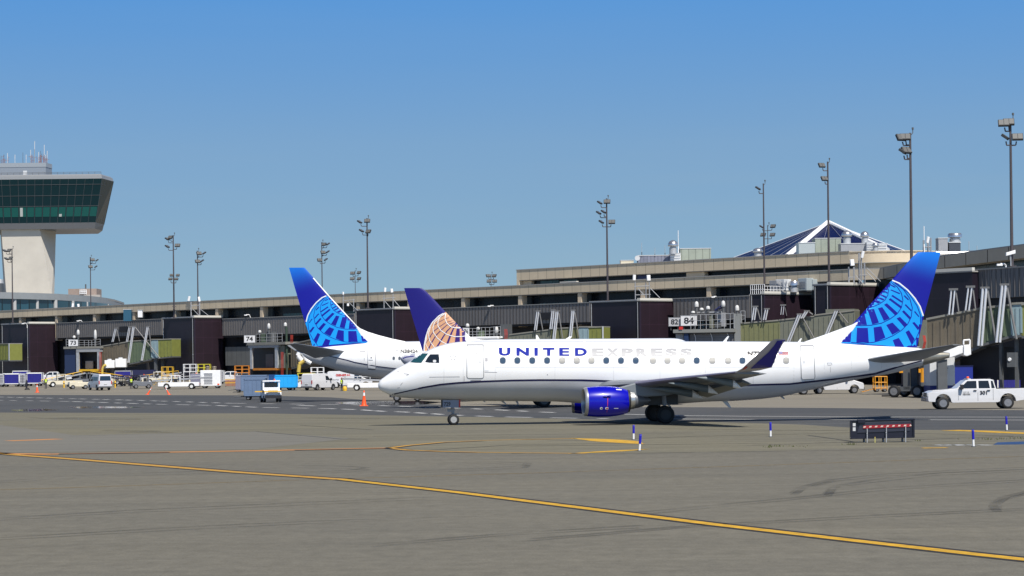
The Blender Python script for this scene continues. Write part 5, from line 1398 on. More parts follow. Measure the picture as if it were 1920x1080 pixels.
# ------------------------------------------------------------------ light poles
def light_pole(px, yt, yb, d, heads, label, r=.16, rot=0., name='light_pole', tip=True, hx_sc=0):
    b = at(px+RHO*0, yb, d); t = at(px, yt, d)
    g = thing(name, label, 'light pole', (b.x, b.y, b.z), 0, 'floodlight poles on the terminal roofs')
    if d in (540, 470, 520, 500, 425): g.location.z = 0; b.z = 0
    h = t.z-b.z; dx = 0
    mb = MB(); mb.tube((0,0,0), (0,0,h), r*.95, r*.6, 10); mb.box(-.35,.35,-.35,.35,0,.08)
    mb.build('pole', POLE, g, smooth=40)
    if tip: MB().path([(0,0,h-.3),(.25,0,h),(.25,0,h+.35)], .04).tube((.25,0,h+.3),(.25,0,h+.5),.1).build('sensor', DGREY, g)
    for hx, hy, kind in heads:
        p = at(hx, hy, d); x, z = p.x-b.x, p.z-b.z
        sc = (hx_sc if hx_sc else 1.)
        yaw = {'l': -1.25, 'r': 1.25, 'f': .12, 'g': -.5, 'k': .6}[kind]; pit = .75
        ax = 0 if abs(x) < .1 else x
        arm = MB(); arm.path([(0,0,z-.75),(x*.75,-.1,z-.75),(x*.85,-.12,z-.4)], .06); 
        mm = Matrix.Translation((x, -.2, z)) @ Matrix.Rotation(-yaw, 4, 'Z') @ Matrix.Rotation(-.55 if kind in 'fgk' else -.95, 4, 'X')
        W, Hh = (.5*sc, .34*sc)
        bx = MB().box(-W, W, -.10, .14, -Hh, Hh); bx.v = [tuple(mm @ Vector(v)) for v in bx.v]
        f = bx.build('floodlight', LAMP, g, bevel=.03)
        ln = MB().box(-W+.06, -.03, -.13, -.102, -Hh+.06, Hh-.06).box(.03, W-.06, -.13, -.102, -Hh+.06, Hh-.06); ln.v = [tuple(mm @ Vector(v)) for v in ln.v]
        ln.build('lens', LENS if kind in 'fgk' else LENS, f)
        arm.build('arm', POLE, f)
    return g
dA_, dB_, dC_, dD_, dE_, dF_ = BA['d']+3, BB['d']+2, BC['d']+2, BD['d']+2, BE['d']+3, BF['d']+2
light_pole(24, 466, 605, dA_, [(9.5,470,'l'),(17,469.5,'k'),(12.5,485,'l'),(20,484,'k')], 'floodlight pole in front of the control tower shaft')
light_pole(170.5, 482, 590, 540, [(174,487,'g'),(182,488,'r'),(170,500,'g'),(180,500,'r')], 'dark floodlight pole between the tower and the far brown building')
light_pole(326.5, 441, 597, dB_, [(314,448,'l'),(319.5,445,'k'),(314,462,'l'),(333,460,'f')], 'tall floodlight pole with a second lamp cluster halfway up', .17)
light_pole(326.5, 514, 575, dB_-.8, [(322,516,'f'),(333.5,516,'f'),(319.5,523,'f'),(331,523,'f')], 'short four lamp pole fixed to the tall pole above gate 73', .09, tip=False, hx_sc=.7)
light_pole(371.5, 470, 590, dB_+4, [(373.5,475,'g'),(383,474.5,'r'),(371,490,'g'),(379,489,'r')], 'floodlight pole behind the pale roof antenna beside it', .15)
light_pole(604.5, 454, 575, 470, [(607.5,458,'k'),(615,457.5,'r'),(606,473,'g'),(614.5,472,'r'),(599.5,487.5,'g'),(611,486.5,'r')], 'six lamp floodlight pole rising behind the light blue parked fin', .15)
light_pole(690, 409, 578, dC_, [(674.5,416,'l'),(688.5,414,'f'),(678,432.5,'l'),(690.5,434,'k')], 'tall floodlight pole between the two parked tail fins', .17)
light_pole(666.5, 507, 575, 520, [(661,512,'f'),(673,511,'k'),(660.5,522.5,'f'),(673,522.5,'k')], 'small four lamp pole low between the two parked fins', .10)
light_pole(1139.5, 372, 564, dD_, [(1124.5,380,'l'),(1138,378,'f'),(1122.5,399,'l'),(1131.5,397,'l'),(1127.5,416,'l'),(1147,416,'f')], 'six lamp floodlight pole left of the 82 and 84 signs', .17)
light_pole(921, 514, 560, 500, [(915.5,517,'g'),(926.5,517,'k'),(917,527,'f'),(927.5,527,'f')], 'tiny four lamp pole far behind the lower roof', .10)
light_pole(1433.5, 344, 545, dE_, [(1421,353,'l')], 'single lamp pole standing over the white railing', .15)
light_pole(1440, 422, 478, 425, [(1427.5,425,'l'),(1449,424,'k'),(1430.5,440,'k'),(1448,440,'k')], 'short pole with four dark lamps left of the glass pyramid', .12)
light_pole(1554.5, 303, 532, dF_, [(1540.5,310,'g'),(1545.5,335,'g')], 'two lamp pole in front of the glass pyramid', .18)
light_pole(1709.5, 249, 512, 219, [(1689,258,'g'),(1696.5,257,'f'),(1699,282,'g'),(1692,284,'l')], 'tall floodlight pole above the top of the big blue fin', .17)
light_pole(1897.5, 222, 500, 213.5, [(1881,231,'f'),(1890.5,229,'f'),(1884,257,'l'),(1907,257,'f')], 'tallest floodlight pole near the right edge', .17)

# ------------------------------------------------------------------ roof antennas, lamps and plant
def rack(label, d, posts, panels, bars=(), braces=()):
    p = at(posts[0][0], posts[0][2], d)
    L = lambda px, py: at(px, py, d)-p
    g = thing('antenna_rack', label, 'antenna', p, 0, 'antenna racks on the roofs')
    mb = MB()
    for px, yt, yb in posts:
        for dy in (0, .7): 
            a, b = L(px, yb), L(px, yt); mb.tube((a.x, dy, a.z), (a.x, dy, b.z), .06)
    for x0, y0, x1, y1 in bars:
        a, b = L(x0, y0), L(x1, y1); mb.tube(a, b, .05); mb.tube(a+Vector((0,.7,0)), b+Vector((0,.7,0)), .05)
    for x0, y0, x1, y1 in braces: mb.tube(L(x0,y0), L(x1,y1)+Vector((0,-.5,0)), .05)
    mb.build('frame', MGREY, g)
    for px, py, w, h, tilt in panels:
        c = L(px, py); w *= d/F; h *= d/F
        mm = Matrix.Translation(c+Vector((0,-.2,0))) @ Matrix.Rotation(tilt, 4, 'Y') @ Matrix.Rotation(.5, 4, 'Z')
        bx = MB().box(-w/2, w/2, -.12, .12, -h/2, h/2); bx.v = [tuple(mm @ Vector(v)) for v in bx.v]
        bx.build('panel', WPAINT, g, bevel=.04)
    return g
rack('antenna rack with two white panels above gate sign 73', dA_+1, [(139.5,575,606),(146.5,577,606)], [(136.5,573,3.6,8,.15),(147.3,574,4,8,-.1)], [(137,586,149,586)], [(140,590,150,604),(147,587,166,604)])
rack('antenna rack with two white panels left of gate sign 74', dB_+1, [(358,566,594),(374,565,594)], [(354.5,560,4,9,.25),(373.5,561,4,9,-.15)], [(358,574,375,572)], [(362,580,375,593),(376,580,393,593)])
rack('antenna rack with two white panels between the parked fins', dC_+1, [(720,550,580),(737,551,580)], [(722,543.5,4,8,.1),(734.5,545,5,7,-.1)], [(717,560,741,558)], [(722,565,733,578),(738,562,752,578)])
rack('antenna rack with small white box by the light blue fin edge', dC_-2, [(643.5,552,584),(663,560,584)], [(652.5,571.5,4,5,0),(643.5,550,3,5,0)], [(644,564,665,562)], [(653,566,672,583)])
rack('antenna rack with two tall white panels in front of the middle fascia', dD_+1, [(1191.5,528,562),(1211.5,530,562),(1218,528,562)], [(1189,520.5,5.6,10.5,.05),(1215.8,521,7.4,10.5,-.05)], [(1190,537,1218,536),(1192,553,1220,552)], [(1197,542,1206,552),(1220,541,1237,559)])
rack('antenna rack with two white panels left of the big blue fin', dF_+1, [(1592.5,500,533),(1602,500,533),(1612,474,533),(1616,478,533),(1622,492,533)], [(1597.3,492.5,8.5,12,-.1),(1616.8,477.5,5,13,.25)], [(1592,520,1603,520),(1610,516,1626,516)], [(1604,516,1616,531),(1625,502,1650,528),(1625,510,1641,528)])
rack('antenna rack with a white panel above the big blue fin tip', 300, [(1733,450,474),(1741,446,474),(1746,446,474)], [(1739,450,5,12,.2)], [(1733,463,1747,463)], [])
def swan_lamp(px, py, d, w=12, h=12, flip=1, label=''):
    p = at(px, py+h, d); s = d/F
    g = thing('lamp_arm', label, 'lamp', p, 0, 'curved white lamp arms on the passages')
    MB().path([(0,0,0),(0,0,h*s*.6),(-flip*w*s*.25,-.2,h*s),(-flip*w*s*.8,-.5,h*s)], .07).build('arm', WPAINT, g)
    MB().box(-flip*w*s-.2, -flip*w*s+.3, -.7, -.3, h*s-.18, h*s).build('lamp_head', WPAINT, g)
swan_lamp(155, 601, FD(155,1.0), 8, 12, 1, 'curved white lamp arm above the 73 sign')
swan_lamp(470, 590, FD(470,1.0), 9, 14, 1, 'curved white lamp arm on the passage above the 74 sign')
swan_lamp(928, 573, FD(928,1.0), 11, 13, 1, 'curved white lamp arm on the passage right of the gold globe fin')
swan_lamp(1345, 556, FD(1345,1.0), 9, 12, 1, 'curved white lamp arm above the 84 sign')
swan_lamp(51, 606, FD(51,7), 7, 9, 1, 'curved white lamp arm on the far left block')
swan_lamp(1886, 495, 215, 15, 7, 1, 'curved white lamp arm at the base of the tallest pole')
def roof_box(px0, px1, py0, py1, d, dep, m, label, name='roof_unit', louvre=False, cat='roof unit'):
    a = at(px0, py1, d); b = at(px1, py0, d); w = b.x-a.x; h = b.z-a.z
    g = thing(name, label, cat, ((a.x+b.x)/2, d, a.z), 0)
    MB().box(-w/2, w/2, 0, dep, 0, h).build('casing', m, g)
    MB().box(-w/2-.06, w/2+.06, -.06, dep+.06, h, h+.1).build('lid', LGREY, g)
    if louvre:
        l = MB(); n = max(3, int(h/.35))
        for i in range(n): l.box(-w/2+.05, w/2-.05, -.12, -.002, (i+.25)*h/n, (i+.7)*h/n)
        l.build('louvre', LGREY, g)
    return g
roof_box(231.5, 246, 580.5, 602, FD(240,4), 1.6, mat('blue_cabinet', (.03,.10,.16), .3), 'blue green glass cabinet on the passage roof')
roof_box(258.5, 266.5, 582, 595, FD(300,4), 1., WPAINT, 'white box on the passage roof beside the blue cabinet')
ROOFD = 370
GRC = mat('green_grey_cladding', (.30,.335,.28), .6, var=.1, vscale=.6, lines=(1.1, 60, .06, .55, 'xz', .8))
LOUV = mat('bluish_louvre', (.20,.21,.27), .5, var=.1, vscale=.8, lines=(.55, 60, .06, .6, 'xz', .8))
roof_box(1276, 1333, 466, 500, ROOFD, 5, GRC, 'green grey ribbed plant room on the upper roof')
roof_box(1197, 1257, 479, 500, ROOFD-3, 4, LOUV, 'long dark louvred unit on the upper roof')
roof_box(1257.5, 1276, 475.5, 500, ROOFD-4, 4, WPAINT, 'white louvred unit left of the green plant room', louvre=True)
roof_box(1164, 1188, 488.5, 503, ROOFD, 3, CREAM, 'low cream box at the left of the upper roof plant')
vent_dome(at(1262, 476, ROOFD-5), .62, 1.7, 'shiny round ventilator beside the green plant room')
def dish(px, py, r, d, label):
    g = thing('satellite_dish', label, 'dish', at(px, py, d), 0)
    MB().lathe((0,0,0), 'y', [(-.3*r,r),(-.1*r,r*.7),(0,.05),(.04,.05),(-.06*r,r*.7),(-.26*r,r)], 18).build('reflector', LGREY, g, smooth=50)
    MB().tube((0,.05,0),(0,.05,-r*1.6),.06).build('mast', DGREY, g)
dish(1195, 484, .4, ROOFD-5, 'white dish left of the louvred roof unit')
def mast(px, yt, yb, d, label, r=.035, m=None):
    b = at(px, yb, d); t = at(px, yt, d)
    g = thing('antenna_mast', label, 'antenna', b, 0, 'whip antennas on the roofs')
    MB().tube((0,0,0),(0,0,(t.z-b.z)*.35), r*1.8).build('base', m or DGREY, g); MB().tube((0,0,(t.z-b.z)*.35),(0,0,t.z-b.z), r).build('whip', m or GALV, g)
mast(1272, 432, 478, ROOFD-3, 'white whip antenna above the round ventilator', .05, WPAINT)
mast(1203.5, 455, 482, ROOFD-3, 'twin tipped whip antenna over the louvred unit')
mast(1228, 465, 482, ROOFD-3, 'short whip antenna at the middle of the louvred unit'); mast(1247, 460, 482, ROOFD-3, 'whip antenna at the right of the louvred unit')
mast(1733, 424, 476, 300, 'white whip antenna left of the fin tip', .05, WPAINT); mast(1817, 452, 478, 300, 'whip antenna right of the big fin tip'); mast(1832, 461, 478, 300, 'short whip antenna right of the big fin tip')
# plant in front of the pyramid
PD = 283*TS
roof_box(1529, 1577, 447, 487, PD+4, 4, GRC, 'pale green plant room in front of the glass pyramid')
roof_box(1498, 1528, 455.5, 487, PD, 3.4, mat('duct_grey', (.42,.46,.46), .4, .2), 'grey duct unit at the left of the pyramid plant')
roof_box(1577, 1625, 457, 487, PD, 3, MGREY, 'long grey louvred unit below the two round ventilators')
roof_box(1625.5, 1638, 455, 486, PD-1, 3, WPAINT, 'white louvred unit right of the long grey one', louvre=True)
roof_box(1646, 1663, 457, 486, PD-1, 3, WPAINT, 'white louvred unit at the right end of the pyramid plant', louvre=True)
vent_dome(at(1588, 457, PD+1), .62, 1.6, 'round ventilator on the long grey unit, left one'); vent_dome(at(1621.5, 457, PD+1), .52, 1.5, 'round ventilator on the long grey unit, right one')
vent_dome(at(1641.5, 470, PD-2), .42, .95, 'small round ventilator between the white louvred units'); vent_dome(at(1421, 483, PD+8), .62, 1.2, 'round ventilator at the left foot of the glass pyramid')
roof_box(1760, 1777, 447, 485, 295, 2, MGREY, 'tall grey unit right of the big fin tip')
roof_box(1780, 1801, 455, 485, 295, 2, mat('dark_unit', (.05,.055,.07), .5), 'dark unit carrying the large round ventilator at the right')
vent_dome(at(1790.5, 456, 296), .72, 1.0, 'large round ventilator right of the big fin tip', False)
pp = at(1768, 476, 291); g = thing('roof_pipe', 'silver pipe lying on the roof right of the big fin', 'pipe', pp, 0)
MB().tube((0,0,0),(4.6,0,.1),.3).build('pipe', ALU, g, smooth=40); MB().tube((-.9,0,.0),(-.02,0,0),.42).build('elbow', ALU, g, smooth=40)
cp = at(1893, 478, 213); g = thing('security_camera', 'white camera on a bracket at the base of the tallest pole', 'camera', cp, 0)
MB().hexa([(-.35,-.2,-.1),(.5,-.2,.12),(.5,.15,.12),(-.35,.15,-.1)], [(-.35,-.2,.2),(.5,-.2,.45),(.5,.15,.45),(-.35,.15,.2)]).build('housing', WPAINT, g, bevel=.03); MB().tube((.1,0,-1.),(.1,0,-.05),.05).build('bracket', GALV, g)

# glass pyramid
ap = at(1553, 418, 406); FLc = at(1476, 482, 390); FRc = at(1664, 470, 383); BLc = at(1369, 486, 425); BRc = at(1712, 476, 431)
g = thing('glass_pyramid', 'blue glass pyramid roof with white beams behind the upper terminal roof', 'skylight', (ap.x, ap.y, 0), 0)
R = lambda v, dz=0: v-Vector((ap.x, ap.y, -dz))
PG = mat('pyramid_glass', (.004,.008,.05), .35, spec=.15)
zb0 = min(FLc.z, FRc.z, BLc.z, BRc.z); MB().xy([(R(q).x, R(q).y) for q in (FLc, FRc, BRc, BLc)], -ap.z, zb0-ap.z-.02).build('base_wall', TERM_PL, g)
mb = MB(); base = [R(FLc), R(FRc), R(BRc), R(BLc)]; mb.add(base+[R(ap)], [(0,1,4),(1,2,4),(2,3,4),(3,0,4),(3,2,1,0)]); mb.build('glass', PG, g)
MB().tube(R(FLc,.1), R(ap,.2), .5, .38).build('beam', WPAINT, g, smooth=40); MB().tube(R(FRc,.1), R(ap,.2), .42, .34).build('beam', WPAINT, g, smooth=40)
MB().tube(R(BLc), R(ap), .14).build('ridge', WPAINT, g); MB().tube(R(BRc), R(ap), .14).build('ridge', WPAINT, g)
gb = MB()
for a, b, n in ((FLc, BLc, 6), (FLc, FRc, 3), (FRc, BRc, 3)):
    for i in range(1, n):
        p = R(a)+(R(b)-R(a))*(i/n); nn = Vector((0,-.1,.1)); gb.tube(p+nn, R(ap)+nn, .03)
gb.build('glazing_bar', mat('glazing_bar_grey', (.22,.24,.30), .5), g)

# ------------------------------------------------------------------ control tower
DT = 610
def X_(px, d=DT): return (px-CX)*d/F
pc = at(60, 560, DT)
tw = thing('control_tower', 'pale concrete control tower with flared dark glass cab at the left', 'tower', (pc.x, DT, 0), 0)
def Q(px, py, dd=0.): 
    dd *= 1.27; p = at(px, py, DT+dd); return Vector((p.x-pc.x, dd, p.z))
CONC = mat('tower_concrete', (.56,.52,.45), .75, var=.07, vscale=.25)
sh = MB(); ta = [Q(2,426,-1.5), Q(74,426,-1.5), Q(105,426,7.), Q(98,426,12), Q(0,426,12)]; tb_ = [Q(12,552,0), Q(97,552,0), Q(101.8,552,3.5), Q(96,552,11), Q(8,552,11)]
k = (H+ (YH-552)*DT/F); bt_ = [Vector((t.x+(t.x-u.x)*.05, t.y, 0)) for t, u in zip(tb_, ta)]
sh.loft([[tuple(p) for p in bt_], [tuple(p) for p in tb_], [tuple(p) for p in ta]]).build('shaft', CONC, tw)
def oct_(yy, xl, xr, xr2, f=0.): 
    return [tuple(Q(xl, yy, f)), tuple(Q(xr, yy, f)), tuple(Q(xr2, yy, f+8.)), tuple(Q(xr2-8, yy, f+19)), tuple(Q(xl-14, yy, f+19)), tuple(Q(xl-16, yy, f+8))]
def flat(r): z = r[0][2]; return [(x, y, z) for x, y, _ in r]
lev = [flat(oct_(431.5,-92,177.5,192,-2.2)), flat(oct_(420,-93,179.5,195,-2.5)), flat(oct_(338,-108,191.5,213,-4.2)), flat(oct_(332,-107,190.5,211,-4.1)), flat(oct_(329.5,-105,188,207,-3.6))]
MB().loft([lev[0], lev[1]]).build('cab_base', mat('cab_base_grey', (.15,.155,.165), .4, .2), tw)
CG = mat('cab_glass', (.007,.026,.032), .18, spec=.14)
cgp = MB().loft([lev[1], lev[2]]).build('cab_glass', CG, tw)
MB().loft([lev[2], lev[3], lev[4]]).build('cab_roof', mat('cab_roof_metal', (.24,.25,.26), .5, .2), tw)
gz = MB(); gr = MB(); gs = MB()
a0, a1 = Vector(lev[1][0]), Vector(lev[1][1]); b0, b1 = Vector(lev[2][0]), Vector(lev[2][1])
n_ = 19
FN = Vector((0,-.03,0))
for i in range(n_+1):
    t = i/n_; gz.tube(a0+(a1-a0)*t+FN, b0+(b1-b0)*t+FN, .055)
for t in (.38, .62, .87): gz.tube(a0+(b0-a0)*t+FN, a1+(b1-a1)*t+FN, .05)
c0, c1 = a1, Vector(lev[1][2]); e0, e1 = b1, Vector(lev[2][2])
for i in range(5):
    t = i/4; gz.tube(c0+(c1-c0)*t, e0+(e1-e0)*t, .07)
for t in (.38,.62,.87): gz.tube(c0+(e0-c0)*t, c1+(e1-c1)*t, .05)
gz.build('mullion', mat('mullion_grey', (.07,.08,.09), .5, .3), tw)
lo = lambda t, s: a0+(b0-a0)*s+((a1+(b1-a1)*s)-(a0+(b0-a0)*s))*t+FN*1.5
mb = MB()
for i in range(6, 19):
    t0, t1 = i/n_+.004, (i+1)/n_-.004; mb.add([lo(t0,.14), lo(t1,.14), lo(t1,.36), lo(t0,.36)], [(0,1,2,3)])
mb.build('lower_window', mat('teal_lower_glass', (.008,.085,.075), .2, spec=.3), tw)
mb = MB()
for i, s0, s1 in ((5,.15,.33),(9,.15,.35),(14,.14,.2)):
    t0, t1 = i/n_+.008, (i+.5)/n_; mb.add([lo(t0,s0)+FN, lo(t1,s0)+FN, lo(t1,s1)+FN, lo(t0,s1)+FN], [(0,1,2,3)])
mb.build('blind', mat('pale_blind', (.42,.44,.42), .6), tw)
rf = MB(); rp_ = [Q(-90,330,0), Q(86,330,0), Q(97.5,330,4), Q(94,330,14), Q(-90,330,14)]; z0 = rp_[0].z; z1 = Q(0,306,0).z
rf.xy([(p.x, p.y) for p in rp_], z0-.3, z1-1.1); rf.build('penthouse', mat('penthouse_grey', (.24,.27,.31), .5, .2), tw)
MB().xy([(p.x*1.0+.08*(1 if p.x>0 else -1), p.y-.08) for p in rp_], z1-1.1, z1+.0).build('penthouse_parapet', mat('parapet_grey', (.30,.33,.36), .5, .2), tw)
q = Q(47, 328, -.05); MB().box(q.x-.5, q.x+.5, -.06, -.003, q.z, q.z+1.1).build('access_door', LGREY, tw)
rr_ = MB()
for i in range(26):
    p = Vector(lev[4][0])+(Vector(lev[4][1])-Vector(lev[4][0]))*i/25; rr_.tube(p+Vector((0,1.2,0)), p+Vector((0,1.2,.65)), .04)
for z in (.35,.65): rr_.tube(Vector(lev[4][0])+Vector((0,1.2,z)), Vector(lev[4][1])+Vector((0,1.2,z)), .045)
rr_.build('roof_railing', DGREY, tw)
for i, (px, yt, w) in enumerate(((2,292,0),(7.5,290,0),(14,287,1),(28,290,1),(43,286,0),(49,290,1),(57.5,281,1),(64.5,280,0),(72.5,285,1),(76,283,0),(83,271.5,1),(85.5,290,1),(88.5,283,1),(78,288,0),(65,265,1))):
    b = Q(px, 306, 1.5+(i%3)); t = Q(px, yt, 1.5+(i%3)); mb = MB(); mb.tube((b.x,b.y,b.z-.05),(b.x,b.y,b.z+(t.z-b.z)*.45),.06); mb.tube((b.x,b.y,b.z+(t.z-b.z)*.45),t,.085 if w else .05)
    mb.build('antenna', LGREY if w else DGREY, tw)
an = MB(); random.seed(3)
for i in range(46):
    px = random.choice([random.uniform(58,92), random.uniform(70,90), random.uniform(0,16)]); b = Q(px, 306, 1.5); z = random.uniform(.3,2.4); x1 = b.x+random.uniform(-1,1)
    an.tube((b.x,1.5,b.z),(b.x,1.5,b.z+z),.035); an.tube((b.x,1.5,b.z+z*.8),(x1,1.5,b.z+z*.8),.035)
an.build('antenna_frame', mat('rusty_red_frame', (.22,.12,.12), .6), tw)

# ------------------------------------------------------------------ curved concourse and far building at the left
cc = thing('curved_concourse', 'grey curved concourse below the control tower', 'building', (-92, 470, 0), 0)
zT = 22.3
def wp(px, py): 
    v = YH-RHO*(px-CX)-py; d = (zT-H)*F/v; p = at(px, py, d); return (p.x+92, d-470)
cpts = [wp(px, py) for px, py in ((-90,545.5),(-40,546.3),(0,547.6),(50,548.8),(105,550.6),(158,554),(185,556.6),(202,559),(215,561.5),(226,565))]
cpts += [(cpts[-1][0]-1., cpts[-1][1]+12), (cpts[-1][0]-10, cpts[-1][1]+25)]
zb_ = at(0, 559, (zT-H)*F/147).z
ring_wall(cpts, zb_, zT, .6).build('fascia', mat('grey_fascia', (.26,.28,.29), .7, var=.06, vscale=.5), cc, smooth=30)
inn = [(x+.3, y+1.7) for x, y in cpts[:-2]]+[(x-1.5, y+.5) for x, y in cpts[-2:]]
ring_wall(inn, 0, zb_, .4).build('window_band', mat('concourse_glazing', (.022,.075,.105), .08, spec=.7, lines=(1.7, 60, .12, .12, 'xz', .35)), cc, smooth=30)
for px in (-20, 26, 68, 103, 135, 161, 184, 200, 212):
    v = YH-RHO*(px-CX)-interp([(-90,545.5),(0,547.6),(105,550.6),(158,554),(202,559),(226,565)], px); d = (zT-H)*F/v+.6; x = X_(px, d)+92+.3
    MB().tube((x, d-470, 0), (x, d-470, zb_), .52, .52, 12).build('column', mat('pale_column', (.42,.42,.41), .6), cc, smooth=40)
mb = MB(); mb.xy([(x, y+.5) for x, y in cpts]+[(-60, cpts[-1][1])], zT-.5, zT-.2); mb.build('roof', bpy.data.materials['roof_gravel'], cc)
fbd = 820; a = at(128, 560, fbd); b = at(181, 541, fbd)
g = thing('distant_building', 'far brown building with white lattice showing above the curved concourse', 'building', ((a.x+b.x)/2, fbd, 0), 0)
w = b.x-a.x
MB().box(-w/2, w/2, 0, 10, 0, b.z).build('block', mat('brown_block', (.30,.235,.20), .8, var=.12, vscale=.4), g)
c = at(187, 553, fbd); MB().box(w/2*.2, c.x-(a.x+b.x)/2+.6, -3, 0-.01, 0, c.z).build('lower_block', mat('pale_block', (.40,.37,.34), .8), g)
mb = MB(); p = at(156, 550, fbd); s_ = fbd/F
for i in range(4): mb.box(p.x-(a.x+b.x)/2-6*s_+i*4*s_-.12, p.x-(a.x+b.x)/2-6*s_+i*4*s_+.12, -.3, -.1, p.z-.4, p.z+7*s_)
for i in range(3): mb.box(p.x-(a.x+b.x)/2-6*s_, p.x-(a.x+b.x)/2+6*s_, -.42, -.302, p.z+i*3.*s_-.12, p.z+i*3.*s_+.12)
mb.build('lattice', WPAINT, g)
MB().tube((0+1,1,b.z),(1,1,b.z+1.6),.25).build('chimney', DGREY, g)
a = at(-8, 545, 660); b = at(2.5, 520, 660); g = thing('far_block', 'sliver of a grey building at the left edge behind the tower', 'building', ((a.x+b.x)/2, 660, 0), 0)
w = b.x-a.x; MB().box(-w/2, w/2, 0, 5, 0, at(0,531,660).z).build('block', mat('dark_far_block', (.08,.09,.10), .6), g); MB().box(-w/2, w/2-.01, .1, 5, at(0,531,660).z, b.z-.5).build('upper_block', LGREY, g)

# ------------------------------------------------------------------ vehicles and apron equipment
TRUCKW = mat('truck_white', (.62,.62,.63), .3, coat=.4, var=.03, vscale=2)
VANGREY = mat('van_side_white', (.58,.58,.61), .32, coat=.3, var=.04, vscale=2)
TAILR = mat('tail_lamp', (.40,.012,.012), .25)
HEADL = mat('head_lamp', (.55,.56,.58), .12)
CHROME = mat('chrome', (.65,.66,.68), .16, .95)
def arch(u, r, z0, n=8): return [(u+r*math.cos(PI*k/n), z0+r*math.sin(PI*k/n)) for k in range(n+1)]
def vehicle(name, label, cat, px, py, head, spec, group=None, pos=None):
    """spec: L, W, prof (u from the front, z), taper (z0, k), wheels [u], wr, windows, shield, rear ..."""
    p = pos or gv(px, py)
    g = thing(name, label, cat, (p.x, p.y, p.z), head, group)
    L, W = spec['L'], spec['W']; z0, k = spec.get('taper', (99, 0))
    hw = lambda z: W/2-(max(0, z-z0)*k)
    X = lambda u: L/2-u
    mb = MB(); n = len(spec['prof'])
    a = [(X(u), hw(z), z) for u, z in spec['prof']]; b = [(x, -y, z) for x, y, z in a]
    mb.add(a+b, [tuple(range(n)), tuple(range(n, 2*n))[::-1]]+[(i, n+i, n+(i+1)%n, (i+1)%n) for i in range(n)])
    body = mb.build('body', spec.get('mat', TRUCKW), g, bevel=spec.get('bevel', .05))
    for s in (-1, 1):
        for w in spec.get('windows', []):
            MB().add([(X(u), s*(hw(z)+.012), z) for u, z in w], [tuple(range(len(w)))]).build('side_window', GLASS, g)
        for u, z in spec.get('handles', []): MB().cbox((X(u), s*(hw(z)+.03), z), .2, .05, .05).build('door_handle', BLACKP, body)
        for u, za, zb in spec.get('seams', []): MB().add([(X(u)-.012, s*(hw(za)+.008), za), (X(u)+.012, s*(hw(za)+.008), za), (X(u)+.012, s*(hw(zb)+.008), zb), (X(u)-.012, s*(hw(zb)+.008), zb)], [(0,1,2,3)]).build('door_seam', DGREY, body)
        if 'mirror' in spec:
            u, z = spec['mirror']; MB().box(X(u)-.1, X(u)+.1, s*(hw(z)+.08)-.02 if s > 0 else s*(hw(z)+.30), s*(hw(z)+.30) if s > 0 else s*(hw(z)+.06), z-.05, z+.28).build('mirror', BLACKP, g, bevel=.03)
        for u in spec.get('wheels', []): wheel(g, X(u), s*(W/2-.14), spec['wr'], spec['wr'], .27, spec.get('rim'))
        for (y, z, w, h) in spec.get('tail', []): MB().cbox((-L/2-.005, s*y, z), .08, w, h).build('tail_lamp', TAILR, g)
        for (u, y, z, d, w, h) in spec.get('head', []): MB().cbox((X(u), s*y, z), d, w, h).build('headlight', HEADL, g, bevel=.03)
    def across(u0, za, u1, zb, inset, nm, m, off):
        d = Vector((X(u1)-X(u0), 0, zb-za)).normalized(); nn = Vector((d.z, 0, -d.x))*off
        MB().add([Vector((X(u0), -hw(za)+inset, za))+nn, Vector((X(u0), hw(za)-inset, za))+nn, Vector((X(u1), hw(zb)-inset, zb))+nn, Vector((X(u1), -hw(zb)+inset, zb))+nn], [(0,1,2,3)]).build(nm, m, g)
    if 'shield' in spec: across(*spec['shield'], .09, 'windshield', GLASS, .02)
    for r in spec.get('rear', []): across(*r, .15, 'rear_window', GLASS, .02)
    for nm, m, c, s in spec.get('boxes', []): MB().cbox((X(c[0]), c[1], c[2]), *s).build(nm, m, g, bevel=.02)
    return g, body, X, hw
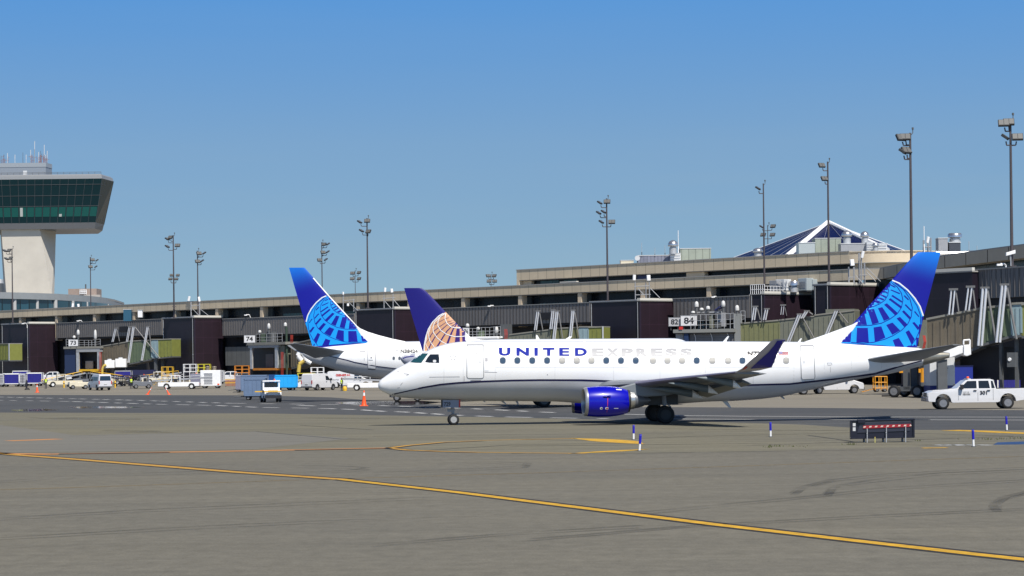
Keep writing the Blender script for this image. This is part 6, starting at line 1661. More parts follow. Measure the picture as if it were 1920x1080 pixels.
PICK = dict(L=6.7, W=2.0, taper=(1.22,.26), wr=.41, wheels=[1.0,5.28], rim=mat('wheel_rim', (.26,.26,.27), .4, .5), bevel=.05,
  prof=[(.05,.52),(-.0,.62),(.0,.9),(.06,1.12),(.35,1.24),(1.62,1.33),(1.9,1.38),(2.5,1.9),(2.75,1.97),(4.1,1.98),(4.36,1.92),(4.5,1.34),(4.52,1.32),(6.62,1.34),(6.68,1.28),(6.7,.62),(6.2,.56)]+arch(5.28,.53,.5)[:]+[(4.6,.44),(1.62,.44)]+arch(1.0,.53,.5)[:],
  windows=[[(2.12,1.38),(2.62,1.86),(3.22,1.87),(3.22,1.38)],[(3.36,1.38),(3.36,1.87),(4.02,1.87),(4.1,1.38)],[(4.2,1.38),(4.18,1.86),(4.3,1.86),(4.42,1.38)]],
  shield=(1.98,1.42,2.56,1.92), rear=[(4.4,1.86,4.5,1.42)], handles=[(3.1,1.24),(4.0,1.24)], seams=[(3.29,.55,1.34),(2.0,.6,1.34),(4.3,.6,1.34)], mirror=(2.2,1.36),
  tail=[(.86,1.1,.2,.34)], head=[(.06,.78,.98,.22,.34,.26)],
  boxes=[('front_bumper', mat('bumper_grey',(.12,.12,.14),.4,.3), (-.02,0,.66), (.22,1.96,.26)), ('rear_bumper', CHROME, (6.74,0,.66), (.2,1.9,.2)), ('grille', BLACKP, (-.01,0,.98), (.06,1.1,.28)), ('fender_badge', BLACKP, (3.0,-1.015,1.08), (.2,.03,.2)), ('fender_badge', BLACKP, (3.94,-1.015,1.1), (.2,.03,.22)), ('tonneau', BLACKP, (5.6,0,1.35), (2.0,1.75,.06))])
VAN = dict(L=5.6, W=2.04, taper=(1.15,.12), wr=.36, wheels=[.95,4.45], bevel=.07,
  prof=[(.02,.42),(0,.8),(.1,1.05),(.95,1.32),(1.25,1.42),(1.95,2.12),(2.3,2.3),(2.8,2.36),(5.3,2.34),(5.52,2.2),(5.6,1.2),(5.6,.45),(5.0,.42)]+arch(4.45,.46,.42)+[(3.9,.36),(1.5,.36)]+arch(.95,.46,.42),
  windows=[[(1.6,1.4),(2.1,1.98),(2.6,2.0),(2.6,1.4)],[(2.75,1.4),(2.75,2.0),(5.0,1.98),(5.05,1.4)]],
  shield=(1.3,1.46,1.98,2.13), rear=[(5.535,2.08,5.59,1.42)], handles=[(2.5,1.2)], seams=[(2.68,.5,2.1),(3.9,.5,2.1)], mirror=(1.65,1.4),
  tail=[(.93,1.15,.14,.5)], head=[(.1,.8,.9,.16,.3,.22)],
  boxes=[('rear_bumper', DGREY, (5.62,0,.5), (.14,1.95,.2)), ('front_bumper', DGREY, (0,0,.5), (.16,1.95,.24)), ('number_plate', mat('plate', (.5,.5,.48), .5), (5.63,0,.9), (.05,.5,.14))])
def spec(base, **k): d = dict(base); d.update(k); return d

# the airport pickup on the road
tk, tkb, TX, thw = vehicle('pickup_truck', 'white crew cab pickup numbered 301 driving left on the service road', 'pickup truck', 1830, 766.5, PI, PICK, 'white pickup trucks')
for s in (1,):
    sign_text(tk, '301', (TX(3.66), thw(1.12)+.008, 1.08), .46, .25, (-1,0,0), (0,0,1), BLACKP, .012, .03)
    sign_text(tk, 'CITY OF', (TX(2.52), thw(1.12)+.008, 1.13), .4, .10, (-1,0,0), (0,0,1), MGREY, .012, .01)
    sign_text(tk, 'NEWARK', (TX(2.55), thw(1.0)+.008, .99), .5, .12, (-1,0,0), (0,0,1), DGREY, .012, .02)
lb = MB().box(TX(2.9), TX(2.7), -.62, .62, 1.98, 2.03).build('light_bar', mat('clear_bar', (.5,.5,.5), .3), tk)
MB().cbox((TX(2.8), .1, 2.09), .16, .2, .12).build('beacon', ORANGE, tk, bevel=.03)
mm_ = MB().tube((TX(4.15),.3,1.98),(TX(4.15),.3,2.05),.12).tube((TX(3.5),.3,1.98),(TX(3.5),.3,2.04),.1); mm_.build('roof_antenna', BLACKP, tk)
# white vans and pickups by the gates
vehicle('passenger_van', 'white passenger van seen from behind, parked left of the road cones', 'van', 187, 731.6, math.radians(117), spec(VAN, mat=VANGREY), 'white vans at the gates')
vehicle('pickup_truck', 'white pickup facing left beside the loader at the far left', 'pickup truck', 99, 717, math.radians(196), spec(PICK, W=2.05), 'white pickup trucks')
vehicle('pickup_truck', 'white pickup with open yellow framed bed beside the ground power unit', 'pickup truck', 432, 718, math.radians(193), PICK, 'white pickup trucks')
vehicle('delivery_van', 'grey white van seen from behind, left of the van marked GENERAL', 'van', 599, 731.8, math.radians(56), spec(VAN, rear=[], windows=VAN['windows'][:1]), 'white vans at the gates')
vg, vb, VX, vhw = vehicle('delivery_van', 'white van with red lettering GENERAL on its side', 'van', 656, 727, math.radians(2), spec(VAN, L=6.6, windows=VAN['windows'][:1], wheels=[.95,5.2], prof=[(.02,.42),(0,.8),(.1,1.05),(.95,1.32),(1.25,1.42),(1.95,2.12),(2.3,2.36),(2.8,2.46),(6.3,2.44),(6.52,2.3),(6.6,1.2),(6.6,.45),(5.9,.42)]+arch(5.2,.46,.42)+[(4.6,.36),(1.5,.36)]+arch(.95,.46,.42), rear=[(6.535,2.1,6.59,1.5)], tail=[(.93,1.2,.14,.5)], boxes=[]), 'white vans at the gates')
sign_text(vg, 'GENERAL', (VX(4.2), -vhw(1.85)-.01, 1.85), 2.2, .34, (1,0,0), (0,0,1), RED, .012, .04)
sign_text(vg, 'ELEVATOR', (VX(5.4), -vhw(1.2)-.01, 1.2), 1.1, .16, (1,0,0), (0,0,1), DGREY, .012, .02)
vehicle('passenger_van', 'white van parked under the tail of the front jet', 'van', 1565, 738, 0., spec(VAN, mat=TRUCKW, rim=mat('wheel_rim', (.26,.26,.27))), 'white vans at the gates')
vehicle('pickup_truck', 'white pickup mostly hidden under the belly of the front jet', 'pickup truck', 1460, 740.5, 0., PICK, 'white pickup trucks')

# belt loaders
def belt_loader(label, px, py, head, ang=.16, cab=True, yellow=False):
    p = gv(px, py); g = thing('belt_loader', label, 'belt loader', (p.x, p.y, p.z), head, 'belt loaders on the apron')
    mb = MB(); mb.xz([(-3.0,.42),(-3.0,1.02),(3.0,1.02),(3.05,.8),(3.05,.45)]+[(x,z) for x,z in arch(1.95,.46,.42)]+[(1.3,.38),(-1.2,.38)]+[(x,z) for x,z in arch(-1.75,.46,.42)], -.95, .95)
    mb.build('chassis', CREAM if yellow else WPAINT, g, bevel=.03)
    mb = MB(); ca, sa = math.cos(ang), math.sin(ang)
    q = lambda x, z: (x*ca-z*sa-.2, x*sa+z*ca+1.32)
    mb.xz([q(-3.7,0), q(3.9,0), q(3.9,.22), q(-3.7,.22)], -.45, .45); mb.build('conveyor', MGREY, g, bevel=.02)
    MB().xz([q(-3.6,.225), q(3.8,.225), q(3.8,.25), q(-3.6,.25)], -.4, .4).build('belt', BLACK, g)
    rl_ = MB()
    for y in (-.5, .5):
        rl_.tube((q(-3.2,.5)[0], y, q(-3.2,.5)[1]), (q(3.4,.5)[0], y, q(3.4,.5)[1]), .035)
        for x in (-3.2,-1.5,.2,1.9,3.4): rl_.tube((q(x,.1)[0], y, q(x,.1)[1]), (q(x,.5)[0], y, q(x,.5)[1]), .03)
    rl_.build('guard_rail', YELLOW if yellow else LGREY, g)
    if cab:
        c = MB()
        for x in (-1.0,.25):
            for y in (-.92,-.1): c.box(x-.05, x+.05, y-.05, y+.05, 1.02, 2.0)
        c.box(-1.1, .35, -.98, -.05, 2.0, 2.08); c.build('cab_frame', CREAM if yellow else WPAINT, g)
        MB().box(-.7,-.2,-.8,-.25,1.02,1.5).build('seat', BLACKP, g)
    MB().box(-3.0,3.0,-.9,.9,.36,.44).build('underbody', BLACKP, g)
    for x in (-1.75, 1.95):
        for s in (-1, 1): wheel(g, x, s*.84, .40, .40, .25, mat('white_hub', (.70,.70,.68), .4))
    for s in (-1,1): MB().cbox((3.06, s*.7, .75), .06, .2, .14).build('lamp', RED, g)
    return g
belt_loader('white belt loader with cab frame beside the two leaning cones', 336, 729.6, 0, .05)
belt_loader('white belt loader with yellow beam right of the worker in a vest', 694, 732.2, 0, -.05, False)
belt_loader('white low loader behind the sky blue container', 567, 731, 0, .02, False)
belt_loader('cream belt loader with yellow rails beside the far left pickup', 118, 725.5, math.radians(20), .2, True, True)
# tugs
def tug(label, px, py, head, m=WPAINT, cab=True, low=False):
    p = gv(px, py); g = thing('baggage_tug', label, 'tug', (p.x, p.y, p.z), head, 'tugs on the apron')
    h = .75 if low else 1.05
    mb = MB(); mb.xz([(-1.5,.35),(-1.5,h),(.2,h),(.3,h+.12),(1.45,h+.05),(1.5,.38)], -.8, .8); mb.build('body', m, g, bevel=.05)
    if cab:
        c = MB()
        for x in (-.95,.28):
            for y in (-.74,.74): c.box(x-.06, x+.06, y-.06, y+.06, h, 1.95)
        c.box(-1.05,.42,-.82,.82,1.95,2.05); c.build('cab_frame', m, g)
        MB().box(.22,.30,-.68,.68,h+.14,1.4).build('front_panel', m, g); MB().box(.30,.33,-.62,.62,1.42,1.88).build('windshield', GLASS, g); MB().lathe((-.3,.4,2.05),'z',[(0,.08),(.12,.07),(.15,.01)],10).build('beacon', ORANGE, g)
        MB().box(-.7,-.3,-.5,.5,h,h+.5).build('seat', BLACKP, g)
    MB().box(1.5,1.62,-.78,.78,.4,.68).build('bumper', BLACKP, g)
    for s in (-1,1):
        MB().cbox((1.52, s*.55, .86), .06, .2, .16).build('headlight', HEADL, g)
        for x in (-.95,.95): wheel(g, x, s*.74, .33, .33, .22)
    return g
t1_ = tug('white tug facing the camera with a yellow bar across its front, towing blue grey carts', 508, 754, math.radians(-76))
MB().box(1.66,1.76,-1.75,.75,.98,1.08).build('tow_bar', YELLOW, t1_); MB().box(1.64,1.78,-1.05,-.9,.92,1.14).build('bar_bracket', BLACKP, t1_)
MB().box(1.5,1.58,-.45,.45,.95,1.2).build('grille', CREAM, t1_)
tug('small white tug beside the passenger van', 147, 729.5, math.radians(200), CREAM, False)
tug('dark grey tug behind the two leaning cones', 266, 728.5, math.radians(195), mat('tug_grey', (.15,.16,.18), .5))
tug('low dark pushback tug under the nose of the front jet', 764, 752.3, math.radians(180), DGREY, False, True)
tg = tug('yellow tug with white posts at the far left', 60, 723.5, math.radians(185), mat('lemon_paint', (.62,.55,.03), .5), False, True)
# carts and containers
def cart(label, px, py, w, h, m, head=0., curtain=None, frame=LGREY, d=1.5, floor=.5):
    p = gv(px, py); g = thing('baggage_cart', label, 'cart', (p.x, p.y, p.z), head, 'baggage carts and containers')
    mb = MB()
    for x in (-w/2, w/2):
        for y in (-d/2, d/2): mb.box(x-.05, x+.05, y-.05, y+.05, floor, h)
    for y in (-d/2, d/2):
        mb.box(-w/2, w/2, y-.05, y+.05, h-.12, h); mb.box(-w/2, w/2, y-.05, y+.05, floor-.08, floor+.05)
    mb.build('frame', frame, g)
    MB().box(-w/2, w/2, -d/2-.04, d/2+.04, h, h+.06).build('roof', frame, g)
    if curtain: MB().box(-w/2+.08, w/2-.08, -d/2-.02, d/2+.02, floor+.06, h-.13).build('curtain', curtain, g)
    else:
        MB().box(-w/2+.055, w/2-.055, -d/2-.02, d/2+.02, floor+.06, h-.13).build('panel', m, g)
        mb = MB()
        for i in range(1, 5): mb.box(-w/2+w*i/5-.02, -w/2+w*i/5+.02, -d/2-.05, -d/2-.022, floor+.06, h-.13)
        mb.build('rib', m, g)
    MB().box(-w/2-.1, w/2+.1, -d/2+.1, d/2-.1, floor-.16, floor-.05).build('deck', BLACKP, g)
    MB().tube((-w/2-.1,0,floor-.1),(-w/2-1.1,0,.3),.04).build('tow_bar', DGREY, g)
    for x in (-w*.32, w*.32):
        for y in (-d/2+.15, d/2-.15): wheel(g, x, y, .24, .24, .16)
    return g
SLAT = mat('grey_slatted_panel', (.34,.34,.37), .5, lines=(60,.28,.06,.4,'xz',.9))
cart('grey slatted cart at the left frame edge', -3, 725.5, 2.0, 2.1, SLAT)
cart('white framed cart with dark blue curtain at the far left', 22.5, 725, 2.7, 2.15, None, 0, ROYAL, WPAINT)
cart('small grey slatted cart between the two blue curtained carts', 44, 725, .9, 2.1, SLAT)
cart('second blue curtained cart, behind the yellow tug', 66, 723.8, 2.6, 2.2, None, 0, ROYAL, WPAINT)
cart('blue curtained baggage cart behind the pickup 301 at the right edge', 1898, 741, 2.9, 2.35, None, 0, ROYAL, WPAINT)
cart('sky blue closed container cart', 537, 732, 3.0, 2.1, SKYBLUE, 0, None, SKYBLUE)
cart('dark blue end of a container behind the sky blue cart', 511, 729, 1.4, 2.0, mat('deep_blue_panel', (.01,.06,.2), .5), 0, None, mat('deep_blue_panel', (.01,.06,.2), .5))
cart('blue grey closed cart towed by the white tug', 479.5, 750, 2.15, 2.15, BLUEGREY, 0, None, BLUEGREY, 1.6)
cart('blue grey cart with striped top behind the towed cart', 478, 739, 3.2, 2.3, BLUEGREY, 0, None, BLUEGREY, 1.6)
cart('lilac cart behind the towed carts', 455, 736, 1.6, 2.2, mat('lilac_panel', (.20,.20,.27), .5), 0, None, mat('lilac_panel', (.20,.20,.27), .5))
# ground power unit
p = gv(396, 728); g = thing('ground_power_unit', 'white ground power unit with barred grille panels', 'power unit', (p.x, p.y, p.z), 0)
MB().box(-1.5,1.5,-.9,.9,.35,2.7).build('casing', WPAINT, g, bevel=.06)
mb = MB()
for x in (-.62,.0): mb.box(x-.28, x+.30, -.96, -.905, .75, 2.3)
mb.build('grille', MGREY, g)
mb = MB()
for i in range(4): mb.box(-.95,.35,-1.0,-.965,.75+.5*i,.80+.5*i)
mb.build('grille_bar', WPAINT, g)
MB().lathe((-.5,0,2.7),'z',[(0,.3),(.45,.3),(.5,.36),(.62,.3),(.64,.02)],14).build('exhaust_cap', mat('brown_cap', (.16,.13,.10), .5), g, smooth=40)
MB().lathe((.5,0,2.7),'z',[(0,.3),(.4,.3),(.46,.36),(.58,.3),(.6,.02)],14).build('exhaust_cap', mat('brown_cap', (.16,.13,.10), .5), g, smooth=40)
MB().box(-3.0,-1.52,-.8,.8,.5,2.2).build('engine_box', mat('lilac_panel', (.20,.20,.27)), g, bevel=.04); MB().cbox((1.2,-.92,.6),.3,.05,.2).build('lamp', ORANGE, g)
for x in (-.9,1.0):
    for s in (-1,1): wheel(g, x, s*.75, .36, .36, .22)
# stairs and platforms
def platform(label, px0, px1, yt, yb, yg, m, cat='platform', name='work_platform', solid=None):
    d = dgnd((px0+px1)/2, yg); a = at(px0, yb, d); b = at(px1, yt, d); w = b.x-a.x
    zr = rise(d); g = thing(name, label, cat, ((a.x+b.x)/2, d, zr), 0, 'work platforms and stairs')
    z0, z1 = a.z-zr, b.z-zr
    mb = MB()
    for x in (-w/2, 0, w/2):
        for y in (0, 1.4): mb.tube((x,y,.2),(x,y,z1),.05)
    for z in (z0, (z0+z1)/2, z1):
        for y in (0,1.4): mb.tube((-w/2,y,z),(w/2,y,z),.045)
        for x in (-w/2,w/2): mb.tube((x,0,z),(x,1.4,z),.045)
    mb.build('railing', m, g)
    MB().box(-w/2,w/2,0,1.4,z0-.12,z0-.01).build('deck', solid or MGREY, g)
    mb = MB()
    for i in range(5): mb.box(-w/2-.1-.25*i-.25, -w/2-.1-.25*i, .2, 1.2, z0*(1-(i+1)/6)-.05, z0*(1-(i+1)/6))
    mb.build('step', m, g)
    for x in (-w/2+.2,w/2-.2):
        for y in (.1,1.3): wheel(g, x, y, .2, .2, .12)
    return g
platform('white boarding stairs behind the belt loader and cones', 344, 367, 683, 697, 724, WPAINT)
platform('yellow railed work platform behind the ground power unit', 370, 393, 683, 696, 723, mat('lemon_paint', (.62,.55,.03)))
platform('yellow step frame behind the dark grey tug', 303, 323, 688, 705, 724, YELLOW)
platform('white step frame under the parked light blue tail', 583, 606, 689, 705, 725, WPAINT)
platform('yellow railing behind the sky blue cart', 558, 590, 700, 714, 728, mat('lemon_paint', (.62,.55,.03)))
platform('orange rail rack behind the white pickup', 440, 466, 686, 699, 722, ORPAINT)
platform('orange scissor lift under the tail of the front jet', 1641, 1663, 706, 728, 735, mat('amber_paint', (.65,.28,.01), .5))
platform('dark metal frame at the right edge behind the blue curtained cart', 1892, 1935, 648, 690, 738, GALV)
# barricade
p = gv(434, 725); g = thing('barricade', 'red and yellow slatted barricade in front of the white pickup', 'barricade', (p.x, p.y, p.z), 0)
mb = MB()
for i in range(9): mb.box(-.9+i*.2, -.8+i*.2, -.04,.04,.1,1.1)
mb.build('slats', mat('rust_paint', (.35,.09,.03), .6), g); mb = MB(); mb.box(-1,1,-.06,.06,1.1,1.2); mb.box(-1,1,-.06,.06,.55,.65); mb.build('rail', YELLOW, g)
for x in (-.9,.9): MB().box(x-.05,x+.05,-.3,.3,0,.1).build('foot', DGREY, g)
# dark dollies
for i, (px, py, lb) in enumerate(((222,724.5,'dark container dolly nearest the passenger van'),(238,724,'dark container dolly in the middle of three'),(252,723.5,'dark container dolly nearest the grey tug'))):
    p = gv(px, py); g = thing('container_dolly', lb, 'dolly', (p.x, p.y, p.z), 0, 'dark dollies left of the grey tug')
    mb = MB()
    for x in (-.6,-.2,.2,.6):
        for y in (-.7,.7): mb.box(x-.04,x+.04,y-.04,y+.04,.3,1.75)
    for z in (.35,.8,1.25,1.72): mb.box(-.65,.65,-.74,.74,z-.05,z+.05)
    mb.build('frame', mat('navy_black', (.012,.012,.022), .6), g)
    random.seed(i+11)
    for k in range(6): MB().cbox((random.uniform(-.55,.55), -.76, random.choice((.45,.9,1.35,1.6))), .09,.03,.09).build('reflector', LGREY, g)
    for x in (-.45,.45):
        for y in (-.6,.6): wheel(g, x, y, .16, .16, .1)
p = gv(258, 718); g = thing('equipment_shelter', 'long dark blue covered rack behind the dark dollies', 'shelter', (p.x, p.y, p.z), 0)
MB().box(-2.6,3.0,0,1.6,1.0,2.3).build('cover', mat('dark_blue_cover', (.012,.014,.06), .6), g)
mb = MB()
for x in (-2.4,0,2.8): mb.box(x-.05,x+.05,.05,1.5,0,1.0)
mb.build('frame', DGREY, g)
p = gv(51, 731); g = thing('weighted_stand', 'black weighted stand in front of the yellow tug', 'stand', (p.x, p.y, p.z), 0)
MB().lathe((0,0,0),'z',[(0,.42),(.1,.40),(.3,.22),(.34,.02)],12).build('base', BLACK, g, smooth=40); MB().lathe((-.1,0,.3),'z',[(0,.14),(.6,.2),(1.05,.16),(1.25,.05)],10).build('cover', mat('navy_black', (.012,.012,.022)), g, smooth=40)
# preconditioned air units and hoses
dq = f73.world(0,0,0).y-4
a = at(197, 690, dq); g = thing('air_unit', 'white twin air conditioning unit with yellow duct under the gate 73 bridge', 'air unit', (a.x, a.y, 0), 0)
w = 40*dq/F; zb_, zt_ = a.z, at(197, 675.5, dq).z
MB().box(0,w*.46,-.5,1.,zb_,zt_).build('casing', WPAINT, g, bevel=.05); MB().box(w*.5,w,-.5,1.,zb_+.1,zt_+.25).build('casing', WPAINT, g, bevel=.05)
for x, zz in ((w*.2,zt_),(w*.72,zt_+.25)): MB().lathe((x,.2,zz),'z',[(0,.42),(.22,.42),(.25,.3),(.26,.02)],12).build('fan_cap', LGREY, g, smooth=40)
mb = MB()
for x in (.2,w-.2): mb.box(x-.08,x+.08,.1,.3,rise(dq),zb_)
mb.build('leg', DGREY, g)
MB().path([(.3,-.6,zb_+.6),(-.15,-.7,zb_+.4),(-.4,-.7,zb_-.2),(-.42,-.7,zb_-1.2)],.22,10).build('duct', mat('duct_yellow', (.55,.40,.08), .7), g, smooth=50)
dq = f74.world(0,0,0).y-4
a = at(563, 700, dq); g = thing('air_hose', 'white and yellow air hose hanging left of the parked light blue tail', 'air hose', (a.x, a.y, 0), 0)
zz = lambda py: at(563, py, dq).z
xx = lambda px: (px-563)*dq/F
MB().path([(xx(566),0,zz(676)),(xx(559),0,zz(667)),(xx(563),0,zz(660)),(xx(570),0,zz(664)),(xx(575),0,zz(676)),(xx(584),0,zz(681))],.42,10).build('white_hose', WPAINT, g, smooth=50)
MB().path([(xx(570),-.3,zz(677)),(xx(562),-.3,zz(683)),(xx(560),-.3,zz(698))],.34,10).build('duct', mat('duct_yellow', (.55,.40,.08)), g, smooth=50)
# worker in a vest: one continuous skinned figure
def person(label, px, py, head, h=1.8):
    p = gv(px, py); g = thing('person', label, 'person', (p.x, p.y, p.z), head)
    V = [(0,0,.98),(0,0,1.2),(0,0,1.42),(0,0,1.53),(0,.02,1.68),
         (.1,0,.93),(.12,.03,.5),(.12,0,.07),(.13,.14,.04),(-.1,0,.93),(-.13,-.04,.5),(-.13,-.08,.07),(-.13,.06,.04),
         (.2,0,1.42),(.27,.0,1.16),(.25,.14,.95),(.24,.18,.87),(-.2,0,1.42),(-.27,0,1.16),(-.26,.12,.94),(-.25,.16,.86)]
    E = [(0,1),(1,2),(2,3),(3,4),(0,5),(5,6),(6,7),(7,8),(0,9),(9,10),(10,11),(11,12),(2,13),(13,14),(14,15),(15,16),(2,17),(17,18),(18,19),(19,20)]
    Rr = [.15,.15,.16,.06,.10,.095,.065,.05,.04,.095,.065,.05,.04,.075,.05,.04,.035,.075,.05,.04,.035]
    me = bpy.data.meshes.new('body'); me.from_pydata([tuple(c*h/1.8 for c in v) for v in V], E, []); o = bpy.data.objects.new('body', me); COL.objects.link(o); o.parent = g
    md = o.modifiers.new('skin', 'SKIN')
    for i, r in enumerate(Rr): me.skin_vertices[0].data[i].radius = (r, r*.8 if i in (0,1,2) else r)
    me.skin_vertices[0].data[0].use_root = True
    o.modifiers.new('sub', 'SUBSURF').levels = 1; o.modifiers['sub'].render_levels = 2
    me.materials.append(CLOTH)
    MB().lathe((0,0,0),'z',[(1.0,.19),(1.2,.185),(1.36,.21),(1.47,.15)],16).build('vest', HIVIS, o, smooth=50)
    MB().lathe((0,0,0),'z',[(1.09,.197),(1.14,.195)],16).build('reflective_band', LGREY, o, smooth=50)
    MB().lathe((0,.02,1.62),'z',[(-.07,.05),(-.02,.088),(.06,.098),(.12,.075)],14).build('face', SKIN, o, smooth=60)
    MB().lathe((0,.02,1.62),'z',[(.07,.108),(.12,.105),(.17,.07),(.19,.01)],14).build('cap', mat('cap_red', (.25,.03,.03), .7), o, smooth=60)
    return g
person('standing ramp worker in a yellow vest and dark trousers in front of the white van', 641, 733, math.radians(120))
q = gv(646.5, 733); g = thing('equipment_bag', 'yellow bag on the ground beside the ramp worker', 'bag', (q.x, q.y, q.z), 0)
MB().lathe((0,0,0),'z',[(0,.26),(.25,.3),(.5,.26),(.62,.12)],12).build('bag', YELLOW, g, smooth=50); MB().path([(-.12,0,.6),(0,0,.75),(.12,0,.6)],.02).build('strap', BLACKP, g)
# containers and equipment under the right hand bridge
dq = 203
def pbox(name, label, cat, x0, x1, y0, y1, d, dep, parts):
    a = at(x0, y1, d); b = at(x1, y0, d); w = b.x-a.x
    g = thing(name, label, cat, ((a.x+b.x)/2, d, 0), 0)
    z1 = b.z
    for nm, m, f0, f1 in parts: MB().box(-w/2, w/2, 0 if nm != 'base' else -.01, dep, z1*f0+(.002 if f0 else 0), z1*f1).build(nm, m, g)
    return g, w, z1
g, w, z1 = pbox('equipment_container', 'white container with blue base behind the front jet tail cone', 'container', 1744, 1790, 668, 735, 201, 3, [('base', mat('royal_base', (.01,.02,.16), .5), 0, .3), ('body', LGREY, .3, 1)])
sign_text(g, 'GROUND', (.1, 0, z1*.72), .8, .16, (1,0,0), (0,0,1), DGREY, .02, .02); sign_text(g, 'POWER', (.1, 0, z1*.66), .6, .14, (1,0,0), (0,0,1), DGREY, .02, .02)
MB().box(-w/2-.05,w/2+.05,-.05,3.05,z1,z1+.1).build('roof', WPAINT, g)
g, w, z1 = pbox('equipment_container', 'plain dark blue container right of the white one', 'container', 1790.5, 1824, 687, 735, 202, 3, [('body', mat('container_blue', (.008,.02,.22), .5), 0, 1)])
MB().box(-w/2-.04,w/2+.04,-.04,3.04,z1,z1+.08).build('roof', NAVY, g)
a = at(1752, 671, 199); b = at(1820, 640, 199); g = thing('lift_boom', 'white boom with a basket end behind the front jet tail', 'boom lift', (a.x, 199, 0), 0)
P_ = lambda px, py: (at(px, py, 199).x-a.x, at(px, py, 199).z)
MB().xz([P_(1752,668), P_(1784,651), P_(1806,648), P_(1806,662), P_(1784,670), P_(1758,676)], 0, 1.0).build('boom', WPAINT, g, bevel=.05)
MB().xz([P_(1806.3,647), P_(1819.5,646), P_(1820.5,665), P_(1812,668), P_(1806.3,666)], -.15, 1.3).build('basket', WPAINT, g, bevel=.05)
mb = MB(); q = [P_(1807,646), P_(1807,638), P_(1819,637), P_(1819,646)]
for u, v in zip(q, q[1:]): mb.tube((u[0],.1,u[1]),(v[0],.1,v[1]),.07)
mb.build('guard', WPAINT, g)
MB().box(P_(1758,0)[0]-.3, P_(1758,0)[0]+.5, .2, .9, 0, P_(1758,674)[1]).build('column', DGREY, g)
a = gnd(1731, 741); g = thing('orange_jack', 'orange hydraulic post beside the dark bridge wheels', 'jack', (a.x, a.y, 0), 0)
MB().tube((0,0,0),(0,0,1.2),.3).build('base', DGREY, g, smooth=40); MB().tube((0,0,1.2),(0,0,2.6),.28,.2).build('sleeve', mat('amber_paint', (.65,.28,.01)), g, smooth=40)
MB().box(-2.2,-.2,-.15,.15,2.1,2.45).build('arm', mat('amber_paint', (.65,.28,.01)), g)

# ------------------------------------------------------------------ cones, markers and the sign back in the foreground
def cone(label, px, py, top_px, top_py):
    p = gv(px, py); d = p.y; t = at(top_px, top_py, d); h = t.z; dx = t.x-p.x
    g = thing('traffic_cone', label, 'cone', (p.x, p.y, p.z), 0, 'orange traffic cones')
    s = h/1.15; L_ = lambda f: dx*f
    MB().box(-.30*s,.30*s,-.30*s,.30*s,0,.06*s).build('base', ORANGE, g, bevel=.02)
    rings = []
    def ring(f, r): return [(L_(f)+r*s*math.cos(a), r*s*math.sin(a), h*f) for a in [2*PI*i/14 for i in range(14)]]
    MB().loft([ring(.05,.21), ring(.1,.18), ring(.66,.085)]).build('cone', ORANGE, g, smooth=50)
    MB().loft([ring(.662,.084), ring(.86,.06)]).build('reflective_band', WPAINT, g, smooth=50)
    MB().loft([ring(.862,.058), ring(.98,.045), ring(1.,.02)]).build('tip', ORANGE, g, smooth=50)
cone('tall orange cone standing in front of the nose of the jet', 682.5, 761.5, 682.5, 732)
cone('leaning orange cone, left of the pair in front of the belt loader', 276.5, 740, 284.5, 726.5)
cone('leaning orange cone, right of the pair in front of the belt loader', 317.5, 740, 310, 726.5)
cone('orange cone at the far left in front of the yellow tug', 70, 736, 69.3, 721)
BLUEM = mat('marker_blue', (.012,.008,.40), .4)
def marker(label, px, py, tx, ty):
    p = gv(px, py); t = at(tx, ty, p.y); h = t.z; dx = t.x-p.x
    g = thing('edge_marker', label, 'edge marker', (p.x, p.y, p.z), 0, 'blue and white taxiway edge markers')
    a = lambda f: (dx*f, 0, h*f)
    MB().lathe((0,0,0),'z',[(0,.09),(.03,.09),(.035,.03)],12).build('base', DGREY, g)
    MB().tube(a(.03),a(.44),.042,.042,10).build('white_tube', WPAINT, g, smooth=40); MB().tube(a(.441),a(1.),.05,.05,10).build('blue_tube', BLUEM, g, smooth=40)
    MB().tube(a(.92),a(.97),.053,.053,10).build('band', mat('marker_band', (.10,.10,.55), .4), g)
marker('edge marker left and behind, near the yellow chevron', 1188, 824.8, 1188, 796.8)
marker('slightly tilted edge marker standing on the yellow chevron', 1199, 846, 1201, 814)
marker('edge marker alone behind the winglet, right of the main wheels', 1445, 819.5, 1444.5, 791.5)
marker('edge marker right of the sign, beside the blue painted panel', 1825.5, 838, 1824, 805.5)
marker('edge marker at the far right below the pickup', 1888, 807.5, 1886.5, 780.5)
p = gnd(1655, 829.5); d = p.y
g = thing('airfield_sign', 'dark back of a low airfield sign with a red and white striped bar', 'sign', (p.x, d, 0), math.radians(-.3))
Pz = lambda px, py: (at(px, py, d).x-p.x, at(px, py, d).z)
c = [Pz(1594.6,823.4), Pz(1714.6,820.8), Pz(1714.8,785), Pz(1594.4,788.3)]
SB = mat('sign_dark', (.012,.012,.022), .35, var=.15, vscale=3); SB2 = mat('sign_dark_panel', (.028,.030,.045), .3, var=.12, vscale=2)
MB().xz(c, 0, .22).build('housing', SB, g, bevel=.015)
ins = [Pz(1607,812), Pz(1706,808), Pz(1708,789), Pz(1613,791.5)]
MB().xz(ins, -.03, -.002).build('raised_panel', SB2, g, bevel=.01)
MB().xz([Pz(1595,822.9),Pz(1714.4,820.3),Pz(1714.4,818.6),Pz(1595,821.2)], -.06,-.004).build('rim', SB, g); MB().xz([Pz(1594.6,790.0),Pz(1714.6,786.8),Pz(1714.6,785),Pz(1594.6,788.2)], -.06,-.004).build('rim', SB, g)
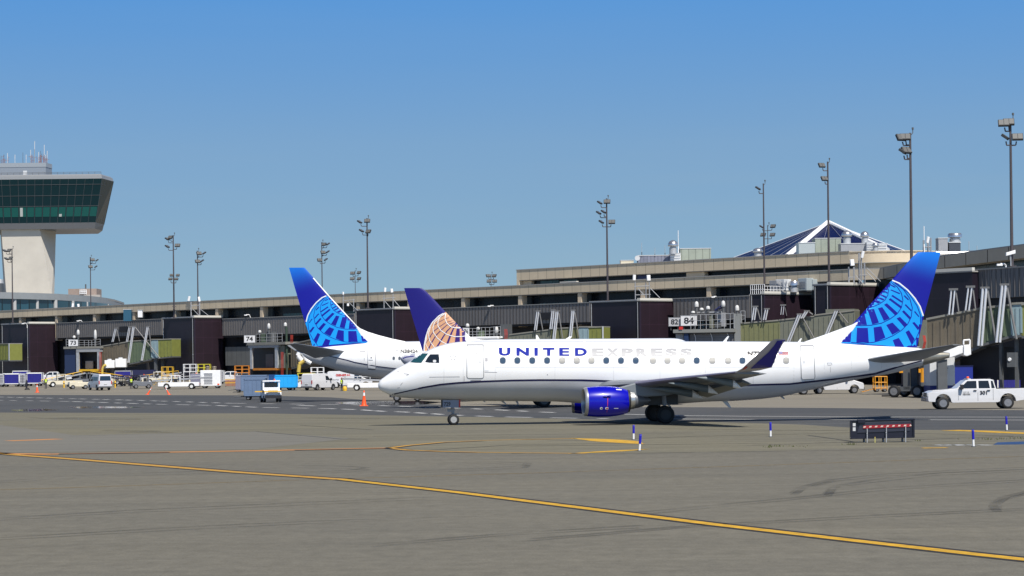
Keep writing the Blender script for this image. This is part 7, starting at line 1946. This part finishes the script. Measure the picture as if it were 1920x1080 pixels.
MB().xz([Pz(1594.6,823),Pz(1597.2,823),Pz(1597.2,788.4),Pz(1594.6,788.4)], -.06,-.004).build('rim', SB, g); MB().xz([Pz(1711.8,820.4),Pz(1714.6,820.4),Pz(1714.6,785.2),Pz(1711.8,785.2)], -.06,-.004).build('rim', SB, g)
MB().xz([Pz(1608,793),Pz(1622,793),Pz(1622,786.2),Pz(1608,786.2)], -.1,.15).build('junction_box', SB, g, bevel=.01)
for y0, y1 in ((793.3,799.3),(801.3,808.2)):
    MB().xz([Pz(1599,y1),Pz(1604.2,y1),Pz(1604.2,y0),Pz(1599,y0)], -.012,-.003).build('sticker', LGREY, g)
sb = [Pz(1618,803.6), Pz(1707.5,800.2), Pz(1707.5,794.6), Pz(1618,798.0)]
MB().xz(sb, -.06,-.032).build('striped_bar', mat('dull_red', (.30,.012,.02), .5), g)
mb = MB()
for i in range(9):
    f = lambda t, s: (sb[0][0]+(sb[1][0]-sb[0][0])*t, sb[0][1]+(sb[1][1]-sb[0][1])*t+(sb[3][1]-sb[0][1])*s)
    t0 = i*.121-.002; q = [f(max(t0,0),.3), f(t0+.048,.3), f(min(t0+.065,1),.78), f(max(t0+.017,0),.78)]
    if t0 < .98: mb.xz([(x, z) for x, z in q if x is not None], -.066,-.061)
mb.build('stripe', mat('stripe_cream', (.62,.50,.42), .5), g)
for px, yt, yb in ((1625.3,803.6,829.3),(1661.2,801,829),(1697.3,799.5,828.6)):
    a, b = Pz(px, yt), Pz(px, yb)
    MB().tube((a[0],-.09,a[1]),(b[0],-.09,0),.022,.022,8).tube((b[0],-.09,a[1]*.62),(b[0],-.09,a[1]*.66),.034).build('strut', GALV, g, smooth=40)
    a = Pz(px-5.4, 821.5); MB().tube((a[0],.1,a[1]+.02),(a[0],.1,0),.03).build('leg', DGREY, g); a = Pz(px-3, 822); MB().tube((a[0],.16,a[1]+.02),(a[0],.16,0),.018).build('leg', GALV, g)
a = Pz(1639.3, 819); g2 = thing('survey_stake', 'short yellow stake standing before the dark sign', 'stake', (p.x+a[0], d-.18, 0), 0)
MB().box(-.017,.017,-.01,.01,0,a[1]*.95).build('stake', mat('stake_yellow', (.45,.42,.12), .6), g2); MB().box(-.02,.02,-.012,.012,a[1]*.95+.002,a[1]).build('stake_tip', YELLOW, g2)
p_ = gnd(1584, 741.5); g = thing('wheel_chock', 'dark flat chock lying on the apron under the jet tail', 'chock', (gnd(1663,744).x, gnd(1663,744).y, 0), 0)
MB().box(-.45,.45,-.2,.2,.03,.16).build('block', BLACK, g, bevel=.03); MB().path([(.45,0,.1),(.7,-.1,.03)],.02).build('rope', YELLOW, g)

# more of the crowded row of equipment along the terminal
random.seed(21)
tug('small dark tug parked between the far left pickup and the passenger van', 156, 722, math.radians(170), mat('tug_grey', (.15,.16,.18)), True)
tug('cream tug half hidden behind the ground power unit', 372, 725, math.radians(10), CREAM, True)
tug('white tug with cab right of the sky blue cart', 579, 726, math.radians(190), WPAINT, True)
tug('grey tug with cab under the parked light blue tail', 622, 724, math.radians(15), mat('tug_grey', (.15,.16,.18)), True)
belt_loader('yellow railed belt loader behind the passenger van', 205, 721, math.radians(170), .14, False, True)
belt_loader('yellow railed belt loader behind the leaning cones', 300, 720, math.radians(8), .12, True, True)
cart('dark blue curtained cart behind the dark dollies', 232, 719, 2.8, 2.2, None, 0, ROYAL, MGREY)
cart('dark blue curtained cart left of the black weighted stand', 40, 719.5, 2.8, 2.3, None, 0, ROYAL, LGREY)
cart('grey slatted cart behind the ground power unit', 407, 720, 2.4, 2.2, SLAT)
vehicle('pickup_truck', 'white pickup half hidden by the belt loader with yellow rails', 'pickup truck', 300, 717, math.radians(170), spec(PICK, W=2.05), 'white pickup trucks')
for px, py, lb in ((120,727,'yellow bollard beside the cream belt loader'),(139,727.5,'yellow bollard left of the passenger van'),(216,727,'yellow bollard right of the passenger van'),(364,727,'yellow bollard left of the ground power unit')):
    p = gv(px, py); g = thing('bollard', lb, 'bollard', (p.x, p.y, p.z), 0, 'yellow bollards along the terminal')
    MB().lathe((0,0,0),'z',[(0,.12),(1.0,.12),(1.08,.08),(1.1,.01)],12).build('post', YELLOW, g, smooth=40); MB().lathe((0,0,0),'z',[(.6,.126),(.75,.126)],12,False).build('band', BLACKP, g)
person('ramp worker in a yellow vest standing by the dark dollies', 246, 729, math.radians(200))
person('ramp worker in a yellow vest near the white pickup at the far left', 86, 729, math.radians(40))
